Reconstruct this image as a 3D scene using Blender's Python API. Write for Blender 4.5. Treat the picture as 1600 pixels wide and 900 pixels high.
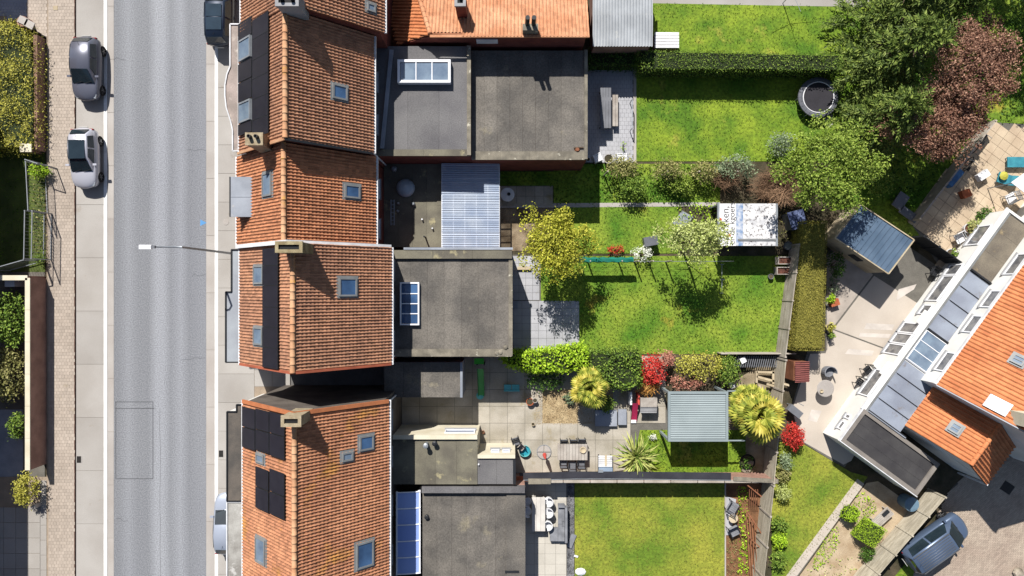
import bpy, math, random
import numpy as np
from mathutils import Vector, Matrix
random.seed(7); RNG = np.random.default_rng(7)
scene = bpy.context.scene
for o in list(bpy.data.objects): bpy.data.objects.remove(o)
COL = scene.collection
R = math.radians
# ---------------------------------------------------------------- camera
CH = 43.0; CF = 1067.0          # height of the drone, focal length in photograph pixels
cam = bpy.data.cameras.new('camera'); cam.sensor_width = 36.0; cam.lens = 36.0*CF/1600.0
cam.clip_end = 2000.0; cam.clip_start = 0.5
camo = bpy.data.objects.new('camera', cam); camo.location = (0, 0, CH); camo.rotation_euler = (0, 0, 0)
COL.objects.link(camo); scene.camera = camo
# ---------------------------------------------------------------- sky, sun, exposure
SUN = Vector((-0.31, 0.87, 1.0)).normalized()
world = bpy.data.worlds.new('World'); scene.world = world; world.use_nodes = True
wn = world.node_tree.nodes; wl = world.node_tree.links
sky = wn.new('ShaderNodeTexSky'); sky.sky_type = 'NISHITA'; sky.sun_disc = False
sky.sun_elevation = math.asin(SUN.z); sky.sun_rotation = math.atan2(SUN.x, SUN.y)
wl.new(sky.outputs[0], wn['Background'].inputs[0]); wn['Background'].inputs[1].default_value = 0.062
sl = bpy.data.lights.new('sun', 'SUN'); sl.energy = 5.0; sl.angle = R(0.5); sl.color = (1.0, 0.965, 0.91)
so = bpy.data.objects.new('sun', sl); so.location = (-20, 60, 70)
so.rotation_euler = (-SUN).to_track_quat('-Z', 'Y').to_euler(); COL.objects.link(so)
scene.view_settings.view_transform = 'Standard'; scene.view_settings.look = 'None'
scene.view_settings.exposure = 0.78; scene.view_settings.gamma = 1.0
scene.view_settings.use_curve_mapping = False
# ---------------------------------------------------------------- helpers
def W(px, py, z=0.0):
    k = (CH-z)/CF
    return Vector(((px-800)*k, (450-py)*k, z))
def W2(px, py, z=0.0):
    w = W(px, py, z); return (w.x, w.y)
def lin(v):
    v /= 255.0
    return v/12.92 if v <= 0.04045 else ((v+0.055)/1.055)**2.4
KALB = 0.60
def C(r, g, b, k=KALB): return (lin(r)*k, lin(g)*k, lin(b)*k, 1.0)

class MB:
    def __init__(s): s.v = []; s.f = []
    def add(s, vs, fs):
        o = len(s.v); s.v += [tuple(p) for p in vs]; s.f += [tuple(i+o for i in f) for f in fs]; return s
    def prism(s, poly, z0, z1, z1s=None):
        a = sum(poly[i][0]*poly[(i+1) % len(poly)][1]-poly[(i+1) % len(poly)][0]*poly[i][1] for i in range(len(poly)))
        if a < 0: poly = poly[::-1]
        n = len(poly)
        return s.add([(x, y, z0) for x, y in poly]+[(x, y, z1) for x, y in poly],
              [tuple(range(n-1, -1, -1)), tuple(range(n, 2*n))]+[(i, (i+1) % n, n+(i+1) % n, n+i) for i in range(n)])
    def box(s, x0, x1, y0, y1, z0, z1):
        return s.prism([(min(x0, x1), min(y0, y1)), (max(x0, x1), min(y0, y1)), (max(x0, x1), max(y0, y1)), (min(x0, x1), max(y0, y1))], z0, z1)
    def obox(s, c, u, v, w):
        c, u, v, w = Vector(c), Vector(u), Vector(v), Vector(w)
        if u.cross(v).dot(w) < 0: u = -u
        P = [c+a*u+b*v+d*w for d in (-1, 1) for a, b in ((-1, -1), (1, -1), (1, 1), (-1, 1))]
        return s.add(P, [(3, 2, 1, 0), (4, 5, 6, 7), (0, 1, 5, 4), (1, 2, 6, 5), (2, 3, 7, 6), (3, 0, 4, 7)])
    def bar(s, a, b, w, h, up=(0, 0, 1)):
        a, b = Vector(a), Vector(b); d = b-a; up = Vector(up)
        if abs(d.normalized().dot(up)) > .98: up = Vector((1, 0, 0))
        sd = d.cross(up).normalized(); u2 = sd.cross(d).normalized()
        return s.obox((a+b)/2, d/2, sd*w/2, u2*h/2)
    def tube(s, pts, rs, n=6, cap=True):
        pts = [Vector(p) for p in pts]
        if not isinstance(rs, (list, tuple)): rs = [rs]*len(pts)
        o = len(s.v); vs = []; fs = []
        for i, p in enumerate(pts):
            d = (pts[min(i+1, len(pts)-1)]-pts[max(i-1, 0)])
            if d.length < 1e-9: d = Vector((0, 0, 1))
            d.normalize()
            up = Vector((0, 0, 1)) if abs(d.z) < .9 else Vector((1, 0, 0))
            a = d.cross(up).normalized(); b = d.cross(a)
            for k in range(n):
                t = 2*math.pi*k/n
                vs.append(p+(a*math.cos(t)+b*math.sin(t))*rs[i])
        for i in range(len(pts)-1):
            for k in range(n):
                fs.append((i*n+k, i*n+(k+1) % n, (i+1)*n+(k+1) % n, (i+1)*n+k))
        if cap:
            fs.append(tuple(range(n))); fs.append(tuple(range((len(pts)-1)*n+n-1, (len(pts)-1)*n-1, -1)))
        return s.add(vs, fs)
    def lathe(s, prof, c, n=20, sx=1.0, sy=1.0):
        vs = []; fs = []
        for r, z in prof:
            for k in range(n):
                t = 2*math.pi*k/n; vs.append((c[0]+r*sx*math.cos(t), c[1]+r*sy*math.sin(t), c[2]+z))
        for i in range(len(prof)-1):
            for k in range(n): fs.append((i*n+k, i*n+(k+1) % n, (i+1)*n+(k+1) % n, (i+1)*n+k))
        m = len(prof)-1
        fs.append(tuple(range(n-1, -1, -1))); fs.append(tuple(range(m*n, m*n+n)))
        return s.add(vs, fs)
    def build(s, name, mat, parent=None, kind=None, smooth=False, local=False, label=None):
        V = np.array(s.v, dtype=float).reshape(-1, 3)
        me = bpy.data.meshes.new(name); o = bpy.data.objects.new(name, me)
        if parent is not None:
            if not local: V = V-np.array(worldloc(parent))
            o.parent = parent
        elif not local:
            b = np.array([(V[:, 0].min()+V[:, 0].max())/2, (V[:, 1].min()+V[:, 1].max())/2, V[:, 2].min()])
            V = V-b; o.location = b
        me.from_pydata(V.tolist(), [], s.f); me.update()
        if isinstance(mat, (list, tuple)):
            for m in mat: me.materials.append(m)
        else: me.materials.append(mat)
        if smooth:
            me.polygons.foreach_set('use_smooth', [True]*len(me.polygons))
        COL.objects.link(o)
        if kind: o['kind'] = kind
        if label: o['label'] = label
        return o
def worldloc(o):
    l = Vector(o.location)
    while o.parent is not None: o = o.parent; l = l+Vector(o.location)
    return l
def tag(o, label, cat, group=None):
    o['label'] = label; o['category'] = cat
    if group: o['group'] = group
    return o
def thing(name, label, cat, loc=(0, 0, 0), rz=0.0, group=None):
    o = bpy.data.objects.new(name, None); o.location = loc; o.rotation_euler = (0, 0, rz); o.empty_display_size = .2
    COL.objects.link(o); return tag(o, label, cat, group)
def inst(name, src, parent, loc, rot=(0, 0, 0), scale=(1, 1, 1)):
    """linked-data copy of a mesh, placed in the parent's space"""
    o = bpy.data.objects.new(name, src); o.parent = parent; o.location = loc; o.rotation_euler = rot; o.scale = scale
    COL.objects.link(o); return o
def mesh(name, mb, mat, smooth=False):
    me = bpy.data.meshes.new(name); me.from_pydata([tuple(p) for p in mb.v], [], mb.f); me.update(); me.materials.append(mat)
    if smooth: me.polygons.foreach_set('use_smooth', [True]*len(me.polygons))
    return me
def copytree(o, parent=None):
    c = o.copy(); COL.objects.link(c)
    if parent is not None: c.parent = parent; c.matrix_parent_inverse = o.matrix_parent_inverse
    for ch in list(o.children): copytree(ch, c)
    return c
# ---------------------------------------------------------------- materials
MATS = {}
def M(name, c, c2=None, scale=1.5, rough=.85, fine=25., fa=.12, isl=0., obj=0., bump=0., bscale=50., metal=0., spec=.3,
      patch=None, leaf=0., alpha=None, trans=0., ior=1.45, coat=0., island_ramp=None, sx=None):
    m = bpy.data.materials.new(name); m.use_nodes = True; N = m.node_tree.nodes; L = m.node_tree.links
    B = N['Principled BSDF']; out = N['Material Output']
    geo = N.new('ShaderNodeNewGeometry')
    vec = geo.outputs['Position']
    if sx:
        mp = N.new('ShaderNodeMapping'); mp.inputs['Scale'].default_value = sx; L.new(vec, mp.inputs['Vector']); v1 = mp.outputs[0]
    else: v1 = vec
    if c2 is None: c2 = (c[0]*.78, c[1]*.78, c[2]*.78, 1)
    nz = N.new('ShaderNodeTexNoise'); nz.inputs['Scale'].default_value = scale; nz.inputs['Detail'].default_value = 6; L.new(v1, nz.inputs['Vector'])
    mr = N.new('ShaderNodeMapRange'); mr.inputs[1].default_value = .36; mr.inputs[2].default_value = .64; L.new(nz.outputs[0], mr.inputs[0])
    mix = N.new('ShaderNodeMixRGB'); mix.inputs[1].default_value = c; mix.inputs[2].default_value = c2; L.new(mr.outputs[0], mix.inputs[0])
    col = mix.outputs[0]
    if island_ramp:
        rp = N.new('ShaderNodeValToRGB'); rp.color_ramp.interpolation = 'LINEAR'
        E = rp.color_ramp.elements
        while len(E) < len(island_ramp): E.new(.5)
        for e, (p, cc) in zip(E, island_ramp): e.position = p; e.color = cc
        L.new(geo.outputs['Random Per Island'], rp.inputs[0]); 
        mx = N.new('ShaderNodeMixRGB'); mx.inputs[0].default_value = .65; L.new(col, mx.inputs[1]); L.new(rp.outputs[0], mx.inputs[2]); col = mx.outputs[0]
    if patch:
        pc, ps, th = patch
        n3 = N.new('ShaderNodeTexNoise'); n3.inputs['Scale'].default_value = ps; n3.inputs['Detail'].default_value = 8; n3.inputs['Roughness'].default_value = .65; L.new(vec, n3.inputs['Vector'])
        m3 = N.new('ShaderNodeMapRange'); m3.inputs[1].default_value = th; m3.inputs[2].default_value = th+.1; L.new(n3.outputs[0], m3.inputs[0])
        x3 = N.new('ShaderNodeMixRGB'); x3.inputs[2].default_value = pc; L.new(m3.outputs[0], x3.inputs[0]); L.new(col, x3.inputs[1]); col = x3.outputs[0]
    def mul(sock, amt, a0=0., a1=1.):
        nonlocal col
        r = N.new('ShaderNodeMapRange'); r.inputs[1].default_value = a0; r.inputs[2].default_value = a1
        r.inputs[3].default_value = 1-amt; r.inputs[4].default_value = 1+amt; L.new(sock, r.inputs[0])
        x = N.new('ShaderNodeMixRGB'); x.blend_type = 'MULTIPLY'; x.inputs[0].default_value = 1; L.new(col, x.inputs[1]); L.new(r.outputs[0], x.inputs[2]); col = x.outputs[0]
    if fa:
        n2 = N.new('ShaderNodeTexNoise'); n2.inputs['Scale'].default_value = fine; n2.inputs['Detail'].default_value = 3; L.new(vec, n2.inputs['Vector'])
        mul(n2.outputs[0], fa, .3, .7)
    if isl: mul(geo.outputs['Random Per Island'], isl)
    if obj:
        oi = N.new('ShaderNodeObjectInfo'); mul(oi.outputs['Random'], obj)
    L.new(col, B.inputs['Base Color'])
    B.inputs['Roughness'].default_value = rough; B.inputs['Metallic'].default_value = metal
    B.inputs['Specular IOR Level'].default_value = spec; B.inputs['IOR'].default_value = ior
    if coat: B.inputs['Coat Weight'].default_value = coat; B.inputs['Coat Roughness'].default_value = .05
    if trans: B.inputs['Transmission Weight'].default_value = trans
    if alpha is not None: B.inputs['Alpha'].default_value = alpha
    if bump:
        nb = N.new('ShaderNodeTexNoise'); nb.inputs['Scale'].default_value = bscale; nb.inputs['Detail'].default_value = 4; L.new(vec, nb.inputs['Vector'])
        bp = N.new('ShaderNodeBump'); bp.inputs['Strength'].default_value = bump; bp.inputs['Distance'].default_value = .03
        L.new(nb.outputs[0], bp.inputs['Height']); L.new(bp.outputs[0], B.inputs['Normal'])
    if leaf:
        tr = N.new('ShaderNodeBsdfTranslucent'); L.new(col, tr.inputs[0]); ms = N.new('ShaderNodeMixShader'); ms.inputs[0].default_value = leaf
        L.new(B.outputs[0], ms.inputs[1]); L.new(tr.outputs[0], ms.inputs[2]); L.new(ms.outputs[0], out.inputs[0])
    MATS[name] = m; return m
# ground and paving
m_soil = M('soil', C(96, 84, 66), C(60, 58, 38), 1.2, fa=.3, bump=.6, bscale=12)
m_conc = M('concrete', C(188, 183, 177), C(174, 168, 161), .35, fa=.09, fine=30, obj=.05, bump=.15, patch=(C(158, 144, 128), .5, .62))
m_concr = M('concrete_gutter', C(194, 188, 182), C(180, 172, 165), .4, fa=.1, obj=.04, bump=.15)
m_walk = M('tan_paving_joint', C(178, 160, 140), fa=.15)
m_block = M('tan_paving_block', C(194, 180, 166), C(180, 166, 152), .25, fa=.1, isl=.10, obj=.06, bump=.2, patch=(C(165, 150, 122), .35, .63))
m_white = M('road_paint', C(250, 250, 250, .75), C(235, 233, 228, .72), 2., fa=.05, patch=(C(190, 184, 176), 2.2, .70))
m_iron = M('cast_iron', C(70, 66, 62), fa=.2, rough=.6, metal=.3)
m_bluepaint = M('blue_marking_paint', C(110, 175, 235), patch=(C(150, 150, 152), 4., .58))
m_slab = M('patio_slab_grey', C(196, 196, 200), C(178, 178, 182), .8, fa=.07, obj=.06, patch=(C(165, 160, 150), .9, .66))
m_slab2 = M('patio_slab_weathered', C(196, 188, 174), C(172, 164, 148), .9, fa=.12, obj=.07, bump=.15, patch=(C(160, 146, 112), .55, .57))
m_slabdk = M('patio_joint', C(120, 116, 108), fa=.2)
m_slabblue = M('bluestone', C(170, 175, 185), C(150, 155, 166), 1., fa=.1, obj=.08)
m_gravel = M('gravel', C(208, 186, 146), C(180, 156, 118), 2., fine=40, fa=.25, isl=.3, bump=.5)
m_gravelg = M('grey_gravel', C(150, 150, 152), C(105, 105, 108), 3., fa=.3, isl=.35)
m_patio_r = M('smooth_beige_concrete', C(212, 200, 186), C(200, 188, 174), .5, fa=.07, obj=.03, patch=(C(188, 176, 162), .8, .66))
m_drive = M('driveway_block', C(192, 176, 158), C(176, 158, 142), .5, fa=.1, isl=.13)
m_lawn = M('lawn_bright', C(142, 164, 46), C(86, 124, 28), .5, fine=6, fa=.34, bump=.9, bscale=18, patch=(C(176, 172, 74), .35, .6))
m_lawndry = M('lawn_dry', C(160, 162, 60), C(106, 134, 38), .38, fine=6, fa=.3, bump=.9, bscale=18, patch=(C(78, 116, 26), .55, .66))
m_lawnlush = M('lawn_lush', C(82, 126, 28), C(140, 160, 52), .42, fine=6, fa=.36, bump=1., bscale=16, patch=(C(168, 150, 56), .28, .62))
m_blade = M('grass_blade', C(138, 164, 52), C(86, 124, 30), .5, fa=.2, isl=.5, leaf=.3)
m_bladedry = M('grass_blade_dry', C(164, 160, 80), C(136, 144, 58), .5, fa=.15, isl=.35, leaf=.3)
m_weeds = M('weed_leaf', C(120, 150, 50), C(82, 120, 34), .8, fa=.2, isl=.4, leaf=.3)
# roofs and walls
m_tile = M('clay_tile', C(192, 140, 108), C(170, 124, 98), .6, fa=.18, fine=14, isl=.21, rough=.8, patch=(C(196, 152, 96), .9, .66))
m_tile2 = M('clay_tile_bright', C(208, 142, 102), C(184, 124, 90), .6, fa=.18, fine=14, isl=.22, rough=.8, patch=(C(150, 100, 70), .6, .68))
m_tile3 = M('clay_tile_lichen', C(198, 140, 104), C(176, 120, 90), .5, fa=.18, fine=14, isl=.21, rough=.8, patch=(C(198, 142, 78), .5, .57))
m_tile4 = M('clay_tile_orange', C(218, 140, 92), C(200, 122, 78), .7, fa=.1, fine=14, isl=.12, rough=.75)
m_tile5 = M('clay_tile_pale', C(220, 164, 126), C(200, 138, 100), .9, fa=.15, fine=14, isl=.14, rough=.8, patch=(C(196, 164, 130), 1.1, .66))
m_ridge = M('ridge_tile', C(212, 168, 130), C(196, 142, 104), 1.2, fa=.15, obj=.12, patch=(C(214, 164, 60), 1.0, .6))
m_mortar = M('verge_mortar', C(170, 158, 140), fa=.2)
m_brick = M('red_brick', C(140, 78, 66), C(116, 62, 54), 1.5, fine=30, fa=.25)
m_brickb = M('brown_brick_wall', C(186, 146, 130), C(158, 122, 108), 1.2, fine=26, fa=.28)
m_render = M('white_render', C(236, 234, 230, .72), C(222, 220, 214, .72), .6, fa=.04)
m_cream = M('cream_render', C(230, 222, 200, .66), C(212, 202, 176, .66), .8, fa=.06)
m_greyw = M('grey_render', C(176, 176, 178), fa=.06)
m_felt = M('bitumen_felt', C(126, 120, 112), C(100, 96, 91), .7, fa=.26, fine=14, obj=.10, bump=.2, patch=(C(142, 134, 116), .6, .62))
m_felt2 = M('bitumen_felt_grey', C(124, 122, 122), C(106, 104, 106), .5, fa=.2, fine=16, obj=.06, bump=.2)
m_felt3 = M('bitumen_felt_mossy', C(132, 127, 110), C(106, 101, 90), .8, fa=.16, obj=.08, bump=.2, patch=(C(176, 166, 130), 1.3, .6))
m_feltdk = M('bitumen_felt_dark', C(78, 76, 76), C(62, 60, 62), .9, fa=.16, obj=.08, bump=.2, patch=(C(112, 108, 106), 1.6, .66))
m_coping = M('stone_coping', C(150, 142, 126), C(118, 112, 100), 2., fa=.2, obj=.08, patch=(C(222, 216, 196), 3.2, .6))
m_zinc = M('zinc', C(168, 174, 184), C(146, 152, 162), .9, rough=.5, fa=.08, spec=.4, patch=(C(190, 188, 184), 1.2, .62))
m_zincw = M('white_gutter', C(232, 232, 234, .72), C(205, 206, 208, .7), 1.5, fa=.06, patch=(C(170, 170, 166), 2., .64))
m_upvc = M('white_frame', C(242, 243, 246, .74), C(232, 232, 236, .74), 1., fa=.02, rough=.4)
m_greyf = M('grey_frame', C(150, 152, 152), fa=.06, rough=.5)
m_glass = M('window_glass', C(80, 116, 160), C(50, 76, 112), .8, fa=.05, rough=.08, spec=.9)
m_glassl = M('pale_window_glass', C(140, 158, 176), C(110, 128, 150), 1.2, fa=.05, rough=.1, spec=.9)
m_blueglass = M('opal_polycarbonate', C(166, 190, 250), C(150, 176, 244), .5, fa=.04, rough=.45, spec=.4)
m_poly = M('clear_polycarbonate', C(216, 228, 246), C(190, 206, 232), .9, fa=.08, rough=.3, spec=.6, alpha=.66)
m_solar = M('solar_cell', C(44, 44, 54), C(38, 38, 48), 2., fa=.12, rough=.3, spec=.5, obj=.08)
m_dark = M('dark_metal', C(46, 48, 52), fa=.1, rough=.5)
m_black = M('black_rubber', C(28, 28, 30), fa=.1, rough=.7)
m_steel = M('galvanised_steel', C(182, 188, 194), fa=.06, rough=.45, metal=.4)
m_corr = M('corrugated_cement', C(200, 204, 208), C(176, 180, 184), .8, fa=.08, isl=.05, patch=(C(214, 214, 210), 1.1, .62))
m_plank = M('weathered_plank', C(206, 196, 176), C(178, 168, 148), 1.4, fa=.15, obj=.12, sx=(1, 1, 4))
m_woodb = M('brown_wood', C(168, 112, 82), C(138, 88, 62), 1.4, fa=.2, obj=.12)
m_woodp = M('pale_wood', C(216, 200, 170), C(190, 172, 142), 1.4, fa=.15, obj=.08)
m_woodg = M('silvered_wood', C(196, 188, 178), C(170, 160, 150), 2., fa=.15, obj=.08)
m_pconc = M('concrete_fence', C(198, 188, 176), C(172, 162, 148), 1.2, fa=.14, obj=.05, patch=(C(140, 132, 118), 1.0, .64))
m_alu = M('grey_aluminium', C(158, 170, 172), C(146, 158, 160), .6, rough=.45, fa=.04, obj=.03)
m_terra = M('terracotta', C(196, 112, 74), C(170, 92, 60), 3., fa=.12)
m_plwhite = M('white_plastic', C(240, 240, 242, .72), fa=.04, rough=.4)
m_plgrey = M('grey_plastic', C(128, 130, 136), fa=.08, rough=.5)
m_plgreen = M('green_plastic', C(52, 164, 84), C(40, 148, 80), 1., fa=.05, rough=.35)
m_plturq = M('turquoise_plastic', C(110, 204, 206), fa=.05, rough=.35)
m_plpink = M('pink_plastic', C(206, 60, 104), fa=.06, rough=.35)
m_plred = M('red_cloth', C(226, 96, 84), C(206, 78, 68), 4., fa=.1)
m_tealcloth = M('green_tarp', C(30, 128, 110), C(24, 106, 92), 1.2, fa=.1, rough=.55)
m_cloth = M('grey_cushion', C(150, 152, 158), C(124, 126, 132), 2., fa=.1)
m_clothbl = M('blue_grey_cushion', C(152, 172, 196), fa=.08)
m_bark = M('bark', C(104, 88, 72), C(78, 64, 50), 3., fa=.25, bump=.5)
m_twig = M('twig', C(160, 128, 100), C(122, 94, 72), 1.2, fa=.2, isl=.3)
m_rubble = M('rubble', C(190, 178, 160), C(120, 110, 96), 1.4, fa=.3, isl=.3)
# foliage (island colours give light and dark leaves)
def leafmat(name, a, b, c, tr=.28):
    K = KALB*1.4
    return M(name, C(*b, K), C(*[x*.8 for x in b], K), .9, fa=.12, isl=.22, leaf=tr, rough=.6, spec=.25,
             island_ramp=[(0., C(*a, K)), (.5, C(*b, K)), (1., C(*c, K))])
l_conifer = leafmat('conifer_leaf', (56, 76, 30), (94, 114, 48), (142, 154, 78), .18)
l_purple = leafmat('purple_leaf', (104, 68, 56), (146, 106, 86), (186, 150, 126), .2)
l_maple = leafmat('light_green_leaf', (86, 116, 36), (132, 156, 58), (172, 184, 92))
l_yellow = leafmat('yellow_leaf', (128, 138, 34), (178, 178, 58), (212, 206, 92))
l_pale = leafmat('pale_green_leaf', (140, 156, 74), (184, 194, 112), (214, 220, 156))
l_hedge = leafmat('hedge_leaf', (66, 98, 30), (108, 136, 50), (148, 166, 72), .18)
l_hedgey = leafmat('bright_hedge_leaf', (110, 156, 24), (162, 196, 44), (198, 222, 78), .25)
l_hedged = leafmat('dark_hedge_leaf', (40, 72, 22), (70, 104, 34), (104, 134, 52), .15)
l_olive = leafmat('olive_hedge_leaf', (112, 112, 42), (142, 136, 58), (168, 158, 78), .15)
l_lime = leafmat('lime_leaf', (150, 150, 50), (188, 184, 76), (212, 204, 116))
l_red = leafmat('red_leaf', (170, 36, 36), (212, 58, 52), (226, 104, 84))
l_orange = leafmat('orange_leaf', (168, 108, 52), (204, 148, 74), (220, 178, 110))
l_pinkbrown = leafmat('pinkish_leaf', (150, 90, 78), (190, 130, 110), (206, 160, 138))
l_grey = leafmat('grey_green_leaf', (96, 118, 84), (136, 152, 116), (170, 182, 148))
l_brush = leafmat('brush_leaf', (112, 116, 60), (152, 150, 88), (186, 178, 124))
l_whiteb = leafmat('white_blossom', (200, 206, 176), (232, 234, 220), (248, 248, 244), .15)
l_palm = leafmat('palm_leaf', (92, 116, 36), (146, 152, 54), (190, 184, 84), .2)
l_yucca = leafmat('yucca_leaf', (120, 138, 60), (178, 184, 100), (224, 218, 156), .2)
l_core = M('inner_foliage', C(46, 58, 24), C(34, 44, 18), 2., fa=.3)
# ================================================================ street and ground
def struct(name, mb, mat, kind='structure', parent=None):
    o = mb.build(name, mat, parent)
    if parent is None: o['kind'] = kind
    return o
def sheet(pxs, z0, z1, zp=None):
    return MB().prism([W2(x, y, z1 if zp is None else zp) for x, y in pxs], z0, z1)
ground = struct('ground', MB().box(-220, 220, -220, 220, -.4, -.03), m_soil)
def asphalt_material():
    m = M('worn_asphalt', C(155, 157, 161), C(146, 148, 154), .12, fa=.3, fine=14, bump=.25, bscale=40, sx=(1, .25, 1))
    N = m.node_tree.nodes; L = m.node_tree.links; B = N['Principled BSDF']; col = B.inputs['Base Color'].links[0].from_socket
    geo = N.new('ShaderNodeNewGeometry'); sep = N.new('ShaderNodeSeparateXYZ'); L.new(geo.outputs['Position'], sep.inputs[0])
    nz = N.new('ShaderNodeTexNoise'); nz.inputs['Scale'].default_value = .18; L.new(geo.outputs['Position'], nz.inputs['Vector'])
    ad = N.new('ShaderNodeMath'); ad.operation = 'MULTIPLY_ADD'; ad.inputs[1].default_value = .35; L.new(nz.outputs[0], ad.inputs[0]); L.new(sep.outputs[0], ad.inputs[2])
    mr = N.new('ShaderNodeMapRange'); mr.inputs[1].default_value = -25.07; mr.inputs[2].default_value = -19.2; L.new(ad.outputs[0], mr.inputs[0])
    rp = N.new('ShaderNodeValToRGB'); E = rp.color_ramp.elements
    st = [(0, .80), (.08, .80), (.19, 1.04), (.29, .84), (.40, .82), (.49, 1.24), (.56, 1.24), (.64, .88), (.75, 1.16), (.84, .84), (.97, .96)]
    while len(E) < len(st): E.new(.5)
    for e, (p, v) in zip(E, st): e.position = p; e.color = (v*.8, v*.8, v*.8, 1)
    L.new(mr.outputs[0], rp.inputs[0])
    x = N.new('ShaderNodeMixRGB'); x.blend_type = 'MULTIPLY'; x.inputs[0].default_value = .9; L.new(col, x.inputs[1]); L.new(rp.outputs[0], x.inputs[2])
    s = N.new('ShaderNodeMixRGB'); s.blend_type = 'MULTIPLY'; s.inputs[0].default_value = 1; s.inputs[2].default_value = (1.2, 1.2, 1.2, 1); L.new(x.outputs[0], s.inputs[1])
    L.new(s.outputs[0], B.inputs['Base Color']); return m
m_asph = asphalt_material()
def vx(px, z=0): return (px-800)*(CH-z)/CF
YT, YB = 26.0, -26.0
road = struct('road', MB().box(vx(178), vx(322), YB, YT, -.2, 0.0), m_asph)
m_seal = M('crack_sealant', C(92, 92, 96), fa=.2)
for a, b in (((180, 628), (239, 628)), ((180, 638), (241, 638)), ((239, 628), (239, 748)), ((182, 748), (239, 748)), ((181, 628), (181, 748))):
    MB().bar(W(*a, .002)+Vector((0, 0, .002)), W(*b, .002)+Vector((0, 0, .002)), .035, .004).build('repair_seam', m_seal, road)
def crack(pts, w=.02):
    for a, b in zip(pts[:-1], pts[1:]): MB().bar(W(*a, .002)+Vector((0, 0, .001)), W(*b, .002)+Vector((0, 0, .001)), w, .004).build('road_crack', m_seal, road)
rc = random.Random(4)
for y0_, xa, xb in ((236, 292, 322), (560, 282, 321), (812, 181, 200), (92, 178, 196), (430, 300, 321)):
    crack([(xa+(xb-xa)*k/5, y0_+rc.uniform(-3, 3)) for k in range(6)], .018)
crack([(250+rc.uniform(-.8, .8), 640+k*30) for k in range(12)], .012)
pl = MB()
for k in range(6): pl.prism([W2(313+k*.0, 343, 0), W2(323, 348, 0), W2(313, 353, 0)], .001, .005) if k == 0 else None
pl.build('blue_survey_arrow', m_bluepaint, road)
# concrete lanes made of cast slabs
def slab_lane(name, x0, x1, z, L0, mat, gap=.018, seedy=0.):
    base = struct(name, MB().box(x0, x1, YB, YT, -.2, z-.02), m_walk)
    y = YB+seedy
    first = None
    while y < YT:
        mb = MB().box(x0+.006, x1-.006, y+gap/2, min(y+L0, YT)-gap/2, z-.06, z); mb.build('concrete_slab', mat, base); y += L0
    return base
lane = slab_lane('parking_lane', vx(119), vx(168), .004, 3.35, m_conc, seedy=1.1)
gut1 = slab_lane('gutter_strip', vx(168)+.002, vx(178)-.002, .002, 3.35, m_concr, seedy=.2)
gut2 = slab_lane('gutter_strip', vx(322)+.002, vx(341), .004, 3.6, m_concr, seedy=.5)
struct('edge_line', MB().box(vx(162.3), vx(167.6), YB, YT, .006, .012), m_white)
struct('edge_line', MB().box(vx(335.8), vx(341)-.01, YB, YT, .006, .012), m_white)
ku = struct('kerb', MB().box(vx(117.0), vx(118.2), YB, YT, -.2, .085), M('dark_kerb', C(120, 92, 82), fa=.2))
# left pavement of small square blocks (too small to pick apart: one stuff part)
def blocks(name, poly_px, z, w, h, mat, base, ang=0., gap=.009, stagger=True, zt=.012):
    P = [Vector(W(x, y, z)[:2]) for x, y in poly_px]
    cx = sum(p.x for p in P)/len(P); cy = sum(p.y for p in P)/len(P)
    ca, sa = math.cos(ang), math.sin(ang)
    Q = [((p.x-cx)*ca+(p.y-cy)*sa, -(p.x-cx)*sa+(p.y-cy)*ca) for p in P]
    u0, u1 = min(q[0] for q in Q), max(q[0] for q in Q); v0, v1 = min(q[1] for q in Q), max(q[1] for q in Q)
    def inside(x, y):
        r = False; j = len(Q)-1
        for i in range(len(Q)):
            if (Q[i][1] > y) != (Q[j][1] > y) and x < (Q[j][0]-Q[i][0])*(y-Q[i][1])/(Q[j][1]-Q[i][1])+Q[i][0]: r = not r
            j = i
        return r
    mb = MB(); r = 0; v = v0
    while v < v1:
        u = u0-(w/2 if (stagger and r % 2) else 0)
        while u < u1:
            if inside(u+w/2, v+h/2):
                a, b, c, d = max(u, u0)+gap/2, min(u+w, u1)-gap/2, v+gap/2, min(v+h, v1)-gap/2
                if b-a > .03 and d-c > .03:
                    zz = z+random.uniform(-.003, .003)
                    pts = [(a, c), (b, c), (b, d), (a, d)]
                    pts = [(cx+x*ca-y*sa, cy+x*sa+y*ca) for x, y in pts]
                    mb.add([(x, y, zz-zt) for x, y in pts]+[(x, y, zz) for x, y in pts], [(4, 5, 6, 7), (0, 1, 5, 4), (1, 2, 6, 5), (2, 3, 7, 6), (3, 0, 4, 7)])
            u += w
        v += h; r += 1
    return mb.build(name, mat, base, kind='stuff')
def slabs(name, x0, x1, y0, y1, z, nx, ny, mat, base, gap=.02, th=.04, skip=None, jit=.003):
    """rectangular paving, each slab its own object sharing one mesh; x0.. in metres"""
    w = (x1-x0)/nx; h = (y1-y0)/ny; me = None
    mb = MB().box(-w/2+gap/2, w/2-gap/2, -h/2+gap/2, h/2-gap/2, -th, 0)
    me = mesh(name, mb, mat); bl = worldloc(base)
    for i in range(nx):
        for j in range(ny):
            cx, cy = x0+(i+.5)*w, y0+(j+.5)*h
            if skip and skip(cx, cy): continue
            inst(name, me, base, Vector((cx, cy, z+random.uniform(-jit, jit)))-bl)
walk = struct('pavement', MB().box(vx(74), vx(117)-.005, YB, YT, -.2, .07), m_walk)
blocks('paving_blocks', [(75.5, -160), (117, -160), (117, 1060), (75.5, 1060)], .085, .205, .205, m_block, walk)
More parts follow.
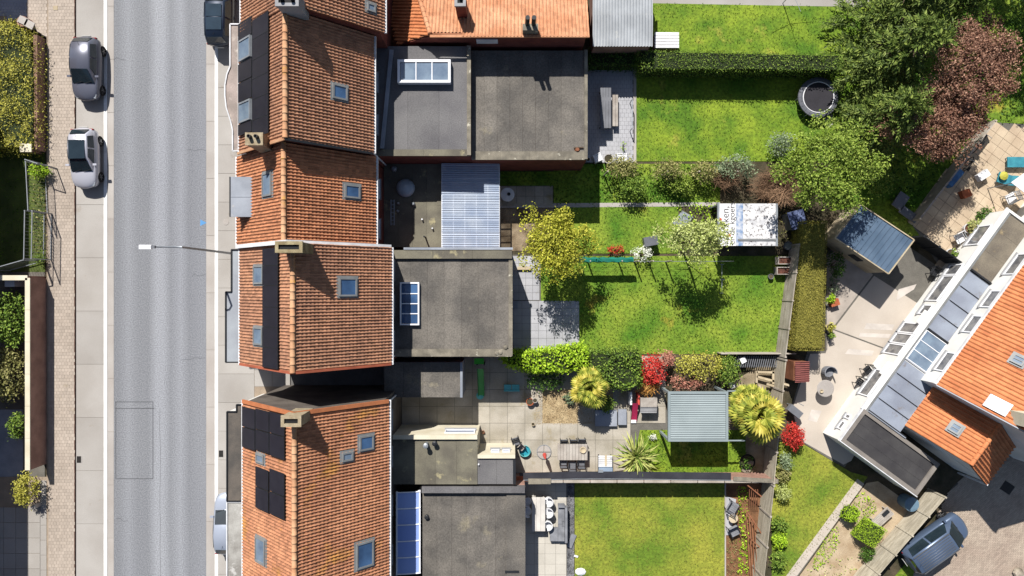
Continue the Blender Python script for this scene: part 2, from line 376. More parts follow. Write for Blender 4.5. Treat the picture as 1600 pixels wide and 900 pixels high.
walk2 = struct('forecourt', MB().prism([W2(-40, 745), W2(74, 745), W2(74, 1060), W2(-40, 1060)], -.2, .05), m_walk)
slabs('paving_slab', vx(-12), vx(64), W2(0, 960)[1], W2(0, 792)[1], .075, 4, 7, m_conc, walk2, gap=.025)
slabs('paving_slab', vx(64), vx(74), W2(0, 960)[1], W2(0, 750)[1], .075, 1, 9, m_conc, walk2)
walk3 = struct('front_path', MB().prism([W2(-20, -60), W2(74, -60), W2(74, 60), W2(40, 34), W2(-20, 34)], -.2, .06), m_walk)
blocks('paving_blocks', [(42, -60), (74, -60), (74, 62), (42, 40)], .08, .205, .205, m_block, walk3)
blocks('paving_blocks', [(-20, -60), (42, -60), (42, 30), (-20, 25)], .08, .205, .205, m_slabblue, walk3)
# right pavement in front of the terraces
pav = struct('terrace_pavement', MB().box(vx(341)+.001, -14.2, YB, YT, -.2, .05), m_walk)
slabs('pavement_slab', vx(341)+.004, -16.2, -21.6, 21.6, .07, 1, 24, m_conc, pav, gap=.018)
slabs('pavement_slab', -16.2, -13.95, -6.2, -4.1, .07, 2, 2, m_conc, pav, gap=.02)
def grate(name, px, py, label, w=.32, h=.42, z=.012):
    c = W(px, py, z); t = thing(name, label, 'drain grate', c)
    MB().box(-w/2, w/2, -h/2, h/2, -.03, 0).build('frame', m_black, t, local=True)
    for k in range(5): MB().box(-w/2+.02, w/2-.02, -h/2+.03+k*h/5, -h/2+.03+k*h/5+.045, 0, .012).build('bar', m_iron, t, local=True)
    for s in (-1, 1): MB().box(s*w/2-.02, s*w/2+.02, -h/2, h/2, 0, .014).build('rim', m_conc, t, local=True)
grate('drain_grate', 123.5, 718, 'small iron drain grate in the concrete parking lane beside the brown kerb', z=.006)
grate('drain_grate', 345.5, 709, 'small iron drain grate in the pavement before the terraced houses', z=.072)
tag(MB().lathe([(.19, 0), (.19, .012), (.15, .016)], W(353, 347, .072), 20).build('manhole_cover', m_concr), 'round manhole cover flush in the pavement beside the grey bay roof', 'manhole cover')
tag(MB().box(-.14, .14, -.13, .13, 0, .02).build('valve_cover', m_woodp, local=True), 'small square yellow valve cover in the block pavement', 'valve cover').location = W(87, 12.5, .088)
# ---- boundary walls on the left
def coped_wall(name, label, pts, h, t, wallm, copm, cw=.12, ch=.06, seg=.62):
    """wall along a polyline with separate coping stones"""
    e = thing(name, label, 'wall', (pts[0][0], pts[0][1], 0)); 
    for a, b in zip(pts[:-1], pts[1:]):
        a = Vector((a[0], a[1], 0)); b = Vector((b[0], b[1], 0)); d = (b-a); L = d.length; d.normalize(); n = Vector((-d.y, d.x, 0))
        MB().obox((a+b)/2+Vector((0, 0, h/2)), d*L/2, n*t/2, Vector((0, 0, h/2))).build('wall_body', wallm, e)
        k = max(1, round(L/seg)); 
        for i in range(k):
            c = a+d*(L*(i+.5)/k)+Vector((0, 0, h+ch/2+.001))
            MB().obox(c, d*(L/k/2-.006), n*(t/2+cw/2), Vector((0, 0, ch/2))).build('coping_stone', copm, e)
    return e
m_cops = M('dark_coping', C(150, 118, 98), fa=.2, obj=.1)
coped_wall('brick_wall', 'low brown brick boundary wall with reddish coping beside the yellow hedge', [(-29.44, W2(0, 62)[1]), (-29.44, W2(0, 238)[1])], .78, .22, m_brickb, m_cops, .03, .05)
coped_wall('brick_wall', 'tall brown brick boundary wall with wide cream coping turning a corner', [(-31.9, W2(0, 434, 1.6)[1]), (-29.38, W2(0, 434, 1.6)[1]), (-29.38, W2(0, 735, 1.6)[1])], 1.54, .22, m_brickb, m_cream, .08, .06, seg=1.9)
e = thing('gate_pillar', 'curved brick gate pillar with pale caps at the end of the low wall', 'pillar', W(42, 40))
pp = MB(); [pp.lathe([(.34, 0), (.34, .7), (.30, .72)], W(47+dx, 40+dy), 12) for dx, dy in ((0, 0),)]
pp.build('pillar_body', m_brickb, e)
MB().obox(W(36, 32, .76), (.26, -.12, 0), (.1, .2, 0), (0, 0, .03)).build('cap_stone', m_concr, e)
MB().obox(W(46, 38, .76), (.26, -.14, 0), (.1, .2, 0), (0, 0, .03)).build('cap_stone', m_concr, e)
tag(MB().box(-.3, .3, -.2, .2, 0, 1.0).build('utility_box', m_plwhite, local=True), 'pale blue utility box inside the corner of the cream-topped wall', 'box').location = W(15, 443, 1.0)*1
bpy.data.objects['utility_box'].location.z = 0
e = thing('brick_pier', 'square brick pier with pale cap at the lower end of the hedge wall', 'pier', W(58, 236)); c = W(58, 236)
MB().box(c.x-.3, c.x+.3, c.y-.2, c.y+.2, 0, .95).build('pier_body', m_brickb, e); MB().box(c.x-.36, c.x+.36, c.y-.26, c.y+.26, .951, 1.03).build('cap_stone', m_cream, e)
# ---- steel mesh gate and fence
def mesh_fence(name, label, a, b, h, wires=14, cat='fence', wire=.008):
    a = Vector((a[0], a[1], 0)); b = Vector((b[0], b[1], 0)); e = thing(name, label, cat, a); d = (b-a); L = d.length; d.normalize()
    for p in (a, b): MB().bar(p, p+Vector((0, 0, h)), .06, .06).build('post', m_steel, e)
    for z in (h-.03, .15): MB().bar(a+Vector((0, 0, z)), b+Vector((0, 0, z)), .045, .045).build('rail', m_steel, e)
    for i in range(1, wires):
        p = a+d*(L*i/wires); MB().bar(p+Vector((0, 0, .15)), p+Vector((0, 0, h-.03)), wire*1.6, wire*1.6).build('bar', m_steel, e)
    return e
mesh_fence('mesh_gate', 'galvanised steel gate leaf next to the low hedge wall', (-29.3, W2(0, 252, 1.9)[1]), (-29.15, W2(0, 328, 1.9)[1]), 1.9, cat='gate')
mesh_fence('mesh_gate', 'galvanised steel gate leaf standing farther from the street beside the tall wall', (-29.35, W2(0, 329, 1.9)[1]), (-29.4, W2(0, 404, 1.9)[1]), 1.9, cat='gate')
mesh_fence('mesh_gate', 'galvanised steel gate leaf overlapping on the street side beside the tall wall', (-28.9, W2(0, 329, 1.9)[1]), (-28.95, W2(0, 404, 1.9)[1]), 1.9, cat='gate')
mesh_fence('mesh_fence', 'galvanised steel fence running back from the gates into the shaded garden', (-29.42, W2(0, 406, 1.9)[1]), (-31.6, W2(0, 422, 1.9)[1]), 1.9)
mesh_fence('mesh_fence', 'short galvanised steel return beside the brick pier', (-29.32, W2(0, 249, 1.9)[1]), (-28.6, W2(0, 255, 1.9)[1]), 1.9, 5)
# ---- street lamp
e = thing('street_lamp', 'tall slim white street lamp with a long arm over the road', 'street lamp', W(375, 397.5))
b = W(375, 397.5); top = Vector((b.x, b.y, 7.6))
MB().tube([b, b+Vector((0, 0, 1.2)), top], [.09, .075, .055], 10).build('pole', m_steel, e, smooth=True)
hd = W(232, 386, 8.1)
MB().tube([top, top+Vector((-.2, 0, .25)), Vector((hd.x, hd.y, 8.15))], [.05, .045, .035], 8).build('arm', m_steel, e, smooth=True)
MB().obox((hd.x-.12, hd.y, 8.15), (.32, 0, 0), (0, .11, 0), (0, 0, .05)).build('lamp_head', m_plwhite, e)
MB().obox((hd.x+.28, hd.y, 8.17), (.1, 0, 0), (0, .07, 0), (0, 0, .06)).build('clamp', m_plgrey, e)
# ================================================================ houses
Z3 = Vector((0, 0, 1))
def frame_of(pts):
    pts = [Vector(p) for p in pts]; n = Vector((0, 0, 0))
    for i in range(len(pts)):
        p, q = pts[i], pts[(i+1) % len(pts)]; n += Vector(((p.y-q.y)*(p.z+q.z), (p.z-q.z)*(p.x+q.x), (p.x-q.x)*(p.y+q.y)))
    n.normalize()
    if n.z < 0: n = -n
    s = (Z3-n*n.z); s = s.normalized() if s.length > 1e-4 else Vector((0, 1, 0))
    a = s.cross(n).normalized()
    return a, s, n
def inpoly(x, y, Q):
    r = np.zeros(x.shape, bool); j = len(Q)-1
    for i in range(len(Q)):
        xi, yi = Q[i]; xj, yj = Q[j]
        if yi != yj:
            c = ((yi > y) != (yj > y)) & (x < (xj-xi)*(y-yi)/(yj-yi)+xi); r ^= c
        j = i
    return r
def tile_poly(parent, pts, mat, w=.167, e=.215, roll=.058, holes=(), name='roof_tiles', lift=.034):
    """pantiles as real geometry over a planar polygon; one stuff part (tiles are under ten pixels)"""
    pts = [Vector(p) for p in pts]; a, s, n = frame_of(pts); O = pts[0]
    Q = [((p-O).dot(a), (p-O).dot(s)) for p in pts]
    u0, u1 = min(q[0] for q in Q), max(q[0] for q in Q); v0, v1 = min(q[1] for q in Q), max(q[1] for q in Q)
    nu = max(1, round((u1-u0)/w)); w = (u1-u0)/nu; nv = max(1, round((v1-v0)/e)); e = (v1-v0)/nv
    U, V = np.meshgrid(u0+np.arange(nu)*w, v0+np.arange(nv)*e); U = U.ravel(); V = V.ravel()
    ok = inpoly(U+w/2, V+e/2, Q)
    for h in holes:
        hq = [((Vector(p)-O).dot(a), (Vector(p)-O).dot(s)) for p in h]; ok &= ~inpoly(U+w/2, V+e/2, hq)
    U = U[ok]; V = V[ok]; K = len(U)
    prof = [(0, .35), (.14, .04), (.45, 0), (.62, .55), (.8, 1.), (1., .62)]
    T = []
    for t, h in prof: T.append((t*w, 0, h*roll+lift))
    for t, h in prof: T.append((t*w, e*1.08, h*roll))
    for t, h in prof: T.append((t*w, 0.004, h*roll-.012))
    T.append((w, 0, -.01)); T.append((w, e*1.08, -.02))
    F = [(i, i+1, i+7, i+6) for i in range(5)]+[(12+i, 13+i, i+1, i) for i in range(5)]+[(5, 18, 19, 11)]
    T = np.array(T); nt = len(T)
    jz = RNG.uniform(-.006, .006, K)
    X = U[:, None]+T[None, :, 0]+RNG.uniform(-.006, .006, K)[:, None]; Y = V[:, None]+T[None, :, 1]; Zz = T[None, :, 2]+jz[:, None]
    A, S, Nn, OO = np.array(a), np.array(s), np.array(n), np.array(O)
    P = OO+X[..., None]*A+Y[..., None]*S+Zz[..., None]*Nn
    mb = MB(); mb.v = P.reshape(-1, 3).tolist(); F = np.array(F)
    mb.f = [tuple(r) for r in (F[None]+(np.arange(K)*nt)[:, None, None]).reshape(-1, 4).tolist()]
    return mb.build(name, mat, parent, kind='stuff')
def slab_under(parent, pts, mat, name='roof_deck', t=.10, off=.01):
    pts = [Vector(p) for p in pts]; a, s, n = frame_of(pts); k = len(pts)
    if (pts[1]-pts[0]).cross(pts[2]-pts[1]).dot(n) < 0: pts = pts[::-1]
    mb = MB(); mb.add([p-n*(t+off) for p in pts]+[p-n*off for p in pts], [tuple(range(k-1, -1, -1)), tuple(range(k, 2*k))]+[(i, (i+1) % k, k+(i+1) % k, k+i) for i in range(k)])
    return mb.build(name, mat, parent)
def ray(px, py, P, n):
    d = Vector(((px-800)/CF, (450-py)/CF, -1)); o = Vector((0, 0, CH)); P = Vector(P)
    return o+d*((P-o).dot(n)/d.dot(n))
def plane_rect(pts, r):
    """pixel rectangle on the roof plane -> centre, half extents along eave and slope"""
    a, s, n = frame_of(pts); x0, y0, x1, y1 = r
    c = [ray(x, y, pts[0], n) for x, y in ((x0, y0), (x1, y0), (x1, y1), (x0, y1))]; ctr = (c[0]+c[1]+c[2]+c[3])/4
    ha = (abs((c[3]-c[0]).dot(a))+abs((c[2]-c[1]).dot(a)))/4; hs = (abs((c[1]-c[0]).dot(s))+abs((c[2]-c[3]).dot(s)))/4
    return ctr, ha, hs, a, s, n
def ring(mb, c, a, s, n, ha, hs, b, z0, z1):
    for sg in (-1, 1):
        mb.obox(c+a*sg*(ha-b/2)+n*(z0+z1)/2, a*b/2, s*hs, n*(z1-z0)/2)
        mb.obox(c+s*sg*(hs-b/2)+n*(z0+z1)/2, a*(ha-b), s*b/2, n*(z1-z0)/2)
def skylight(parent, pts, r, frame=None, pane=None, bars=0, rise=.10, name='skylight', swap=False, border=.09, fl=.075):
    c, ha, hs, a, s, n = plane_rect(pts, r)
    if frame is None: frame = m_greyf
    if pane is None: pane = m_glass
    f = MB(); ring(f, c, a, s, n, ha, hs, border, -.02, rise+.05); fo = f.build(name, frame, parent)
    MB().obox(c+n*(rise), a*(ha-border), s*(hs-border), n*.012).build('pane', pane, fo)
    f2 = MB(); ring(f2, c, a, s, n, ha+.10, hs+.10, .11, .0, fl); f2.build('flashing', m_greyf, fo)
    for k in range(bars):
        t = -1+2*(k+1)/(bars+1)
        MB().obox(c+a*(ha-border)*t+n*(rise+.03), a*.02, s*(hs-border), n*.02).build('glazing_bar', frame, fo)
    return fo
def solar(parent, pts, rects, lift=.16):
    for r in rects:
        c, ha, hs, a, s, n = plane_rect(pts, r)
        p = MB().obox(c+n*lift, a*(ha-.008), s*(hs-.008), n*.018).build('solar_panel', m_solar, parent)
        f = MB(); ring(f, c, a, s, n, ha-.004, hs-.004, .022, lift-.02, lift+.021); f.build('frame', m_dark, p)
def chimney(parent, c, w, d, z0, z1, mat, pots=(), cap=None, hollow=True, pot_h=.35, potm=None):
    o = MB().box(c[0]-w/2, c[0]+w/2, c[1]-d/2, c[1]+d/2, z0, z1-.1).build('chimney', mat, parent)
    capm = cap or mat; t = .13; q = MB()
    if hollow:
        q.box(c[0]-w/2-.03, c[0]+w/2+.03, c[1]-d/2-.03, c[1]-d/2+t, z1-.098, z1+.04); q.box(c[0]-w/2-.03, c[0]+w/2+.03, c[1]+d/2-t, c[1]+d/2+.03, z1-.098, z1+.04)
        q.box(c[0]-w/2-.03, c[0]-w/2+t, c[1]-d/2+t, c[1]+d/2-t, z1-.098, z1+.04); q.box(c[0]+w/2-t, c[0]+w/2+.03, c[1]-d/2+t, c[1]+d/2-t, z1-.098, z1+.04)
        q.build('chimney_cap', capm, o)
        MB().box(c[0]-w/2+t, c[0]+w/2-t, c[1]-d/2+t, c[1]+d/2-t, z1-.097, z1-.06).build('flue_opening', m_black, o)
    else:
        q.box(c[0]-w/2-.03, c[0]+w/2+.03, c[1]-d/2-.03, c[1]+d/2+.03, z1-.098, z1+.02); q.build('chimney_cap', capm, o)
    for dx, dy in pots:
        MB().lathe([(.10, 0), (.09, pot_h), (.06, pot_h), (.055, pot_h-.12)], (c[0]+dx, c[1]+dy, z1-.06), 12).build('chimney_pot', potm or m_dark, o, smooth=False)
    return o
_rm = {}
def ridge(parent, a, b, L=.40, r=.125, mat=None, key='r'):
    mat = mat or m_ridge
    a, b = Vector(a), Vector(b); d = b-a; n = max(1, round(d.length/L)); L = d.length/n
    k = (mat.name, round(L, 3), r)
    if k not in _rm:
        mb = MB(); vs = []; fs = []; N = 7
        for x, rr in ((-L/2, r*1.12), (-L/2+.05, r*1.12), (-L/2+.06, r), (L/2+.03, r*.96)):
            for i in range(N):
                t = math.pi*(-.08+1.16*i/(N-1)); vs.append((rr*math.cos(t), x, rr*math.sin(t)-.02))
        for j in range(3):
            for i in range(N-1): fs.append((j*N+i, j*N+i+1, (j+1)*N+i+1, (j+1)*N+i))
        fs.append(tuple(range(N-1, -1, -1))); mb.add(vs, fs); _rm[k] = mesh('ridge_tile', mb, mat, True)
    rot = d.to_track_quat('Y', 'Z').to_euler(); pl = worldloc(parent)
    for i in range(n): inst('ridge_tile', _rm[k], parent, a+d*((i+.5)/n)-pl, rot)
def wall_window(parent, x, y, z, w, h, nx, frame=None, pane=None):
    """window in a wall facing nx (unit vector in plan)"""
    nx = Vector((nx[0], nx[1], 0)).normalized(); t = Vector((-nx.y, nx.x, 0)); c = Vector((x, y, z))
    f = MB(); b = .07
    for sg in (-1, 1):
        f.obox(c+t*sg*(w/2-b/2)+nx*.03, t*b/2, nx*.035, Z3*h/2); f.obox(c+Z3*sg*(h/2-b/2)+nx*.03, t*(w/2-b), nx*.035, Z3*b/2)
    fo = f.build('window', frame or m_upvc, parent)
    MB().obox(c+nx*.012, t*(w/2-b), nx*.010, Z3*(h/2-b)).build('pane', pane or m_glass, fo)
    MB().obox(c-Z3*(h/2+.03)+nx*.06, t*(w/2+.06), nx*.09, Z3*.03).build('sill', m_greyw, fo)
    return fo
def terrace(name, label, xl, xr, xg, y0, y1, ze, zr, tilem, wallm, rm=None, rtop=None, rbot=None):
    e = thing(name, label, 'house', ((xl+xr)/2, (y0+y1)/2, 0)); i = .28
    sl = (zr-ze)/(xg-xl); sr = (zr-ze)/(xr-xg); dz = .17
    P = [(xl+i, 0), (xr-i, 0), (xr-i, ze+i*sr-dz), (xg, zr-dz), (xl+i, ze+i*sl-dz)]
    mb = MB(); k = 5; g = .03
    mb.add([(x, y0+g, z) for x, z in P]+[(x, y1-g, z) for x, z in P], [tuple(range(k)), tuple(range(2*k-1, k-1, -1))]+[(a, k+a, k+(a+1) % k, (a+1) % k) for a in range(k)])
    mb.build('wall', wallm, e)
    Lp = [(xl, y0, ze), (xl, y1, ze), (xg, y1, zr), (xg, y0, zr)]; Rp = [(xr, y0, ze), (xg, y0, zr), (xg, y1, zr), (xr, y1, ze)]
    for p in (Lp, Rp): slab_under(e, p, m_woodb)
    tile_poly(e, Lp, tilem); tile_poly(e, Rp, tilem)
    ridge(e, (xg, y0+(rbot or .02), zr+.05), (xg, y1-(rtop or .02), zr+.05), mat=rm)
    MB().box(xr-.02, xr+.12, y0, y1, ze-.16, ze-.02).build('gutter', m_zincw, e)
    MB().box(xl-.12, xl+.02, y0, y1, ze-.16, ze-.02).build('gutter', m_zincw, e)
    return e, Lp, Rp
def capping(parent, pts, w=.16, h=.07, mat=None, name='party_wall_capping'):
    for a, b in zip(pts[:-1], pts[1:]): MB().bar(a, b, w, h).build(name, mat or m_zincw, parent)
# ---- five terraced houses, top to bottom
H0, L0, R0 = terrace('terraced_house', 'terraced house with clay roof and rooflight ending above the solar-panelled neighbour', -14.3, -6.75, -10.5, 13.5, 21, 6.9, 10.55, m_tile, m_brick)
H1, L1, R1 = terrace('terraced_house', 'terraced house with tall solar array around two front rooflights', -14.55, -7.4, -10.93, 7.2, 13.47, 6.5, 10.1, m_tile, m_brick)
H2, L2, R2 = terrace('terraced_house', 'terraced house with bright orange roof and grey metal front dormer', -15.0, -7.45, -11.25, 2.28, 7.17, 5.7, 9.35, m_tile2, m_brick)
H3, L3, R3 = terrace('terraced_house', 'terraced house with one narrow upright band of solar panels beside the side passage', -14.72, -6.55, -10.63, -4.15, 2.2, 6.0, 9.9, m_tile, m_brick)
H4, L4, R4 = terrace('terraced_house', 'terraced house with lichen-yellow roof and two separate solar panel groups', -14.55, -6.68, -10.61, -20, -6.08, 6.0, 9.7, m_tile3, M('shade_darkened_brick', C(120, 112, 104), C(96, 88, 82), 1., fa=.2))  # brick colour darkened to stand in for the deep shade of the passage
skylight(H0, R0, (572, 6, 585, 19), m_greyf, m_glassl)
skylight(H1, R1, (518, 133, 541, 156)); 
skylight(H2, R2, (537, 289, 561, 310)); skylight(H2, L2, (413, 270, 427, 307), pane=m_glassl)
skylight(H3, R3, (528, 434, 556, 463)); skylight(H3, L3, (399, 415, 414, 444), pane=m_glassl); skylight(H3, L3, (399, 511, 413, 539), pane=m_glassl)
skylight(H4, R4, (560, 680, 582, 703)); skylight(H4, R4, (533, 706, 550, 720), pane=m_glassl); skylight(H4, R4, (555, 846, 582, 886))
skylight(H4, L4, (403, 709, 415, 723), pane=m_glassl); skylight(H4, L4, (402, 840, 417, 879), pane=m_glassl)
skylight(H1, L1, (379, 61, 397, 94), m_steel, m_glassl, rise=.2); skylight(H1, L1, (379, 159, 397, 191), m_steel, m_glassl, rise=.2)
def grid(x0, x1, ys): return [(x0, a, x1, b) for a, b in zip(ys[:-1], ys[1:])]
solar(H1, L1, grid(399, 424, [26, 57, 90, 120, 152, 185, 213])); solar(H1, L1, [(377, 33, 398, 60), (377, 97, 398, 126), (377, 127, 398, 157), (377, 192, 398, 210)])
solar(H3, L3, grid(415, 439, [388, 415, 446, 480, 511, 543, 575]))
solar(H4, L4, [(383, 637, 403, 668), (404, 640, 425, 672), (426, 645, 449, 678), (383, 669, 403, 700), (404, 673, 425, 705), (426, 679, 449, 714)])
solar(H4, L4, [(404, 731, 424, 762), (426, 735, 449, 770), (404, 763, 424, 796), (426, 771, 449, 806)])
# chimneys (centre from the picture at the height of each cap)
def chim(parent, r, z0, z1, mat, pots=(), **k):
    a, b = W(r[0], r[1], z1), W(r[2], r[3], z1)
    return chimney(parent, ((a.x+b.x)/2, (a.y+b.y)/2), abs(b.x-a.x), abs(a.y-b.y), z0, z1, mat, pots, **k)
m_cbrick = M('yellow_brick', C(178, 164, 128), C(140, 124, 92), 3., fine=30, fa=.25)
m_cbrick2 = M('buff_brick', C(188, 174, 146), C(158, 140, 112), 3., fine=30, fa=.22)
chim(H0, (431, -12, 466, 9), 9.4, 11.1, m_greyw, [(-.25, 0), (.25, 0)], cap=m_greyw)
chim(H1, (384, 208, 410, 226), 7.6, 9.9, m_cbrick2, [(-.17, .08), (.16, .08)], hollow=False)
chim(H3, (431, 378, 472, 394), 8.6, 11.0, m_cbrick)
chim(H4, (440, 650, 470, 666), 8.6, 10.7, m_cbrick2, [], hollow=True)
# cappings between the houses
capping(H3, [(-14.95, 2.24, 6.0), (-10.9, 2.24, 9.95), (-6.55, 2.24, 6.02)], w=.2)
capping(H1, [(-14.6, 7.16, 6.62), (-10.93, 7.16, 10.2)], .12, .1, m_ridge)
capping(H1, [(-10.93, 7.16, 10.2), (-7.4, 7.16, 6.62)], .12, .1, m_dark)
capping(H1, [(-14.9, 7.1, 5.72), (-13.2, 7.1, 7.4)], .1, .08, m_zincw)
capping(H4, [(-14.55, -6.12, 6.1), (-10.61, -6.12, 9.82), (-6.68, -6.12, 6.1)], .2, .1, M('verge_tile', C(206, 128, 84), fa=.15))
capping(H3, [(-14.72, -4.12, 6.05), (-10.63, -4.12, 9.97), (-6.55, -4.12, 6.05)], .12, .1, M('verge_tile_red', C(190, 104, 76), fa=.15))
# rear windows under the eaves
for p, x, ys, z in ((H1, -7.66, (9.2, 11.6), 5.1), (H2, -7.71, (3.4, 5.7), 4.2), (H3, -6.81, (1.0, -1.0, -3.0), 4.8), (H4, -6.94, (-7.5, -9.6, -12.4, -15.2), 4.7)):
    for y in ys: wall_window(p, x, y, z, 1.1, 1.2, (1, 0))
# downpipes
for p, x, y, z in ((H1, -7.6, 7.4, 6.4), (H2, -7.63, 2.5, 5.6), (H3, -6.75, -3.9, 5.9), (H4, -6.88, -6.35, 5.9)):
    MB().tube([(x, y, .1), (x, y, z)], .05, 8).build('downpipe', m_zincw, p)
# ---- street-side bays (lead and felt flat roofs)
def bay(name, label, poly, z, mat, wallm, rimm=None, parent=None):
    P = [W2(x, y, z) for x, y in poly]; P = [(min(x, -14.2), y) for x, y in P]
    b = thing(name, label, 'bay window', (sum(p[0] for p in P)/len(P), sum(p[1] for p in P)/len(P), 0))
    MB().prism([(max(x, -99)+(.06 if x < -14.3 else 0), y) for x, y in P], 0, z-.1).build('bay_wall', wallm, b)
    MB().prism(P, z-.098, z).build('bay_roof', mat, b)
    for p, q in zip(P, P[1:]+P[:1]):
        if p[0] > -14.3 and q[0] > -14.3: continue
        MB().bar((p[0], p[1], z+.03), (q[0], q[1], z+.03), .07, .07).build('edge_trim', rimm or m_dark, b)
    return b
m_bayc = M('rough_concrete', C(188, 172, 164), C(158, 146, 138), 1., fa=.2, patch=(C(214, 204, 192), 1.5, .58))
m_bayz = M('weathered_lead', C(176, 182, 188), C(160, 164, 172), .8, fa=.08, patch=(C(178, 140, 126), .9, .62))
m_baym = M('mossy_felt', C(112, 104, 96), C(88, 84, 80), 1.4, fa=.25, patch=(C(146, 136, 116), 1.5, .62))
m_bayw = M('patchy_cement', C(196, 194, 188), C(150, 146, 140), .7, fa=.15, patch=(C(236, 234, 230), .8, .56))
bay('bow_window', 'curved concrete bow window roof with white rim below the large solar array', [(376, 38), (360, 38), (360, 104), (355, 116), (352, 133), (352, 150), (354, 168), (361, 190), (364, 204), (364, 236), (376, 236)], 4.0, m_bayc, m_render, m_zincw)
bay('bay_window', 'long narrow grey lead bay roof stepping outward on its lower half', [(376, 390), (362, 390), (362, 456), (353, 456), (353, 566), (376, 566)], 4.0, m_bayz, m_render)
bay('bay_window', 'dark mossy felt bay roof in front of the two-group solar roof', [(383, 632), (370, 632), (370, 643), (355, 643), (355, 783), (383, 783)], 4.0, m_baym, m_render)
bay('bay_window', 'pale patchy cement bay roof above the light blue parked car', [(383, 784), (355, 784), (355, 960), (383, 960)], 3.98, m_bayw, m_render, m_zincw)
d = thing('roof_dormer', 'grey metal box dormer standing over the front eave of the orange roof', 'dormer', W(378, 308, 6.2)*1); d.location.z = 5.0
a, b = W(362, 278, 7.0), W(394, 337, 7.0)
MB().box(a.x, b.x+.1, b.y, a.y, 5.0, 6.93).build('cheek', m_greyw, d); MB().box(a.x-.06, b.x+.12, b.y-.06, a.y+.06, 6.931, 7.0).build('dormer_roof', m_zinc, d)
MB().box(a.x-.05, b.x+.1, (a.y+b.y)/2-.012, (a.y+b.y)/2+.012, 7.001, 7.02).build('seam', m_zinc, d)
MB().box(a.x-.11, a.x-.065, b.y-.06, a.y+.06, 6.9, 7.04).build('front_trim', m_dark, d)
wall_window(d, a.x, (a.y+b.y)/2, 6.1, 1.5, 1.2, (-1, 0))
# ---- flat-roofed rear extensions
def flat_ext(name, label, x0, x1, y0, y1, z, wallm, feltm, n=6, axis='x', cop=(), strips=True, cat='extension'):
    e = thing(name, label, cat, ((x0+x1)/2, (y0+y1)/2, 0))
    MB().box(x0, x1, y0, y1, 0, z-.05).build('wall', wallm, e)
    lo, hi = (x0, x1) if axis == 'x' else (y0, y1); w = (hi-lo)/n
    for i in range(n):
        a, b = lo+i*w, lo+(i+1)*w; zt = z-.012+(.008 if i % 2 else 0)+random.uniform(0, .003)
        if axis == 'x': MB().box(a+.004, b-.004, y0+.01, y1-.01, z-.048, zt).build('felt_strip', feltm, e)
        else: MB().box(x0+.01, x1-.01, a+.004, b-.004, z-.048, zt).build('felt_strip', feltm, e)
    for sd, w, h, m, seg in cop:
        if sd in 'LR':
            c0 = x0 if sd == 'L' else x1-w; k = max(1, round((y1-y0)/seg)); st = (y1-y0)/k
            for i in range(k): MB().box(c0-.03, c0+w+.03, y0+i*st+.004, y0+(i+1)*st-.004, z-.03, z+h).build('coping', m, e)
        else:
            c0 = y0 if sd == 'B' else y1-w; k = max(1, round((x1-x0)/seg)); st = (x1-x0)/k
            for i in range(k): MB().box(x0+i*st+.004, x0+(i+1)*st-.004, c0-.032, c0+w+.032, z-.028, z+h-.002).build('coping', m, e)
    return e
def flatlight(parent, x0, x1, y0, y1, z, nx, ny, frame, pane, rise=.28, b=.10):
    f = MB(); c = Vector(((x0+x1)/2, (y0+y1)/2, z)); ring(f, c, Vector((1, 0, 0)), Vector((0, 1, 0)), Z3, (x1-x0)/2, (y1-y0)/2, b, 0, rise)
    fo = f.build('rooflight', frame, parent)
    xs = [x0+b+(x1-x0-2*b)*i/nx for i in range(nx+1)]; ys = [y0+b+(y1-y0-2*b)*j/ny for j in range(ny+1)]
    for i in range(nx):
        for j in range(ny): MB().box(xs[i]+.02, xs[i+1]-.02, ys[j]+.02, ys[j+1]-.02, z+rise-.09, z+rise-.06).build('pane', pane, fo)
    for i in range(1, nx): MB().box(xs[i]-.025, xs[i]+.025, y0+b, y1-b, z+rise-.08, z+rise-.01).build('glazing_bar', frame, fo)
    for j in range(1, ny): MB().box(x0+b, x1-b, ys[j]-.025, ys[j]+.025, z+rise-.08, z+rise-.012).build('glazing_bar', frame, fo)
    return fo
def PX(px, z): return (px-800)*(CH-z)/CF
def PY(py, z): return (450-py)*(CH-z)/CF
z = 4.45
A1 = flat_ext('flat_roof_extension', 'grey felt flat-roof extension with white three-pane rooflight', -7.66, PX(735, z), PY(243, z), 13.66, z, m_brick, m_felt2, 3, 'x', [('R', .16, .10, m_coping, 2.2), ('B', .30, .06, m_felt3, 3.0)])
flatlight(A1, PX(621, z+.4), PX(704, z+.4), PY(129, z+.4), PY(93, z+.4), z, 3, 1, m_upvc, m_glassl, .42, .14)
MB().bar(W(612, 78, z+.1), W(597, 232, z+.1), .22, .10).build('gutter', m_zinc, A1)
z = 3.75
A2 = flat_ext('flat_roof_extension', 'brown felt flat-roof extension with white-flecked lower edge beside the slatted bench patio', PX(735, 4.45)+.01, PX(917, z), PY(249, z), 13.66, z, m_brick, m_felt, 9, 'x', [('R', .12, .10, m_coping, 1.6), ('B', .42, .05, m_coping, 1.5)])
c = W(902, 234, z); MB().lathe([(.16, 0), (.12, .05), (.1, .12)], (c.x, c.y, z), 10).build('roof_outlet', m_woodb, A2); MB().bar(c+Vector((-.2, .1, .06)), c+Vector((.35, .12, .06)), .07, .05).build('debris_stick', m_bark, A2)
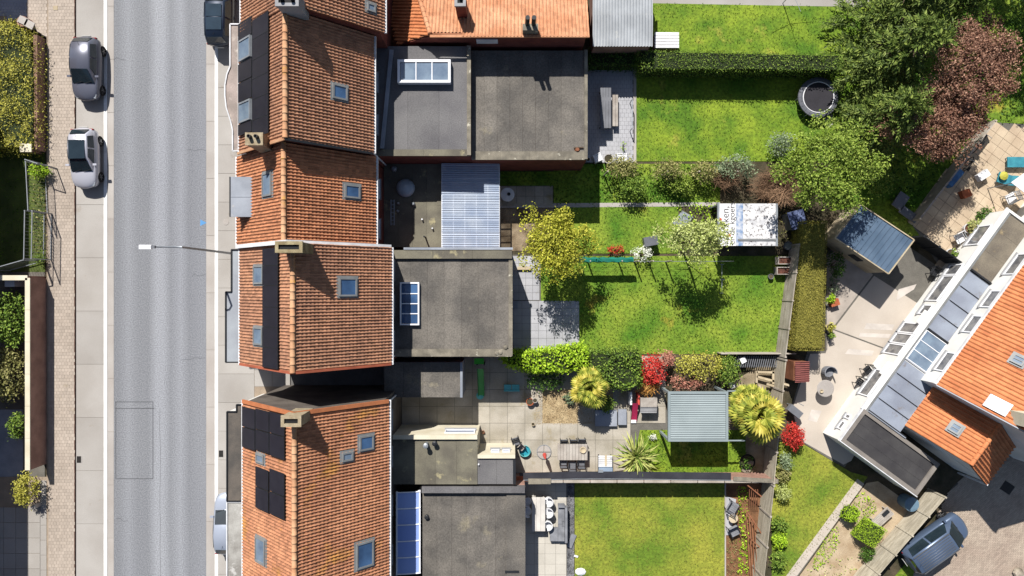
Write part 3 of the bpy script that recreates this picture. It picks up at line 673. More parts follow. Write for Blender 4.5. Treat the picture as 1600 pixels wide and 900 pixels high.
# house behind, seen by its lower slope, brick wall and twin flues
ze = 5.55; ey = PY(57, ze)
RH = thing('rear_house', 'pale orange tiled house with twin black flues and dark brick wall', 'house', (-1, 16, 0))
pit = -math.tan(R(26)); nF = Vector((0, math.sin(R(26)), math.cos(R(26)))); P0 = Vector((0, ey, ze))
hb = ray(672, 53, P0, nF); ht = ray(646, -34, P0, nF)
Fp = [hb, (4.25, ey, ze), (4.25, ey+4.6, ze+4.6*pit), (ht.x-.6, ey+4.6, ze+4.6*pit), ht]
tile_poly(RH, Fp, m_tile5, w=.2, e=.3, roll=.06); slab_under(RH, Fp, m_woodb)
q = Vector((-.80, 0, -.60)); Lq = [hb, ht, ht+q*2.6, hb+q*2.6]
tile_poly(RH, [p+Vector((0, 0, -.04)) for p in Lq], m_tile4, w=.2, e=.25); slab_under(RH, [p+Vector((0, 0, -.04)) for p in Lq], m_woodb)
ridge(RH, hb+Vector((0, 0, .05)), ht+Vector((0, 0, .05)), mat=m_tile5)
w_ = MB(); Pw = [(ey+.1, 0), (ey+6, 0), (ey+6, ze-.16+6*pit), (ey+.1, ze-.16)]; w_.add([(hb.x+.05, y, z) for y, z in Pw]+[(4.1, y, z) for y, z in Pw], [(3, 2, 1, 0), (4, 5, 6, 7), (0, 1, 5, 4), (1, 2, 6, 5), (2, 3, 7, 6), (3, 0, 4, 7)]); w_.build('wall', m_brick, RH)
w_ = MB(); zl = lambda x: ze-.16-(hb.x-x)*.75; Xw = [(hb.x+.049, 0), (hb.x+.049, ze-.2), (hb.x-1.9, zl(hb.x-1.9)), (hb.x-1.9, 0)]; w_.add([(x, ey+.1, z) for x, z in Xw]+[(x, ey+1.2, z-.5 if z else 0) for x, z in Xw], [(0, 1, 2, 3), (7, 6, 5, 4), (0, 4, 5, 1), (1, 5, 6, 2), (2, 6, 7, 3), (3, 7, 4, 0)]); w_.build('wall', m_brick, RH)
MB().bar((hb.x, ey+.02, ze-.02), (4.25, ey+.02, ze-.02), .14, .1).build('roof_edge', m_tile5, RH)
MB().box(1.2-3.2, 1.2-2.0, ey+.05, ey+.098, 4.3, 4.9).build('vent_panel', m_zincw, RH)
for px in (824.5, 834.5):
    t = W(px, 27, 7.0); MB().tube([(t.x, t.y, 4.6), (t.x, t.y, 7.0)], .12, 12).build('flue', m_dark, RH)
t = W(829, 45, 6.1); MB().obox((t.x, t.y+.1, 5.6), (.42, 0, 0), (0, .18, 0), (0, 0, .5)).build('flue_base', m_coping, RH)
chimney(RH, (PX(719, 6.6), PY(-2, 6.6)), .55, .75, 3.0, 6.6, m_brick, [(0, .1)], cap=m_greyw)
# corrugated shed roof and white slatted box beside it
z = 2.7; SH = thing('corrugated_shed', 'outbuilding with pale grey corrugated cement roof beside the lawn', 'shed', W(972, 30))
x0, x1, y0, y1 = PX(926, z), PX(1020, z), PY(72, z), PY(-60, z)
MB().box(x0+.1, x1-.1, y0+.1, y1, 0, z-.12).build('wall', m_brickb, SH)
for r_, (ya, yb, zo) in enumerate(((y0, PY(24, z), 0), (PY(25, z), y1, .03))):
    n = 20; w = (x1-x0)/n; vs = []; fs = []
    for sheet_i in range(4):
        mb = MB(); a0 = x0+sheet_i*5*w; m_ = 30; vs = []
        for i in range(m_+1):
            x = a0+5*w*i/m_; zz = z+zo-.05+.045*math.sin(2*math.pi*i/6)
            vs += [(x, ya, zz), (x, yb, zz+.1)]
        mb.add(vs, [(2*i, 2*i+2, 2*i+3, 2*i+1) for i in range(m_)]); mb.build('corrugated_sheet', m_corr, SH)
SB = thing('slatted_box', 'low white slatted storage box on the lawn by the corrugated shed', 'storage box', W(1042, 64)); z = .9
x0, x1, y0, y1 = PX(1023, z), PX(1061, z), PY(75, z), PY(50, z)
MB().box(x0+.03, x1-.03, y0+.03, y1-.03, 0, z-.04).build('box_body', m_woodp, SB)
for i in range(5): MB().box(x0, x1, y0+(y1-y0)*i/5+.015, y0+(y1-y0)*(i+1)/5-.015, z-.035, z).build('slat', m_plwhite, SB)
# dark court roof, polycarbonate lean-to
z = 1.9
B1 = flat_ext('flat_roof_extension', 'low dark felt roof in shadow with a round roof dome', -7.72, PX(689, z), 2.45, PY(256, z), z, m_brick, m_felt3, 4, 'x', [('R', .2, .05, m_felt3, 3.)])
c = W(634, 294, z); MB().lathe([(.56, 0), (.56, .1), (.50, .2), (.36, .3), (.15, .36), (.02, .37)], c, 24).build('roof_dome', M('milky_dome', C(190, 204, 214), fa=.03, rough=.2, spec=.7), B1, smooth=True)
for px, py, r in ((616, 264, .18), (646, 319, .12), (623, 318, .08), (622, 330, .09)):
    c = W(px, py, z); MB().lathe([(r, 0), (r*.9, .2), (r*.5, .26)], c, 10).build('roof_vent', m_steel, B1)
for px, py in ((665, 371), (676, 357), (660, 343)): 
    c = W(px, py, z); MB().tube([c, c+Vector((0, 0, .75 if px == 665 else .2))], .05, 8).build('vent_pipe', m_zincw if px != 665 else m_dark, B1)
lad = MB().bar(W(611, 312, z), W(611, 352, z)+Vector((0, 0, .0)), .06, .06).bar(W(616, 312, z), W(616, 352, z), .06, .06)
for k in range(7): lad.bar(W(611, 314+k*6, z+.02), W(616, 314+k*6, z+.02), .04, .03)
tag(lad.build('ladder', m_steel), 'metal ladder lying along the house wall on the dark low roof', 'ladder')
PR = thing('polycarbonate_canopy', 'translucent corrugated lean-to canopy with white battens', 'canopy', W(735, 320)); z = 2.5
x0, x1, y0, y1 = PX(690, z), PX(780, z), PY(388, z), PY(256, z)
for j in range(5):
    ya, yb = y0+(y1-y0)*j/5, y0+(y1-y0)*(j+1)/5; mb = MB(); vs = []; m_ = 22
    for i in range(m_+1):
        yy = ya-.03+(yb-ya+.06)*i/m_; zz = z+.02*math.sin(2*math.pi*i/2.75)+(.012 if j % 2 else 0); vs += [(x0, yy, zz), (x1, yy, zz-.12)]
    mb.add(vs, [(2*i, 2*i+1, 2*i+3, 2*i+2) for i in range(m_)]); mb.build('corrugated_sheet', m_poly, PR)
for i in range(6): 
    xx = x0+(x1-x0)*i/5; MB().box(xx-.03, xx+.03, y0, y1, z-.26, z-.17).build('batten', m_upvc, PR)
for j in range(7):
    yy = y0+(y1-y0)*j/6; MB().bar((x0, yy, z-.13), (x1, yy, z-.22), .05, .07).build('rafter', m_upvc, PR)
for xx in (x0+.05, x1-.05):
    for yy in (y0+.05, y1-.05): MB().bar((xx, yy, 0), (xx, yy, z-.2), .08, .08).build('post', m_upvc, PR)
# middle flat roof with four-pane rooflight
z = 3.7
C1 = flat_ext('flat_roof_extension', 'wide brown felt flat-roof extension with four-pane blue rooflight by the house wall', -6.83, PX(800, z), PY(556, z), PY(392, z), z, m_brick, m_felt, 7, 'x', [('T', .42, .20, m_felt3, 2.2), ('R', .16, .08, m_coping, 1.5), ('B', .36, .10, m_coping, .95)])
flatlight(C1, PX(625, z+.25), PX(655, z+.25), PY(508, z+.25), PY(441, z+.25), z, 1, 4, m_upvc, m_glass, .28, .08)
MB().box(-6.2, PX(800, z)+.05, PY(390.5, z), PY(387, z), z+.1, z+.24).build('parapet_capping', m_zinc, C1)
for px, py in ((782, 551), (790, 543), (776, 552)): c = W(px, py, z+.1); MB().lathe([(.14, 0), (.1, .05), (.02, .07)], c, 7).build('moss_clump', m_coping, C1)
# little flat roof in the passage
z = 2.6
D1 = flat_ext('flat_roof_extension', 'small pale felt flat roof with white right edge in the side passage', PX(600, z), PX(722, z), PY(621, z), PY(566, z), z, m_greyw, m_felt, 4, 'x', [('R', .08, .05, m_zinc, 2.2)])
# lower extensions
z = 3.1
E1 = flat_ext('flat_roof_extension', 'mossy grey felt flat roof with cream stepped parapet beside the patio', -6.95, PX(746, z), PY(757, z), PY(680, z), z, m_cream, m_felt3, 4, 'x', [('T', .18, .16, m_cream, 3.8)])
E2 = flat_ext('flat_roof_extension', 'smooth dark felt flat roof piece with cream wall beside the blue tub', PX(746, z)+.01, PX(805, z), PY(757, z), PY(711, z), z-.03, m_cream, m_felt2, 2, 'x', [('T', .14, .14, m_cream, 2.2), ('R', .1, .05, m_dark, 2.)])
wall_window(E1, -3.1, PY(680, z)+.01, 2.2, 1.8, .8, (0, 1)); wall_window(E2, -1.0, PY(711, z)+.01, 2.2, .5, .5, (0, 1)); wall_window(E2, -.35, PY(711, z)+.01, 2.2, .45, .5, (0, 1))
for px, py, hh in ((667, 693, .55), (680, 691, .3)): c = W(px, py, z); MB().lathe([(.11, 0), (.11, hh), (.15, hh), (.15, hh+.08), (.06, hh+.12)], c, 12).build('roof_vent', m_steel if px < 670 else m_dark, E1)
MB().lathe([(.05, 0), (.05, .1)], W(748, 725, z), 8).build('roof_stud', m_plwhite, E2)
z = 2.75
F1 = flat_ext('flat_roof_extension', 'large stained brown felt flat roof beside the curved blue canopy', PX(660, z), PX(820, z), -20, PY(759, z), z, m_brickb, m_felt, 7, 'x', [('R', 1.05, .10, m_felt, 3.5), ('T', .30, .34, m_felt2, 4.)])
c = W(667, 807, z); MB().lathe([(.13, 0), (.13, .18), (.09, .2)], c, 10).build('roof_vent', m_dark, F1)
MB().box(PX(789, z+.1), PX(811, z+.1), PY(895, z+.1), PY(891.5, z+.1), z+.1, z+.13).build('joint_cover', m_dark, F1)
VC = thing('vaulted_canopy', 'curved blue polycarbonate barrel canopy along the house wall', 'canopy', W(640, 830)); z = 2.9
x0, x1 = PX(622, z), PX(657, z); ys = [PY(895, z)+(PY(768, z)-PY(895, z))*k/5 for k in range(6)]
for k in range(5):
    mb = MB(); vs = []; m_ = 10
    for i in range(m_+1):
        t = i/m_; x = x0+(x1-x0)*t; zz = z+.2*math.cos(t*math.pi/2)
        vs += [(x, ys[k]+.03, zz), (x, ys[k+1]-.03, zz)]
    mb.add(vs, [(2*i, 2*i+2, 2*i+3, 2*i+1) for i in range(m_)]); mb.build('curved_panel', m_blueglass, VC, smooth=True)
for k in range(6):
    mb = MB(); mb.tube([(x0+(x1-x0)*i/8, ys[k], z+.015+.2*math.cos(i/8*math.pi/2)) for i in range(9)], .035, 6); mb.build('rib', m_upvc, VC)
MB().box(x1-.16, x1+.0, ys[0]-.05, ys[-1]+.05, z-.12, z+.02).build('edge_beam', m_upvc, VC); MB().box(x0-.08, x0, ys[0]-.05, ys[-1]+.05, z+.1, z+.26).build('wall_plate', m_upvc, VC)
for y in (ys[0]+.05, ys[-1]-.05): MB().bar((x1-.08, y, 0), (x1-.08, y, z-.12), .09, .09).build('post', m_upvc, VC)
# houses beyond the left edge of the picture, known by the shade they throw over the front gardens
for lb, ya, yb in (('tall house across the street whose shadow covers the front gardens', -24, 15.2), ('tall house across the street shading the upper front path', 24.6, 40)):
    FH = thing('far_side_house', lb, 'house', (-37.5, (ya+yb)/2, 0)); MB().box(-42, -33.4, ya, yb, 0, 8.95).build('wall', m_brick, FH)
    for s_ in (-33.15, -42.3): slab_under(FH, [(s_, ya-.2, 8.9), (-37.7, ya-.2, 11.0), (-37.7, yb+.2, 11.0), (s_, yb+.2, 8.9)], m_tile, 'roof')
# ================================================================ vegetation helpers
def leafmesh(P, Dn, Nn, size, asp, bend=.25):
    """P points, Dn leaf directions, Nn normals -> MB of diamond leaves"""
    K = len(P); Dn = Dn/np.maximum(np.linalg.norm(Dn, axis=1, keepdims=True), 1e-6)
    S = np.cross(Nn, Dn); S = S/np.maximum(np.linalg.norm(S, axis=1, keepdims=True), 1e-6)
    N2 = np.cross(Dn, S)
    L = (size*RNG.uniform(.6, 1.35, K))[:, None]; Wd = L*asp
    V = np.stack([P-Dn*L*.5, P+S*Wd*.5+N2*L*bend*.3, P+Dn*L*.5-N2*L*bend*.4, P-S*Wd*.5+N2*L*bend*.3], 1)
    mb = MB(); mb.v = V.reshape(-1, 3).tolist(); i = np.arange(K)*4
    mb.f = [tuple(r) for r in np.stack([i, i+1, i+2, i+3], 1).tolist()]
    return mb
def crown_pts(blobs, m, cr, low=-.35):
    Ps = []; Os = []
    for cx, cy, cz, rx, ry, rz, n in blobs:
        d = RNG.normal(size=(n, 3)); d /= np.linalg.norm(d, axis=1, keepdims=True)
        d[:, 2] = np.where(d[:, 2] < low, -d[:, 2], d[:, 2])
        rad = RNG.uniform(.55, 1.0, n)**.5*(1+.16*RNG.normal(size=n)*.6)
        c = d*rad[:, None]
        k = RNG.integers(int(m*.5), int(m*1.5)+1, n); idx = np.repeat(np.arange(n), k)
        q = c[idx]*np.array([rx, ry, rz])+RNG.normal(size=(len(idx), 3))*cr*np.array([1, 1, .6])
        Ps.append(q+np.array([cx, cy, cz])); Os.append(d[idx])
    return np.concatenate(Ps), np.concatenate(Os)
def crown(parent, mat, blobs, leaf=.15, m=16, cr=.22, asp=.6, radial=False, name='crown', kind=None, upw=.9):
    P, O = crown_pts(blobs, m, cr); K = len(P)
    r = RNG.normal(size=(K, 3))
    if radial:
        D = O*np.array([1, 1, .25])+r*.35-np.array([0, 0, .15]); Nn = np.array([0, 0, 1.])+r[:, ::-1]*.35+O*.2
    else:
        D = r; Nn = RNG.normal(size=(K, 3))*.6+O*.7+np.array([0, 0, upw])
    P[:, 2] = np.maximum(P[:, 2], .03)
    return leafmesh(P, D, Nn, leaf, asp).build(name, mat, parent, kind=kind)
def trunk(parent, base, h, r, limbs=6, spread=1.0, mat=None, top=None):
    base = Vector(base); mb = MB(); top = top or base+Vector((random.uniform(-.15, .15), random.uniform(-.15, .15), h))
    mb.tube([base, base.lerp(top, .45)+Vector((.05, .03, 0)), top], [r*1.25, r, r*.45], 8)
    for i in range(limbs):
        t = .35+.6*i/max(1, limbs-1); p = base.lerp(top, t); an = i*2.4+random.uniform(-.4, .4); l = spread*(1.05-.5*t)
        q = p+Vector((math.cos(an)*l*.55, math.sin(an)*l*.55, l*.3)); e = p+Vector((math.cos(an)*l, math.sin(an)*l, l*.45))
        mb.tube([p, q, e], [r*.45, r*.28, r*.1], 5)
        for sg in (-1, 1):
            a2 = an+sg*.7; mb.tube([q, q+Vector((math.cos(a2)*l*.45, math.sin(a2)*l*.45, l*.25))], [r*.2, r*.06], 4)
    return mb.build('trunk', mat or m_bark, parent)
def sprays(parent, mat, blobs, Ls=.75, name='crown', droop=.25):
    """conifer foliage: flat fern-like sprays pointing outwards"""
    P, O = crown_pts([(a, b, c, d, e, f, n) for a, b, c, d, e, f, n in blobs], 1, .12); K = len(P); nl = 11
    D = O*np.array([1, 1, .35])+RNG.normal(size=(K, 3))*.3+np.array([0, 0, .12]); D /= np.linalg.norm(D, axis=1, keepdims=True)
    S = np.cross(D, np.array([0, 0, 1.])+RNG.normal(size=(K, 3))*.25); S /= np.maximum(np.linalg.norm(S, axis=1, keepdims=True), 1e-6)
    L = Ls*RNG.uniform(.6, 1.3, K); PP = []; DD = []; NN = []
    for i in range(nl):
        t = (i//2)/(nl/2-.5); sg = 0 if i == nl-1 else (1 if i % 2 else -1)
        p = P+D*(t*L)[:, None]-np.array([0, 0, 1.])*(droop*t*t*L)[:, None]+S*(sg*.16*(1-.6*t)*L)[:, None]; PP.append(p); DD.append(D+S*sg*.9-np.array([0, 0, .2])); NN.append(np.cross(S, D)*-1+RNG.normal(size=(K, 3))*.25)
    PP = np.concatenate(PP); DD = np.concatenate(DD); NN = np.concatenate(NN); NN[:, 2] = np.abs(NN[:, 2]); PP[:, 2] = np.maximum(PP[:, 2], .03)
    return leafmesh(PP, DD, NN, Ls*.36, .36).build(name, mat, parent)
def conifer(label, bx, by, h, r, n, seed):
    b = W(bx, by); e = thing('conifer', label, 'tree', b); trunk(e, b, h*.92, .18, 9, r*.8, top=b+Vector((0, 0, h*.92)))
    rg = random.Random(seed); bl = []
    for lev in range(6):
        t = lev/5; zc = .6+(h-1.0)*t; rr = r*(1.05-.75*t); k = max(2, int(6-4*t))
        for i in range(k):
            a = i*6.283/k+lev*1.1+rg.uniform(-.3, .3); bl.append((b.x+rr*.55*math.cos(a), b.y+rr*.55*math.sin(a), zc+rg.uniform(-.3, .3), rr*.55*rg.uniform(.8, 1.2), rr*.55*rg.uniform(.8, 1.2), .7, int(n*(1.1-.5*t)/k)))
    sprays(e, l_conifer, bl, .8); return e
def clumpy(rx, ry, rz, k, n, seed=0, sub=.42, core=.3):
    """uneven crown: many sub-clusters scattered over an ellipsoid"""
    rg = random.Random(seed); out = [(0, 0, 0, rx*.72, ry*.72, rz*.8, int(n*core))]
    for i in range(k):
        a = i*2.399+rg.uniform(-.35, .35); t = math.sqrt((i+.5)/k); r = .95*t*rg.uniform(.8, 1.12); f = sub*rg.uniform(.65, 1.25)
        z = rz*(math.sqrt(max(0, 1-min(1, r)**2))*.75-.15)+rg.uniform(-.25, .25)*rz
        out.append((rx*r*math.cos(a), ry*r*math.sin(a), z, rx*f, ry*f, rz*f*.9, max(4, int(n*(1-core)/k))))
    return out
def tree(name, label, px, py, h, r, mat, blobs, leaf=.15, m=16, cr=.22, asp=.6, radial=False, tr=.12, cat='tree', group=None, limbs=7, base=None):
    """px,py: crown centre in the picture at height h*.75; blobs relative to the crown centre"""
    zc = h*.7; c = W(px, py, zc); b = Vector((c.x, c.y, 0)) if base is None else Vector((base[0], base[1], 0))
    e = thing(name, label, cat, b, group=group)
    trunk(e, b, h*.8, tr, limbs, r*.75, top=Vector((c.x, c.y, h*.8)))
    crown(e, mat, [(c.x+x, c.y+y, zc+z, rx, ry, rz, n) for x, y, z, rx, ry, rz, n in blobs], leaf, m, cr, asp, radial)
    return e
def shrub(name, label, px, py, h, rx, ry, mat, leaf=.12, n=60, m=14, cr=.14, asp=.6, cat='shrub', group=None, core=True, stem=True, radial=False):
    c = W(px, py, h*.6); b = Vector((c.x, c.y, 0)); e = thing(name, label, cat, b, group=group)
    st = MB()
    for k in range(5):
        a = k*1.256; st.tube([b+Vector((0, 0, 0)), b+Vector((math.cos(a)*rx*.4, math.sin(a)*ry*.4, h*.7))], [.03, .012], 5)
    st.build('stems', m_bark, e)
    crown(e, mat, [(c.x, c.y, h*.5, rx, ry, h*.5, n)], leaf, m, cr, asp, radial, name='foliage')
    return e
def hedge(name, label, poly, h, mat, leaf=.10, dens=170, cat='hedge', z0=0., core=True, rough=.06, group=None, corem=None):
    """clipped hedge: poly is its top outline in the picture at height h"""
    Q = [W2(x, y, h) for x, y in poly]; xs = [q[0] for q in Q]; ys = [q[1] for q in Q]
    e = thing(name, label, cat, (sum(xs)/len(xs), sum(ys)/len(ys), 0), group=group)
    cx, cy = sum(xs)/len(xs), sum(ys)/len(ys)
    area = (max(xs)-min(xs))*(max(ys)-min(ys)); n = int(area*dens)
    X = RNG.uniform(min(xs), max(xs), n); Y = RNG.uniform(min(ys), max(ys), n); ok = inpoly(X, Y, Q); X = X[ok]; Y = Y[ok]
    P = [np.stack([X, Y, h+RNG.normal(size=len(X))*rough+rough*1.6*np.sin(X*2.1)*np.sin(Y*2.7)], 1)]; N = [np.tile([0, 0, 1.], (len(X), 1))]
    k = len(Q); ar = sum(Q[i][0]*Q[(i+1) % k][1]-Q[(i+1) % k][0]*Q[i][1] for i in range(k)); sg = 1 if ar > 0 else -1
    for i in range(k):
        a = np.array(Q[i]); b = np.array(Q[(i+1) % k]); L = np.linalg.norm(b-a); m_ = int(L*(h-z0)*dens*.8)
        t = RNG.uniform(0, 1, m_); zz = RNG.uniform(z0, h, m_); nn = sg*np.array([b[1]-a[1], -(b[0]-a[0])])/max(L, 1e-6)
        off = RNG.normal(size=m_)*rough
        P.append(np.stack([a[0]+(b[0]-a[0])*t+nn[0]*off, a[1]+(b[1]-a[1])*t+nn[1]*off, zz], 1)); N.append(np.tile([nn[0], nn[1], .3], (m_, 1)))
    P = np.concatenate(P); N = np.concatenate(N); K = len(P)
    leafmesh(P, RNG.normal(size=(K, 3)), N+RNG.normal(size=(K, 3))*.5, leaf, .62).build('foliage', mat, e)
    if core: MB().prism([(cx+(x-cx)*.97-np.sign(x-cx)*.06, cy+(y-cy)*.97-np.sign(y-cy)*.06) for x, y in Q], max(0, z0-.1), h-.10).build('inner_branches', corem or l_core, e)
    return e
def blades(poly, parent, mat, dens=45, size=.085, z=.0, px=True, name='grass_blades', asp=.45):
    Q = [W2(x, y) for x, y in poly] if px else poly; xs = [q[0] for q in Q]; ys = [q[1] for q in Q]
    n = int((max(xs)-min(xs)+.3)*(max(ys)-min(ys)+.3)*dens); X = RNG.uniform(min(xs)-.15, max(xs)+.15, n); Y = RNG.uniform(min(ys)-.15, max(ys)+.15, n)
    X += 0; ok = inpoly(X+RNG.normal(size=len(X))*.06, Y+RNG.normal(size=len(Y))*.06, Q); X = X[ok]; Y = Y[ok]; K = len(X)
    d = RNG.normal(size=(K, 3))*.8; d[:, 2] = .8
    return leafmesh(np.stack([X, Y, np.full(K, z+size*.35)], 1), d, RNG.normal(size=(K, 3))*.4+np.array([0, 0, .6]), size, asp).build(name, mat, parent, kind='stuff')
def lawn(poly, mat, bmat, z=.0, dens=45, name='lawn', size=.085):
    o = struct(name, sheet(poly, -.25, z, 0), mat); blades(poly, o, bmat, dens, size, z); return o
def ground_plants(name, label, poly, mat, dens=60, size=.14, h=.25, kind='stuff', asp=.55):
    Q = [W2(x, y) for x, y in poly]; xs = [q[0] for q in Q]; ys = [q[1] for q in Q]
    n = int((max(xs)-min(xs))*(max(ys)-min(ys))*dens); X = RNG.uniform(min(xs), max(xs), n); Y = RNG.uniform(min(ys), max(ys), n)
    ok = inpoly(X, Y, Q); X = X[ok]; Y = Y[ok]; K = len(X)
    hh = h*(.35+.65*np.abs(np.sin(X*1.9+1.3*np.cos(Y*2.2))*np.cos(Y*1.6)))
    o = leafmesh(np.stack([X, Y, RNG.uniform(.03, 1, K)*hh], 1), RNG.normal(size=(K, 3)), RNG.normal(size=(K, 3))*.6+np.array([0, 0, .8]), size, asp).build(name, mat)
    o['kind'] = 'stuff'; o['label'] = label; return o
# ================================================================ gardens between the houses
bed = struct('garden_path', sheet([(1010, -60), (1360, -60), (1360, 11), (1180, 8), (1020, 5)], -.25, -.004), m_conc)
lawn([(1016, 5), (1345, 11), (1345, 88), (1016, 84)], m_lawn, m_blade)
lawn([(993, 112), (1345, 112), (1345, 252), (993, 252)], m_lawn, m_blade)
hedge('clipped_hedge', 'long clipped green hedge between the two upper lawns', [(996, 79), (1100, 80), (1200, 82), (1318, 85), (1316, 110), (1200, 109), (1000, 108)], 1.75, l_hedge, .09, 230)
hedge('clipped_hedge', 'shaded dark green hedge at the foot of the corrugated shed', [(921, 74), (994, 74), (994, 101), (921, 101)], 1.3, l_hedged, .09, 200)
# patio with slatted bench
pt = struct('patio', sheet([(908, 100), (993, 100), (993, 254), (908, 254)], -.25, -.03), m_slabdk)
blocks('paving_blocks', [(908, 100), (991, 100), (991, 254), (908, 254)], .012, .26, .26, m_slab, pt, stagger=True)
MB().box(PX(989.5, 0), PX(994, 0), PY(254, 0), PY(100, 0), -.2, .05).build('edging', m_concr, pt)
bt = thing('garden_table', 'long dark garden table half in the shadow of the flat roof', 'table', W(947, 170)); z = .75
x0, x1, y0, y1 = PX(938, z), PX(955, z), PY(200, z), PY(137, z)
for i in range(4): MB().box(x0+(x1-x0)*i/4+.006, x0+(x1-x0)*(i+1)/4-.006, y0, y1, z-.04, z).build('table_board', m_plgrey, bt)
for x in (x0+.06, x1-.06):
    for y in (y0+.15, y1-.15): MB().bar((x, y, 0), (x, y, z-.04), .06, .06).build('leg', m_dark, bt)
bn = thing('garden_bench', 'narrow pale slatted bench beside the dark garden table', 'bench', W(958, 172)); z = .45
x0, x1, y0, y1 = PX(957, z), PX(966, z), PY(197, z), PY(148, z)
for i in range(2): MB().box(x0+(x1-x0)*i/2+.008, x0+(x1-x0)*(i+1)/2-.008, y0, y1, z-.04, z).build('seat_board', m_woodg, bn)
for y in (y0+.15, y1-.15): MB().box(x0+.03, x1-.03, y-.04, y+.04, 0, z-.04).build('leg', m_dark, bn)
MB().bar(W(988, 155, .9), W(988, 200, .9), .05, .05).build('awning_pole', m_steel); tag(bpy.data.objects['awning_pole'], 'thin steel rail standing on the edge of the bench patio', 'rail')
for p in (W(988, 155, .9), W(988, 200, .9)): MB().bar(Vector((p.x, p.y, 0)), p, .04, .04).build('rail_post', m_steel, bpy.data.objects['awning_pole'])
def cube_planter(px, py, w, ang, label, mat=m_plwhite, h=.5):
    c = W(px, py, h); t = thing('planter', label, 'planter', (c.x, c.y, 0), ang); f = MB(); ring(f, Vector((0, 0, 0)), Vector((1, 0, 0)), Vector((0, 1, 0)), Z3, w/2, w/2, .05, 0, h); f.build('planter_box', mat, t, local=True)
    MB().box(-w/2+.05, w/2-.05, -w/2+.05, w/2-.05, .02, h-.04).build('lid', mat, t, local=True); return t
cube_planter(934, 246, .5, .4, 'white cube planter turned askew beside the flat roof corner')
def round_pot(px, py, r, h, mat, label, plant=None, cat='pot', soil=None, leaf=.12, n=14, name='plant_pot', group=None):
    c = W(px, py, h); b = Vector((c.x, c.y, 0)); t = thing(name, label, cat, b, group=group)
    MB().lathe([(r*.72, 0), (r, h), (r*.88, h), (r*.8, h-.06), (.01, h-.07)], b, 18).build('pot', mat, t, smooth=False)
    MB().lathe([(r*.8, 0), (r*.78, .02)], b+Vector((0, 0, h-.065)), 16).build('soil', soil or m_soil, t)
    if plant: crown(t, plant, [(b.x, b.y, h+.12, r*1.0, r*1.0, .22, n)], leaf, 10, .07, name='plant', kind='stuff')
    return t
round_pot(951, 248, .3, .45, m_concr, 'round pale stone pot between the two white planters')
cube_planter(972, 247, .62, .05, 'square white planter with a young sapling at the lawn corner'); 
round_pot(909, 221, .2, .5, m_black, 'small black pot against the flat roof wall'); round_pot(919, 249, .14, .3, m_plwhite, 'tiny white pot at the flat roof corner')
shrub('sapling', 'thin young sapling growing from the white planter', 975, 228, .9, .18, .45, l_hedgey, .08, 10, 6, .06)
# trampoline
c = W(1279, 152, .7); T = thing('trampoline', 'round trampoline with black mat and grey padded rim', 'trampoline', (c.x, c.y, 0)); r0 = 1.24
MB().lathe([(.02, 0), (.92, .0), (.92, .012), (.02, .012)], (c.x, c.y, .68), 40).build('jump_mat', M('trampoline_mat', C(58, 56, 62), fa=.15), T)
def torus(mb, c, r, t, n=40, m_=8, sz=1.):
    vs = []; fs = []
    for i in range(n):
        a = 2*math.pi*i/n
        for j in range(m_):
            b = 2*math.pi*j/m_; vs.append((c[0]+(r+t*math.cos(b))*math.cos(a), c[1]+(r+t*math.cos(b))*math.sin(a), c[2]+t*math.sin(b)*sz))
    for i in range(n):
        for j in range(m_): fs.append((i*m_+j, ((i+1) % n)*m_+j, ((i+1) % n)*m_+(j+1) % m_, i*m_+(j+1) % m_))
    return mb.add(vs, fs)
for i in range(24):
    mb = MB(); vs = []; a0, a1 = 2*math.pi*i/24, 2*math.pi*(i+1)/24-.01
    for a in np.linspace(a0, a1, 3):
        for rr, zz in ((.97, .70), (1.1, .735), (1.24, .69), (1.25, .6)): vs.append((c.x+rr*math.cos(a), c.y+rr*math.sin(a), zz))
    mb.add(vs, [(k*4+j, k*4+j+1, (k+1)*4+j+1, (k+1)*4+j) for k in range(2) for j in range(3)]); mb.build('rim_pad', M('rim_pad', C(112, 114, 122), fa=.1, obj=.12) if i == 0 else MATS['rim_pad'], T)
torus(MB(), (c.x, c.y, .71), .95, .03).build('white_ring', m_plwhite, T)
for i in range(6): a = i*math.pi/3; MB().tube([(c.x+1.15*math.cos(a), c.y+1.15*math.sin(a), 0), (c.x+1.15*math.cos(a), c.y+1.15*math.sin(a), .65)], .03, 6).build('leg', m_steel, T)
tag(MB().prism([W2(1288, 186), W2(1300, 178), W2(1304, 192), W2(1294, 200)], -.1, .03).build('stepping_stone', m_conc), 'single stone slab in the grass below the trampoline', 'stone slab')
# rotary clothes line on the top lawn
c = W(1223, 5, 0); e = thing('clothes_line', 'rotary clothes dryer with folded-out thin arms above the top lawn', 'clothes dryer', c)
MB().tube([c, c+Vector((0, 0, 1.7))], .025, 6).build('mast', m_steel, e)
for a in (.3, 1.9, 3.4, 5.0): MB().tube([c+Vector((0, 0, 1.5)), c+Vector((math.cos(a)*1.3, math.sin(a)*1.3, 1.8))], .015, 5).build('arm', m_steel, e)
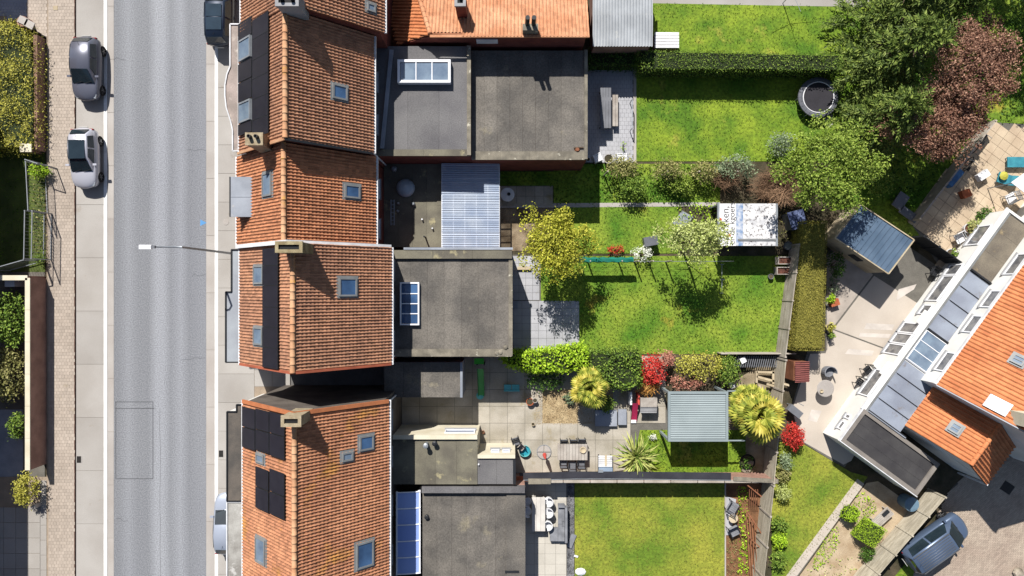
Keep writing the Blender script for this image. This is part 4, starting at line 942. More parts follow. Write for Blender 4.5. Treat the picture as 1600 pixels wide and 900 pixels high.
# ---- wild middle garden
lawn([(865, 256), (1125, 256), (1125, 318), (865, 318)], m_lawnlush, m_weeds, dens=60, size=.14)
lawn([(866, 322), (1060, 322), (1060, 396), (866, 396)], m_lawnlush, m_blade, z=.002, dens=60)
pth = struct('stone_path', MB().prism([W2(780, 318), W2(1125, 316), W2(1125, 322), W2(780, 325)], -.2, .012), m_concr)
sl_ = struct('garden_slabs', sheet([(778, 290), (864, 290), (864, 324), (778, 324)], -.2, -.01), m_slabdk); slabs('paving_slab', PX(779, 0), PX(864, 0), PY(322, 0), PY(291, 0), .02, 6, 2, m_slab2, sl_)
lawn([(778, 268), (866, 268), (866, 290), (778, 290)], m_lawnlush, m_weeds, z=-.004, dens=60, size=.15)
rb = struct('bare_earth', sheet([(778, 326), (866, 324), (850, 392), (778, 392)], -.2, -.008), M('bare_earth', C(168, 150, 124), C(110, 92, 70), 1.2, fa=.3, bump=.6, bscale=14))
c = W(793, 304, .7); t = thing('bistro_table', 'small round white table with a dark item beside the canopy', 'table', (c.x, c.y, 0))
MB().lathe([(.43, 0), (.43, .03), (.40, .035)], (c.x, c.y, .68), 28).build('table_top', m_plwhite, t); MB().tube([(c.x, c.y, .03), (c.x, c.y, .68)], .03, 8).build('stem', m_steel, t); MB().lathe([(.22, 0), (.2, .03)], (c.x, c.y, 0), 16).build('foot', m_steel, t)
tag(MB().lathe([(.09, 0), (.11, .06), (.04, .07)], (c.x+.08, c.y+.02, .716), 10).build('dish', m_dark), 'dark dish lying on the small round white table', 'dish')
tree('yellow_tree', 'small tree with bright yellow spring leaves above the patio shadow', 868, 380, 4.9, 1.6, l_yellow, clumpy(1.8, 1.95, 1.3, 16, 520, 3, .38), .14, 18, .15, tr=.07)
for nm, lb, a in (('garden_shrub', 'brownish green wild bush beside the white planters', (972, 262, 1.6, .95, .6, l_brush)), ('garden_shrub', 'dark green wild bush with long shadow below the upper lawn edge', (985, 292, 1.5, .8, .55, l_hedge)),
        ('garden_shrub', 'feathery grey brush topped with white stalks on the fence line', (1045, 266, 1.7, .9, .5, l_brush)), ('garden_shrub', 'leafy green bush in the wild garden between two leaning posts', (1062, 288, 1.1, .8, .5, l_weed if 'l_weed' in globals() else l_maple)),
        ('garden_shrub', 'grey green bush beside the bare brown thicket', (1150, 262, 1.9, 1.1, .7, l_grey)), ('garden_shrub', 'blue green conical bush on the lawn corner', (1221, 226, 2.2, .55, .6, l_grey)),
        ('garden_shrub', 'dull olive bush in the strip left of the grey bush', (1100, 268, 1.6, .8, .5, l_brush))):
    px, py, h, rx, ry, mt = a; shrub(nm, lb, px, py, h, rx, ry, mt, .13, 70, 14, .16)
def thicket(name, label, px, py, h, rx, ry, n, mat=None):
    c = W(px, py, h*.4); e = thing(name, label, 'thicket', (c.x, c.y, 0)); mb = MB()
    for i in range(n):
        a = random.uniform(0, 6.283); r = random.random()**.5; b = Vector((c.x+rx*.55*r*math.cos(a), c.y+ry*.55*r*math.sin(a), .0))
        p1 = b+Vector((random.uniform(-.4, .4), random.uniform(-.4, .4), h*random.uniform(.35, .6)))
        an = a+random.uniform(-.8, .8); p2 = Vector((c.x+rx*math.cos(an)*random.uniform(.6, 1.1), c.y+ry*math.sin(an)*random.uniform(.6, 1.1), h*random.uniform(.35, 1.)))
        mb.tube([b, p1, p2], [.018, .014, .006], 3, cap=False)
        for k in range(2):
            q = p1.lerp(p2, random.uniform(.2, .8)); mb.tube([q, q+Vector((random.uniform(-.5, .5), random.uniform(-.5, .5), random.uniform(-.1, .3)))], [.009, .004], 3, cap=False)
    mb.build('twigs', mat or m_twig, e); return e
thicket('bare_thicket', 'bare brown twiggy thicket above the printed white roof', 1222, 292, 2.0, 2.2, 1.35, 520)
thicket('bare_thicket', 'small bare twig tangle behind the grey brush', 1130, 280, 1.6, 1.0, .6, 120)
# leaning posts of the wild garden and wire fence posts
def post(px, py, h, label, r=.05, mat=None, group=None):
    b = W(px, py); return tag(MB().tube([b, b+Vector((.02, 0, h))], [r, r*.9], 7).build('fence_post', mat or m_pconc), label, 'fence post', group)
for x in (944, 1034, 1082, 1140): post(x, 274, 1.55, 'grey concrete post along the overgrown wire fence', group='posts of the overgrown fence')
for x in (918, 966, 991, 1013, 1040): post(x, 409, 1.45, 'grey concrete post of the wire fence beside the green tarp', group='posts of the tarp fence')
tp = thing('fence_tarp', 'dark green windbreak cloth stretched along the top of the wire fence', 'tarp', W(940, 405)); mb = MB(); vs = []
for i in range(25):
    x = PX(896, 1.4)+(PX(990, 1.4)-PX(896, 1.4))*i/24; w_ = .03*math.sin(i*1.7); y = PY(409, 0)
    vs += [(x, y+.22+w_, 1.30), (x, y+.10, 1.46+.02*math.sin(i*.9)), (x, y-.06+w_, 1.44), (x, y-.08+w_*.5, .9)]
mb.add(vs, [(i*4+j, (i+1)*4+j, (i+1)*4+j+1, i*4+j+1) for i in range(24) for j in range(3)]); mb.build('cloth', m_tealcloth, tp)
for k in range(3): MB().tube([(PX(896, 1.4), PY(409, 0), .4+.3*k), (PX(1150, 1.4), PY(409, 0), .4+.3*k)], .006, 4).build('wire', m_steel, tp)
tag(MB().obox(W(1016, 377, .5), (.42, .08, 0), (-.06, .28, .05), (0, 0, .25)).build('storage_crate', m_plgrey), 'grey covered crate beside the white blossom shrub', 'crate')
shrub('flower_bush', 'orange red flowering clump at the green tarp', 962, 390, .6, .45, .25, l_red, .1, 26, 10, .08); shrub('flower_bush', 'white blossoming shrub beside the grey crate', 1003, 396, 1.0, .6, .4, l_whiteb, .1, 40, 10, .1)
tree('pale_tree', 'airy pale green blossom tree casting a branched shadow on the lawn', 1086, 374, 5.2, 1.9, l_pale, clumpy(1.9, 1.3, 1.3, 18, 260, 5, .30), .14, 16, .15, tr=.07)
ground_plants('ground_plants', 'mixed weeds and vegetables in the wild garden beds', [(1056, 320), (1122, 320), (1122, 392), (1056, 392)], l_hedgey, 70, .16, .35)
ground_plants('ground_plants', 'rough weeds along the overgrown fence', [(940, 262), (1125, 262), (1125, 312), (940, 312)], l_hedge, 40, .16, .4)
tag(MB().obox(W(1067, 344, .04), (.3, .4, 0), (-.35, .2, 0), (0, 0, .03)).build('plastic_sheet', m_zinc), 'crumpled pale plastic sheet on the vegetable bed', 'plastic sheet')
# structure with printed white sheet
z = 2.0; PB = thing('garden_shelter', 'garden shelter roofed with white printed sheeting and letters', 'shelter', W(1167, 352))
x0, x1, y0, y1 = PX(1124, z), PX(1212, z), PY(384, z), PY(318, z)
m_print_shadow = M('print_and_shadow_sheet', C(240, 238, 236, .7), C(204, 204, 206, .66), 1.6, fa=.06, rough=.4, patch=(C(112, 106, 106), 5.5, .52))  # dark mottling holds both the print and painted twig shadows
m_printw = M('white_sheet', C(244, 243, 242, .72), fa=.03, rough=.4)
m_printb = M('blue_printed_sheet', C(120, 150, 190), C(214, 218, 226), 4., fa=.06, rough=.4)
cuts = [(0, .30, m_printw), (.30, .42, m_printb), (.42, .72, m_print_shadow), (.72, 1., m_print_shadow)]
for a, b_, m_ in cuts: MB().box(x0+(x1-x0)*a+.004, x0+(x1-x0)*b_-.004, y0, y1, z-.03, z).build('printed_panel', m_, PB)
MB().box(x0-.12, x0-.002, y0, y1+.05, z-.08, z+.04).build('edge_rail', m_steel, PB); MB().box(x1+.002, x1+.12, y0-.02, y1, z-.08, z+.03).build('edge_rail', m_steel, PB)
MB().box(x0+(x1-x0)*.33, x1, y0+.30, y0+.42, z+.003, z+.05).build('batten', m_greyf, PB)
for xx in (x0, x1):
    for yy in (y0+.04, y1-.04): MB().bar((xx, yy, 0), (xx, yy, z-.03), .08, .08).build('post', m_steel, PB)
MB().box(x0+.05, x1-.05, y1-.03, y1, 0, z-.04).build('back_wall', m_woodg, PB)
def lettering(txt, loc, size, parent, mat, rz=0., name='lettering', tilt=None):
    cu = bpy.data.curves.new(name, 'FONT'); cu.body = txt; cu.size = size; cu.extrude = .002; cu.align_x = 'LEFT'
    to = bpy.data.objects.new(name, cu); COL.objects.link(to); dg = bpy.context.evaluated_depsgraph_get(); me = bpy.data.meshes.new_from_object(to.evaluated_get(dg)); bpy.data.objects.remove(to)
    me.materials.clear(); me.materials.append(mat); o = bpy.data.objects.new(name, me); COL.objects.link(o); o.parent = parent; o.location = Vector(loc)-worldloc(parent); o.rotation_euler = (0, 0, rz); return o
m_ink = M('black_print', C(52, 50, 54), fa=.05)
lettering('spraken,', (x0+(x1-x0)*.165, y0+.35, z+.004), .60, PB, m_ink, math.pi/2); lettering('er de kgoers.', (x0+(x1-x0)*.27, y0+.06, z+.004), .50, PB, m_ink, math.pi/2)
for px, py in ((1125, 343), (1139, 368)): MB().lathe([(.12, 0), (.1, .012), (.03, .014)], W(px, py, z), 7).build('red_spot', m_plred, PB)
# covered crate stack and pots by the shelter
bx = thing('covered_crates', 'stack wrapped in shiny dark blue plastic beside the printed shelter', 'crate', W(1246, 345)); 
MB().obox(W(1246, 343, 1.)-Vector((0, 0, .5)), (.45, .12, 0), (-.15, .5, 0), (0, 0, .5)).build('crate', m_plgrey, bx); MB().obox(W(1246, 343, 1.02), (.48, .13, 0), (-.16, .54, 0), (0, 0, .03)).build('plastic_cover', M('blue_plastic', C(120, 132, 168), C(60, 66, 100), 2., fa=.2, rough=.25), bx)
round_pot(1232, 384, .28, .4, m_plgrey, 'grey bucket with milky content behind the raised planter', None, 'bucket', M('murky_water', C(150, 156, 150), rough=.1))
ground_plants('ground_plants', 'rubble and weeds around the crates', [(1212, 322), (1262, 322), (1256, 392), (1212, 392)], l_brush, 40, .12, .3)
# ---- middle lawn with fences
lawn([(845, 400), (1232, 400), (1228, 553), (905, 553), (905, 476), (845, 470)], m_lawnlush, m_blade, dens=60, size=.1)
pt2 = struct('patio', sheet([(800, 398), (845, 398), (845, 470), (906, 470), (906, 553), (800, 553)], -.25, -.02), m_slabdk)
slabs('paving_slab', PX(800, 0)-.4, PX(905, 0), PY(552, 0), PY(470, 0), .012, 9, 7, m_slab, pt2, gap=.014); slabs('paving_slab', PX(800, 0), PX(843, 0), PY(469, 0), PY(400, 0), .012, 4, 6, m_slab, pt2, gap=.014)
tag(MB().obox(W(819, 419, .1), (.42, 0, 0), (0, .1, 0), (0, 0, .1)).build('doorstep', m_woodp), 'pale stone doorstep in the shade below the yellow tree', 'step')
tag(MB().box(-.15, .15, -.22, .22, 0, .05).build('floor_grate', m_zinc, local=True), 'grey floor grate beside the flat roof wall on the paved patio', 'grate').location = W(805, 476, .02)
rp_ = thing('raised_planter', 'wooden raised planter with two soil beds against the concrete fence', 'planter', W(1226, 412)); z = .55
for (a, b_) in (((1216, 401), (1242, 413)), ((1214, 417), (1240, 429))):
    p, q = W(*a, z), W(*b_, z); f = MB(); ring(f, (p+q)/2-Vector((0, 0, z)), Vector((1, 0, 0)), Vector((0, 1, 0)), Z3, abs(q.x-p.x)/2, abs(q.y-p.y)/2, .05, 0, z); f.build('planter_box', m_woodg, rp_)
    MB().box(p.x+.06, q.x-.06, q.y+.06, p.y-.06, .02, z-.08).build('soil', M('red_soil', C(120, 74, 58), C(70, 48, 42), 5., fa=.35, bump=.5, bscale=16) if 'red_soil' not in MATS else MATS['red_soil'], rp_)
round_pot(1205, 432, .17, .3, m_plgrey, 'small round grey bucket beside the raised planter', None, 'bucket')
hd_ = thing('garden_hurdle', 'thin white H-shaped tube frame on the lawn shadow edge', 'frame', W(1129, 436))
for a, b_ in (((1125, 413), (1131, 413)), ((1125, 437), (1132, 437)), ((1124, 458), (1130, 458)), ((1128, 413), (1128, 458))): MB().tube([W(*a, .25), W(*b_, .25)], .02, 6).build('tube', m_steel, hd_)
# concrete panel fence on the right of the middle lawns, then timber-ribbed panels
def panel_fence(name, label, A, B, h, nseg, rows, mat, postm, t=.05, cat='fence'):
    A = Vector((A[0], A[1], 0)); B = Vector((B[0], B[1], 0)); e = thing(name, label, cat, A); d = (B-A); L = d.length; d.normalize(); n = Vector((-d.y, d.x, 0))
    bd = MB(); Ls = L/nseg; bd.obox((0, 0, 0), (Ls/2-.05, 0, 0), (0, t/2, 0), (0, 0, h/rows/2-.008)); me = mesh('fence_board', bd, mat); ang = math.atan2(d.y, d.x)
    for i in range(nseg):
        for r_ in range(rows): inst('fence_board', me, e, d*(Ls*(i+.5))+Vector((0, 0, h*(r_+.5)/rows)), (random.uniform(-.02, .02), 0, ang))
    for i in range(nseg+1): MB().obox(A+d*Ls*i+Vector((0, 0, h/2+.02)), d*.05, n*.06, Vector((0, 0, h/2+.02))).build('post', postm, e)
    return e
panel_fence('concrete_fence', 'pale concrete panel fence along the right end of the middle lawn', W2(1234, 384), W2(1212, 554), 1.55, 4, 4, m_pconc, m_pconc)
panel_fence('timber_fence', 'weathered ribbed timber fence beside the fan palm', W2(1210, 558), W2(1192, 742), 1.85, 4, 12, m_plank, m_pconc, .035)
panel_fence('timber_fence', 'weathered ribbed timber fence beside the reddish trellis', W2(1192, 746), W2(1172, 930), 1.85, 4, 12, m_plank, m_pconc, .035)
# ================================================================ lower patio garden
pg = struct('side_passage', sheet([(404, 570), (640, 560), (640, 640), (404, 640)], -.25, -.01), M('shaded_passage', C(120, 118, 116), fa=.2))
pt3 = struct('patio', sheet([(625, 556), (905, 556), (985, 640), (1140, 640), (1140, 742), (625, 742)], -.25, -.02), m_slabdk)
slabs('paving_slab', PX(628, 0), PX(1040, 0), PY(740, 0), PY(556, 0), .012, 15, 7, m_slab2, pt3, gap=.018, skip=lambda x, y: (x > PX(900, 0) and y > PY(640, 0) and x < PX(970, 0)) or (x > PX(985, 0) and y < PY(672, 0)) or (PX(835, 0) < x < PX(915, 0) and PY(664, 0) < y < PY(612, 0)))
gv = struct('gravel_bed', sheet([(834, 664), (980, 664), (980, 560), (842, 600)], -.2, -.006), m_gravel)
Kx = RNG.uniform(PX(836, 0), PX(925, 0), 5200); Ky = RNG.uniform(PY(663, 0), PY(610, 0), 5200)
leafmesh(np.stack([Kx, Ky, np.full(5200, .012)], 1), RNG.normal(size=(5200, 3)), RNG.normal(size=(5200, 3))*.3+np.array([0, 0, 1]), .055, .8).build('pebbles', m_gravel, gv, kind='stuff')
lawn([(1000, 672), (1165, 672), (1165, 742), (985, 742)], m_lawn, m_weeds, z=.01, dens=60, size=.12)
sb_ = struct('planting_soil', sheet([(812, 570), (1000, 552), (1195, 552), (1195, 640), (1045, 640), (985, 640), (900, 622), (812, 620)], -.2, -.012), m_soil)
struct('planting_soil', sheet([(1140, 600), (1205, 560), (1196, 745), (1140, 745)], -.2, .004), M('pale_earth', C(176, 160, 134), C(130, 116, 92), 1., fa=.25, bump=.4, bscale=15))
# raised stone plinth
q = thing('stone_plinth', 'low stone slab platform dappled by palm shade', 'platform', W(948, 652)); 
for a, b_ in (((930, 641), (964, 666)), ((966, 640), (979, 664))):
    p, r_ = W(*a, .3), W(*b_, .3); MB().box(p.x, r_.x, r_.y, p.y, 0, .3).build('stone_block', m_slabblue, q)
hedge('bright_hedge', 'bright yellow-green hedge along the bottom of the wide flat roof', [(786, 553), (832, 552), (870, 548), (908, 540), (920, 552), (918, 572), (880, 580), (830, 580), (790, 570)], 1.7, l_hedgey, .17, 190, rough=.12)
hedge('ivy_hedge', 'dark glossy ivy hedge between the bright hedge and the red maple', [(922, 552), (1000, 548), (1004, 600), (970, 608), (930, 590), (920, 575)], 1.7, l_hedge, .14, 200, rough=.12)
shrub('red_maple', 'bright red maple shrub behind the grey play bench', 1020, 578, 1.9, .75, .85, l_red, .13, 90, 14, .14)
shrub('red_maple', 'pinkish brown shrub between the red maple and the lime shrub', 1040, 562, 1.7, .45, .5, l_pinkbrown, .11, 60, 12, .12)
shrub('grass_clump', 'orange ornamental grass clump below the red maple', 1011, 602, 1.1, .7, .5, l_orange, .26, 60, 12, .1, asp=.18, radial=True)
shrub('lime_shrub', 'lime yellow variegated shrub behind the louvred pergola', 1095, 570, 1.7, 1.5, .7, l_lime, .12, 110, 14, .16); shrub('pink_shrub', 'dusty pink flowering shrub against the pergola edge', 1070, 598, 1.4, 1.1, .35, l_pinkbrown, .11, 50, 12, .12)
shrub('dark_shrub', 'dark green leafy shrub beside the shaded slatted deck', 1138, 580, 1.6, .6, .9, l_hedge, .13, 80, 14, .14)
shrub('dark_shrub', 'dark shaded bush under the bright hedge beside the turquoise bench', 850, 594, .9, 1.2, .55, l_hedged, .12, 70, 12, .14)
shrub('bluish_plant', 'small blue-leaved plant on the gravel beside the fan palm', 890, 622, .6, .35, .35, l_grey, .16, 18, 8, .06)
shrub('dark_shrub', 'low green shrub below the fan palm next to the stone platform', 948, 632, .7, .5, .4, l_hedge, .12, 40, 12, .1)
# palms: each frond is its own piece
def fan_mesh(name, mat, L=.62, n=17, spread=4.3, w=.085):
    mb = MB(); mb.bar((0, 0, 0), (L*.62, 0, .10), .028, .02)
    for i in range(n):
        a = -spread/2+spread*i/(n-1); b = Vector((L*.6, 0, .10)); l = L*.52*(1-.3*abs(2*i/(n-1)-1)**2); d = Vector((math.cos(a), math.sin(a), 0)); s = Vector((-d.y, d.x, 0))*w*.5
        m1 = b+d*l*.6+Vector((0, 0, .03)); t = b+d*l+Vector((0, 0, -.06)); up = Vector((0, 0, .018))
        mb.add([b, m1+s, t, m1-s, m1+up], [(0, 1, 4), (1, 2, 4), (2, 3, 4), (3, 0, 4)])
    return mesh(name, mb, mat)
fan = fan_mesh('frond', l_palm); fan2 = fan_mesh('frond', leafmat('palm_leaf_yellow', (150, 144, 46), (186, 174, 70), (208, 194, 104), .2))
def palm(label, px, py, h, r, n, dead=.25):
    c = W(px, py, h); b = Vector((c.x, c.y, 0)); e = thing('fan_palm', label, 'palm', b)
    mb = MB(); pts = []; rs = []
    for i in range(9): pts.append(b+Vector((0, 0, h*i/8))); rs.append(.13+.02*(i % 2))
    mb.tube(pts, rs, 9); mb.build('trunk', m_bark, e)
    for i in range(n):
        t = i/n; az = i*2.399+random.uniform(-.25, .25); el = R(72-92*t**.75+random.uniform(-8, 8))
        k = r*(.75+.35*random.random()); inst('frond', fan2 if random.random() < dead else fan, e, Vector((0, 0, h)), (random.uniform(-.2, .2), -el*.85, az), (k, k, k))
    return e
palm('fan palm with yellow-green fronds on the gravel bed', 921, 606, 1.9, 1.85, 48, .2); palm('large fan palm with golden fronds between pergola and timber fence', 1182, 648, 2.4, 2.45, 66, .3); palm('smaller fan palm leaning over the fence at the top of the large palm', 1166, 625, 2.0, 1.7, 30, .4)
def strap_mesh(name, mat, L=1.0, w=.07):
    mb = MB(); vs = []
    for t, z, ww in ((0, 0, .7), (.35, .16, 1.), (.7, .2, .8), (1., .05, .05)): vs += [(L*t, -w*ww/2, z*L), (L*t, 0, z*L-.012), (L*t, w*ww/2, z*L)]
    mb.add(vs, [(i*3+j, (i+1)*3+j, (i+1)*3+j+1, i*3+j+1) for i in range(3) for j in range(2)]); return mesh(name, mb, mat)
st1 = strap_mesh('strap_leaf', l_yucca); st2 = strap_mesh('strap_leaf', leafmat('yucca_leaf_dark', (80, 112, 40), (120, 146, 60), (160, 176, 86), .2))
c = W(994, 712, .6); yu = thing('yucca', 'spiky variegated yucca with long striped leaves beside the black wall', 'yucca', (c.x, c.y, 0)); MB().lathe([(.12, 0), (.09, .5)], (c.x, c.y, 0), 8).build('stem', m_bark, yu)
for i in range(90):
    t = i/90; k = random.uniform(1.2, 1.8); inst('strap_leaf', st1 if random.random() < .7 else st2, yu, (0, 0, .45), (random.uniform(-.3, .3), -R(80-85*t**.7), i*2.399), (k, k, k))
round_pot(1168, 722, .5, .3, m_black, 'dark shaded round planter tub at the end of the black wall', l_hedged)
# louvred pergola
z = 2.5; PG = thing('pergola', 'grey aluminium pergola with horizontal louvre roof', 'pergola', W(1092, 650)); x0, x1, y0, y1 = PX(1044, z), PX(1138, z), PY(690, z), PY(612, z)
f = MB(); ring(f, Vector(((x0+x1)/2, (y0+y1)/2, z-.2)), Vector((1, 0, 0)), Vector((0, 1, 0)), Z3, (x1-x0)/2, (y1-y0)/2, .14, 0, .2); f.build('roof_frame', m_alu, PG)
lm = MB().obox((0, 0, 0), ((x1-x0)/2-.15, 0, 0), (0, .072, 0), (0, 0, .012)); lm = mesh('louvre', lm, m_alu); n = 20
for i in range(n): inst('louvre', lm, PG, Vector(((x0+x1)/2, y0+.17+(y1-y0-.34)*(i+.5)/n, z-.06))-worldloc(PG), (R(-24), 0, 0))
for xx in (x0+.07, x1-.07):
    for yy in (y0+.07, y1-.07): MB().bar((xx, yy, 0), (xx, yy, z-.2), .13, .13).build('post', m_alu, PG)
for k, yy in enumerate((y0, y1)): MB().bar((x1+.02, yy, z-.28), (x1+1.1, yy, z-.3), .07, .07).build('side_beam', m_alu, PG)
# black-topped boundary wall between the patio garden and the lower lawn
BW = thing('garden_wall', 'long garden wall with black sheet top and pale stone edge above the lower lawn', 'wall', W(1000, 745)); z = 1.6
pts = [(812, 744), (900, 742), (980, 742), (1060, 743), (1142, 744)]
for (xa, ya), (xb, yb) in zip(pts[:-1], pts[1:]):
    MB().bar(W(xa, ya, z), W(xb, yb, z), .40, .05).build('black_sheet', M('black_sheet', C(70, 70, 76), C(56, 56, 62), 1., rough=.4, fa=.1) if 'black_sheet' not in MATS else MATS['black_sheet'], BW)
    MB().bar(W(xa, ya+6.2, z-.02), W(xb, yb+6.2, z-.02), .035, .06).build('steel_edge', m_steel, BW)
for k in range(9):
    xa, xb = 838+k*42, 838+(k+1)*42
    MB().bar(W(xa+.6, 752, z-.06), W(xb-.6, 752, z-.06), .17, .07).build('coping_stone', m_pconc, BW)
a, b_ = W(812, 748, z), W(1215, 752, z); MB().box(a.x, b_.x, b_.y-.05, b_.y+.12, 0, z-.1).build('wall_body', m_brickb, BW)
MB().obox(W(843, 752, z+.05), (.68, 0, 0), (0, .16, 0), (0, 0, .05)).build('flat_stone', m_coping, BW); MB().box(W(880, 0)[0]+2.0, W(880, 0)[0]+2.3, PY(738, z), PY(734, z), z+.0, z+.08).build('hinge_plate', m_steel, BW)
MB().bar(W(1146, 748, z), W(1216, 752, z), .25, .05).build('sheet_end', m_coping, BW); MB().obox(W(812, 747, z), (.2, .02, 0), (0, .12, 0), (0, 0, .05)).build('corner_tile', m_terra, BW)
# furniture on the patio
def table(name, label, r, z, boards, mat, legm, ang=0, cat='table'):
    p, q = W(r[0], r[1], z), W(r[2], r[3], z); c = (p+q)/2; hx, hy = abs(q.x-p.x)/2, abs(p.y-q.y)/2; t = thing(name, label, cat, (c.x, c.y, 0), ang)
    for i in range(boards): MB().box(-hx+2*hx*i/boards+.006, -hx+2*hx*(i+1)/boards-.006, -hy, hy, z-.04, z).build('table_board', mat, t, local=True)
    for sx_ in (-1, 1):
        for sy_ in (-1, 1): MB().bar((sx_*(hx-.1), sy_*(hy-.1), 0), (sx_*(hx-.1), sy_*(hy-.1), z-.04), .07, .07).build('leg', legm, t, local=True)
    return t
def chair(label, px, py, ang, mat, legm=None, w=.46, group=None, name='garden_chair', slats=4):
    """chair facing local -y, backrest on +y"""
    c = W(px, py, .45); t = thing(name, label, 'chair', (c.x, c.y, 0), ang, group); legm = legm or m_dark
    for i in range(slats): MB().box(-w/2, w/2, -w/2+w*i/slats+.006, -w/2+w*(i+1)/slats-.006, .42, .45).build('seat_slat', mat, t, local=True)
    for i in range(3): MB().obox((0, w/2+.03+.02*i, .58+.12*i), (w/2, 0, 0), (0, .008, 0), (0, 0, .045)).build('back_slat', mat, t, local=True)
    for sx_ in (-1, 1):
        MB().bar((sx_*(w/2-.02), -w/2+.02, 0), (sx_*(w/2-.02), -w/2+.02, .64), .035, .035).build('leg', legm, t, local=True)
        MB().bar((sx_*(w/2-.02), w/2, 0), (sx_*(w/2-.02), w/2+.08, .92), .035, .035).build('leg', legm, t, local=True)
        MB().bar((sx_*(w/2-.02), -w/2, .65), (sx_*(w/2-.02), w/2+.03, .65), .045, .025).build('armrest', legm, t, local=True)
    return t
table('dining_table', 'silvered wooden dining table with a round basket on it', (871, 694, 918, 719), .76, 10, m_woodg, m_woodg)
for px, py, a, lb in ((881, 693, 0, 'dark mesh chair tucked in at the top left of the wooden dining table'), (896, 693, 0, 'dark mesh chair at the middle of the upper table side'), (909, 692, 0, 'dark mesh chair beside the basket on the upper table side'), (880, 721, math.pi, 'dark mesh chair tucked under the lower table side'), (894, 727, math.pi, 'dark mesh chair pulled out towards the black wall'), (908, 722, math.pi, 'dark mesh chair on the lower side under the basket')):
    chair(lb, px, py, a, m_plgrey)
c = W(911, 703, .765); bk = MB(); torus(bk, (c.x, c.y, .82), .17, .04, 20, 6); bk.lathe([(.02, 0), (.16, 0), (.17, .05), (.15, .05), (.02, .02)], (c.x, c.y, .768), 18); tag(bk.build('basket', m_woodp), 'round pale wicker basket on the wooden dining table', 'basket')
c = W(850, 706); pa = thing('closed_parasol', 'closed red parasol on a round cross base', 'parasol', c)
for k in range(4): 
    a0 = k*math.pi/2+.06; a1 = (k+1)*math.pi/2-.06; P = [(c.x+.05, c.y)]+[(c.x+.42*math.cos(a), c.y+.42*math.sin(a)) for a in np.linspace(a0, a1, 7)]; P[0] = (c.x+.04*math.cos((a0+a1)/2), c.y+.04*math.sin((a0+a1)/2)); MB().prism(P, .02, .09).build('base_plate', m_concr, pa)
torus(MB(), (c.x, c.y, .06), .44, .025, 28, 6).build('base_ring', m_steel, pa); MB().tube([c, c+Vector((0, 0, 1.75))], .025, 8).build('pole', m_steel, pa); MB().lathe([(.03, .55), (.13, .75), (.11, 1.1), (.07, 1.5), (.02, 1.78)], c, 9).build('folded_canopy', m_plred, pa)
c = W(820, 705, .3); tb = thing('water_tub', 'round turquoise tub with water between two chairs', 'tub', (c.x, c.y, 0)); MB().lathe([(.30, 0), (.36, .3), (.33, .3), (.28, .06), (.02, .05)], (c.x, c.y, 0), 20).build('tub', m_plturq, tb); MB().lathe([(.3, 0), (.3, .01)], (c.x, c.y, .18), 20).build('water', M('blue_water', C(60, 170, 190), rough=.08), tb)
chair('dark folding chair leaning by the turquoise tub', 806, 690, .3, m_plgrey); chair('small brown folding chair tight against the turquoise tub', 815, 699, .8, m_woodg, w=.36)
lo = thing('deck_chair', 'striped deck chair with blue-grey cushion against the black wall', 'deck chair', W(946, 724)); p, q_ = W(935, 712, .4), W(957, 740, .5)
for i in range(6): MB().box(p.x, q_.x, p.y-.12*i-.09, p.y-.12*i, .36, .40).build('slat', m_plwhite, lo)
MB().box(p.x, q_.x, q_.y, p.y-.72, .42, .56).build('cushion', m_clothbl, lo); MB().box(p.x+.4, p.x+.52, p.y-.62, p.y+.05, .405, .43).build('wooden_tray', m_woodp, lo)
for xx in (p.x+.04, q_.x-.04): MB().box(xx-.03, xx+.03, q_.y, p.y, 0, .36).build('side_rail', m_dark, lo)
# slide and toys
sd = thing('garden_slide', 'green garden slide ending on the paved patio', 'slide', W(750, 590)); 
MB().box(PX(741, 1.2), PX(756, 1.2), PY(569, 1.2), PY(560, 1.2), 1.16, 1.2).build('platform', M('bright_green_plastic', C(76, 214, 50), rough=.35), sd)
mb = MB(); A, B_ = W(751, 576, 1.1), W(750, 619, .12); mm = []
for i in range(9):
    t = i/8; y = A.y+(B_.y-A.y)*t; zz = 1.1*(1-t)**1.25+.1; x = A.x; mm += [(x-.2, y, zz+.14), (x-.17, y, zz), (x+.17, y, zz), (x+.2, y, zz+.14)]
mb.add(mm, [(i*4+j, i*4+j+1, (i+1)*4+j+1, (i+1)*4+j) for i in range(8) for j in range(3)]); mb.build('chute', m_plgreen, sd); MB().lathe([(.22, 0), (.24, .06), (.1, .08)], (B_.x, B_.y+.02, .04), 12).build('chute_end', m_plturq, sd)
for sx_ in (-1, 1): MB().bar((A.x+sx_*.22, A.y+.3, 0), (A.x+sx_*.22, A.y+.25, 1.3), .05, .05).build('leg', m_dark, sd)
for k in range(4): MB().bar((A.x-.22, A.y+.3, .25+.25*k), (A.x+.22, A.y+.3, .25+.25*k), .05, .04).build('rung', m_dark, sd)
tq = thing('toy_bench', 'small turquoise two-seat toy bench in the shade', 'toy bench', W(799, 606)); p, q_ = W(787, 601, .35), W(812, 611, .35)
for k in range(2): MB().box(p.x+(q_.x-p.x)*k/2+.02, p.x+(q_.x-p.x)*(k+1)/2-.02, q_.y, p.y, .26, .35).build('seat', m_plturq, tq)
MB().box(p.x, q_.x, q_.y-.02, q_.y+.06, .351, .42).build('back_edge', m_plturq, tq); [MB().box(xx-.03, xx+.03, q_.y+.05, p.y-.05, 0, .26).build('leg', m_plturq, tq) for xx in (p.x+.06, q_.x-.06)]
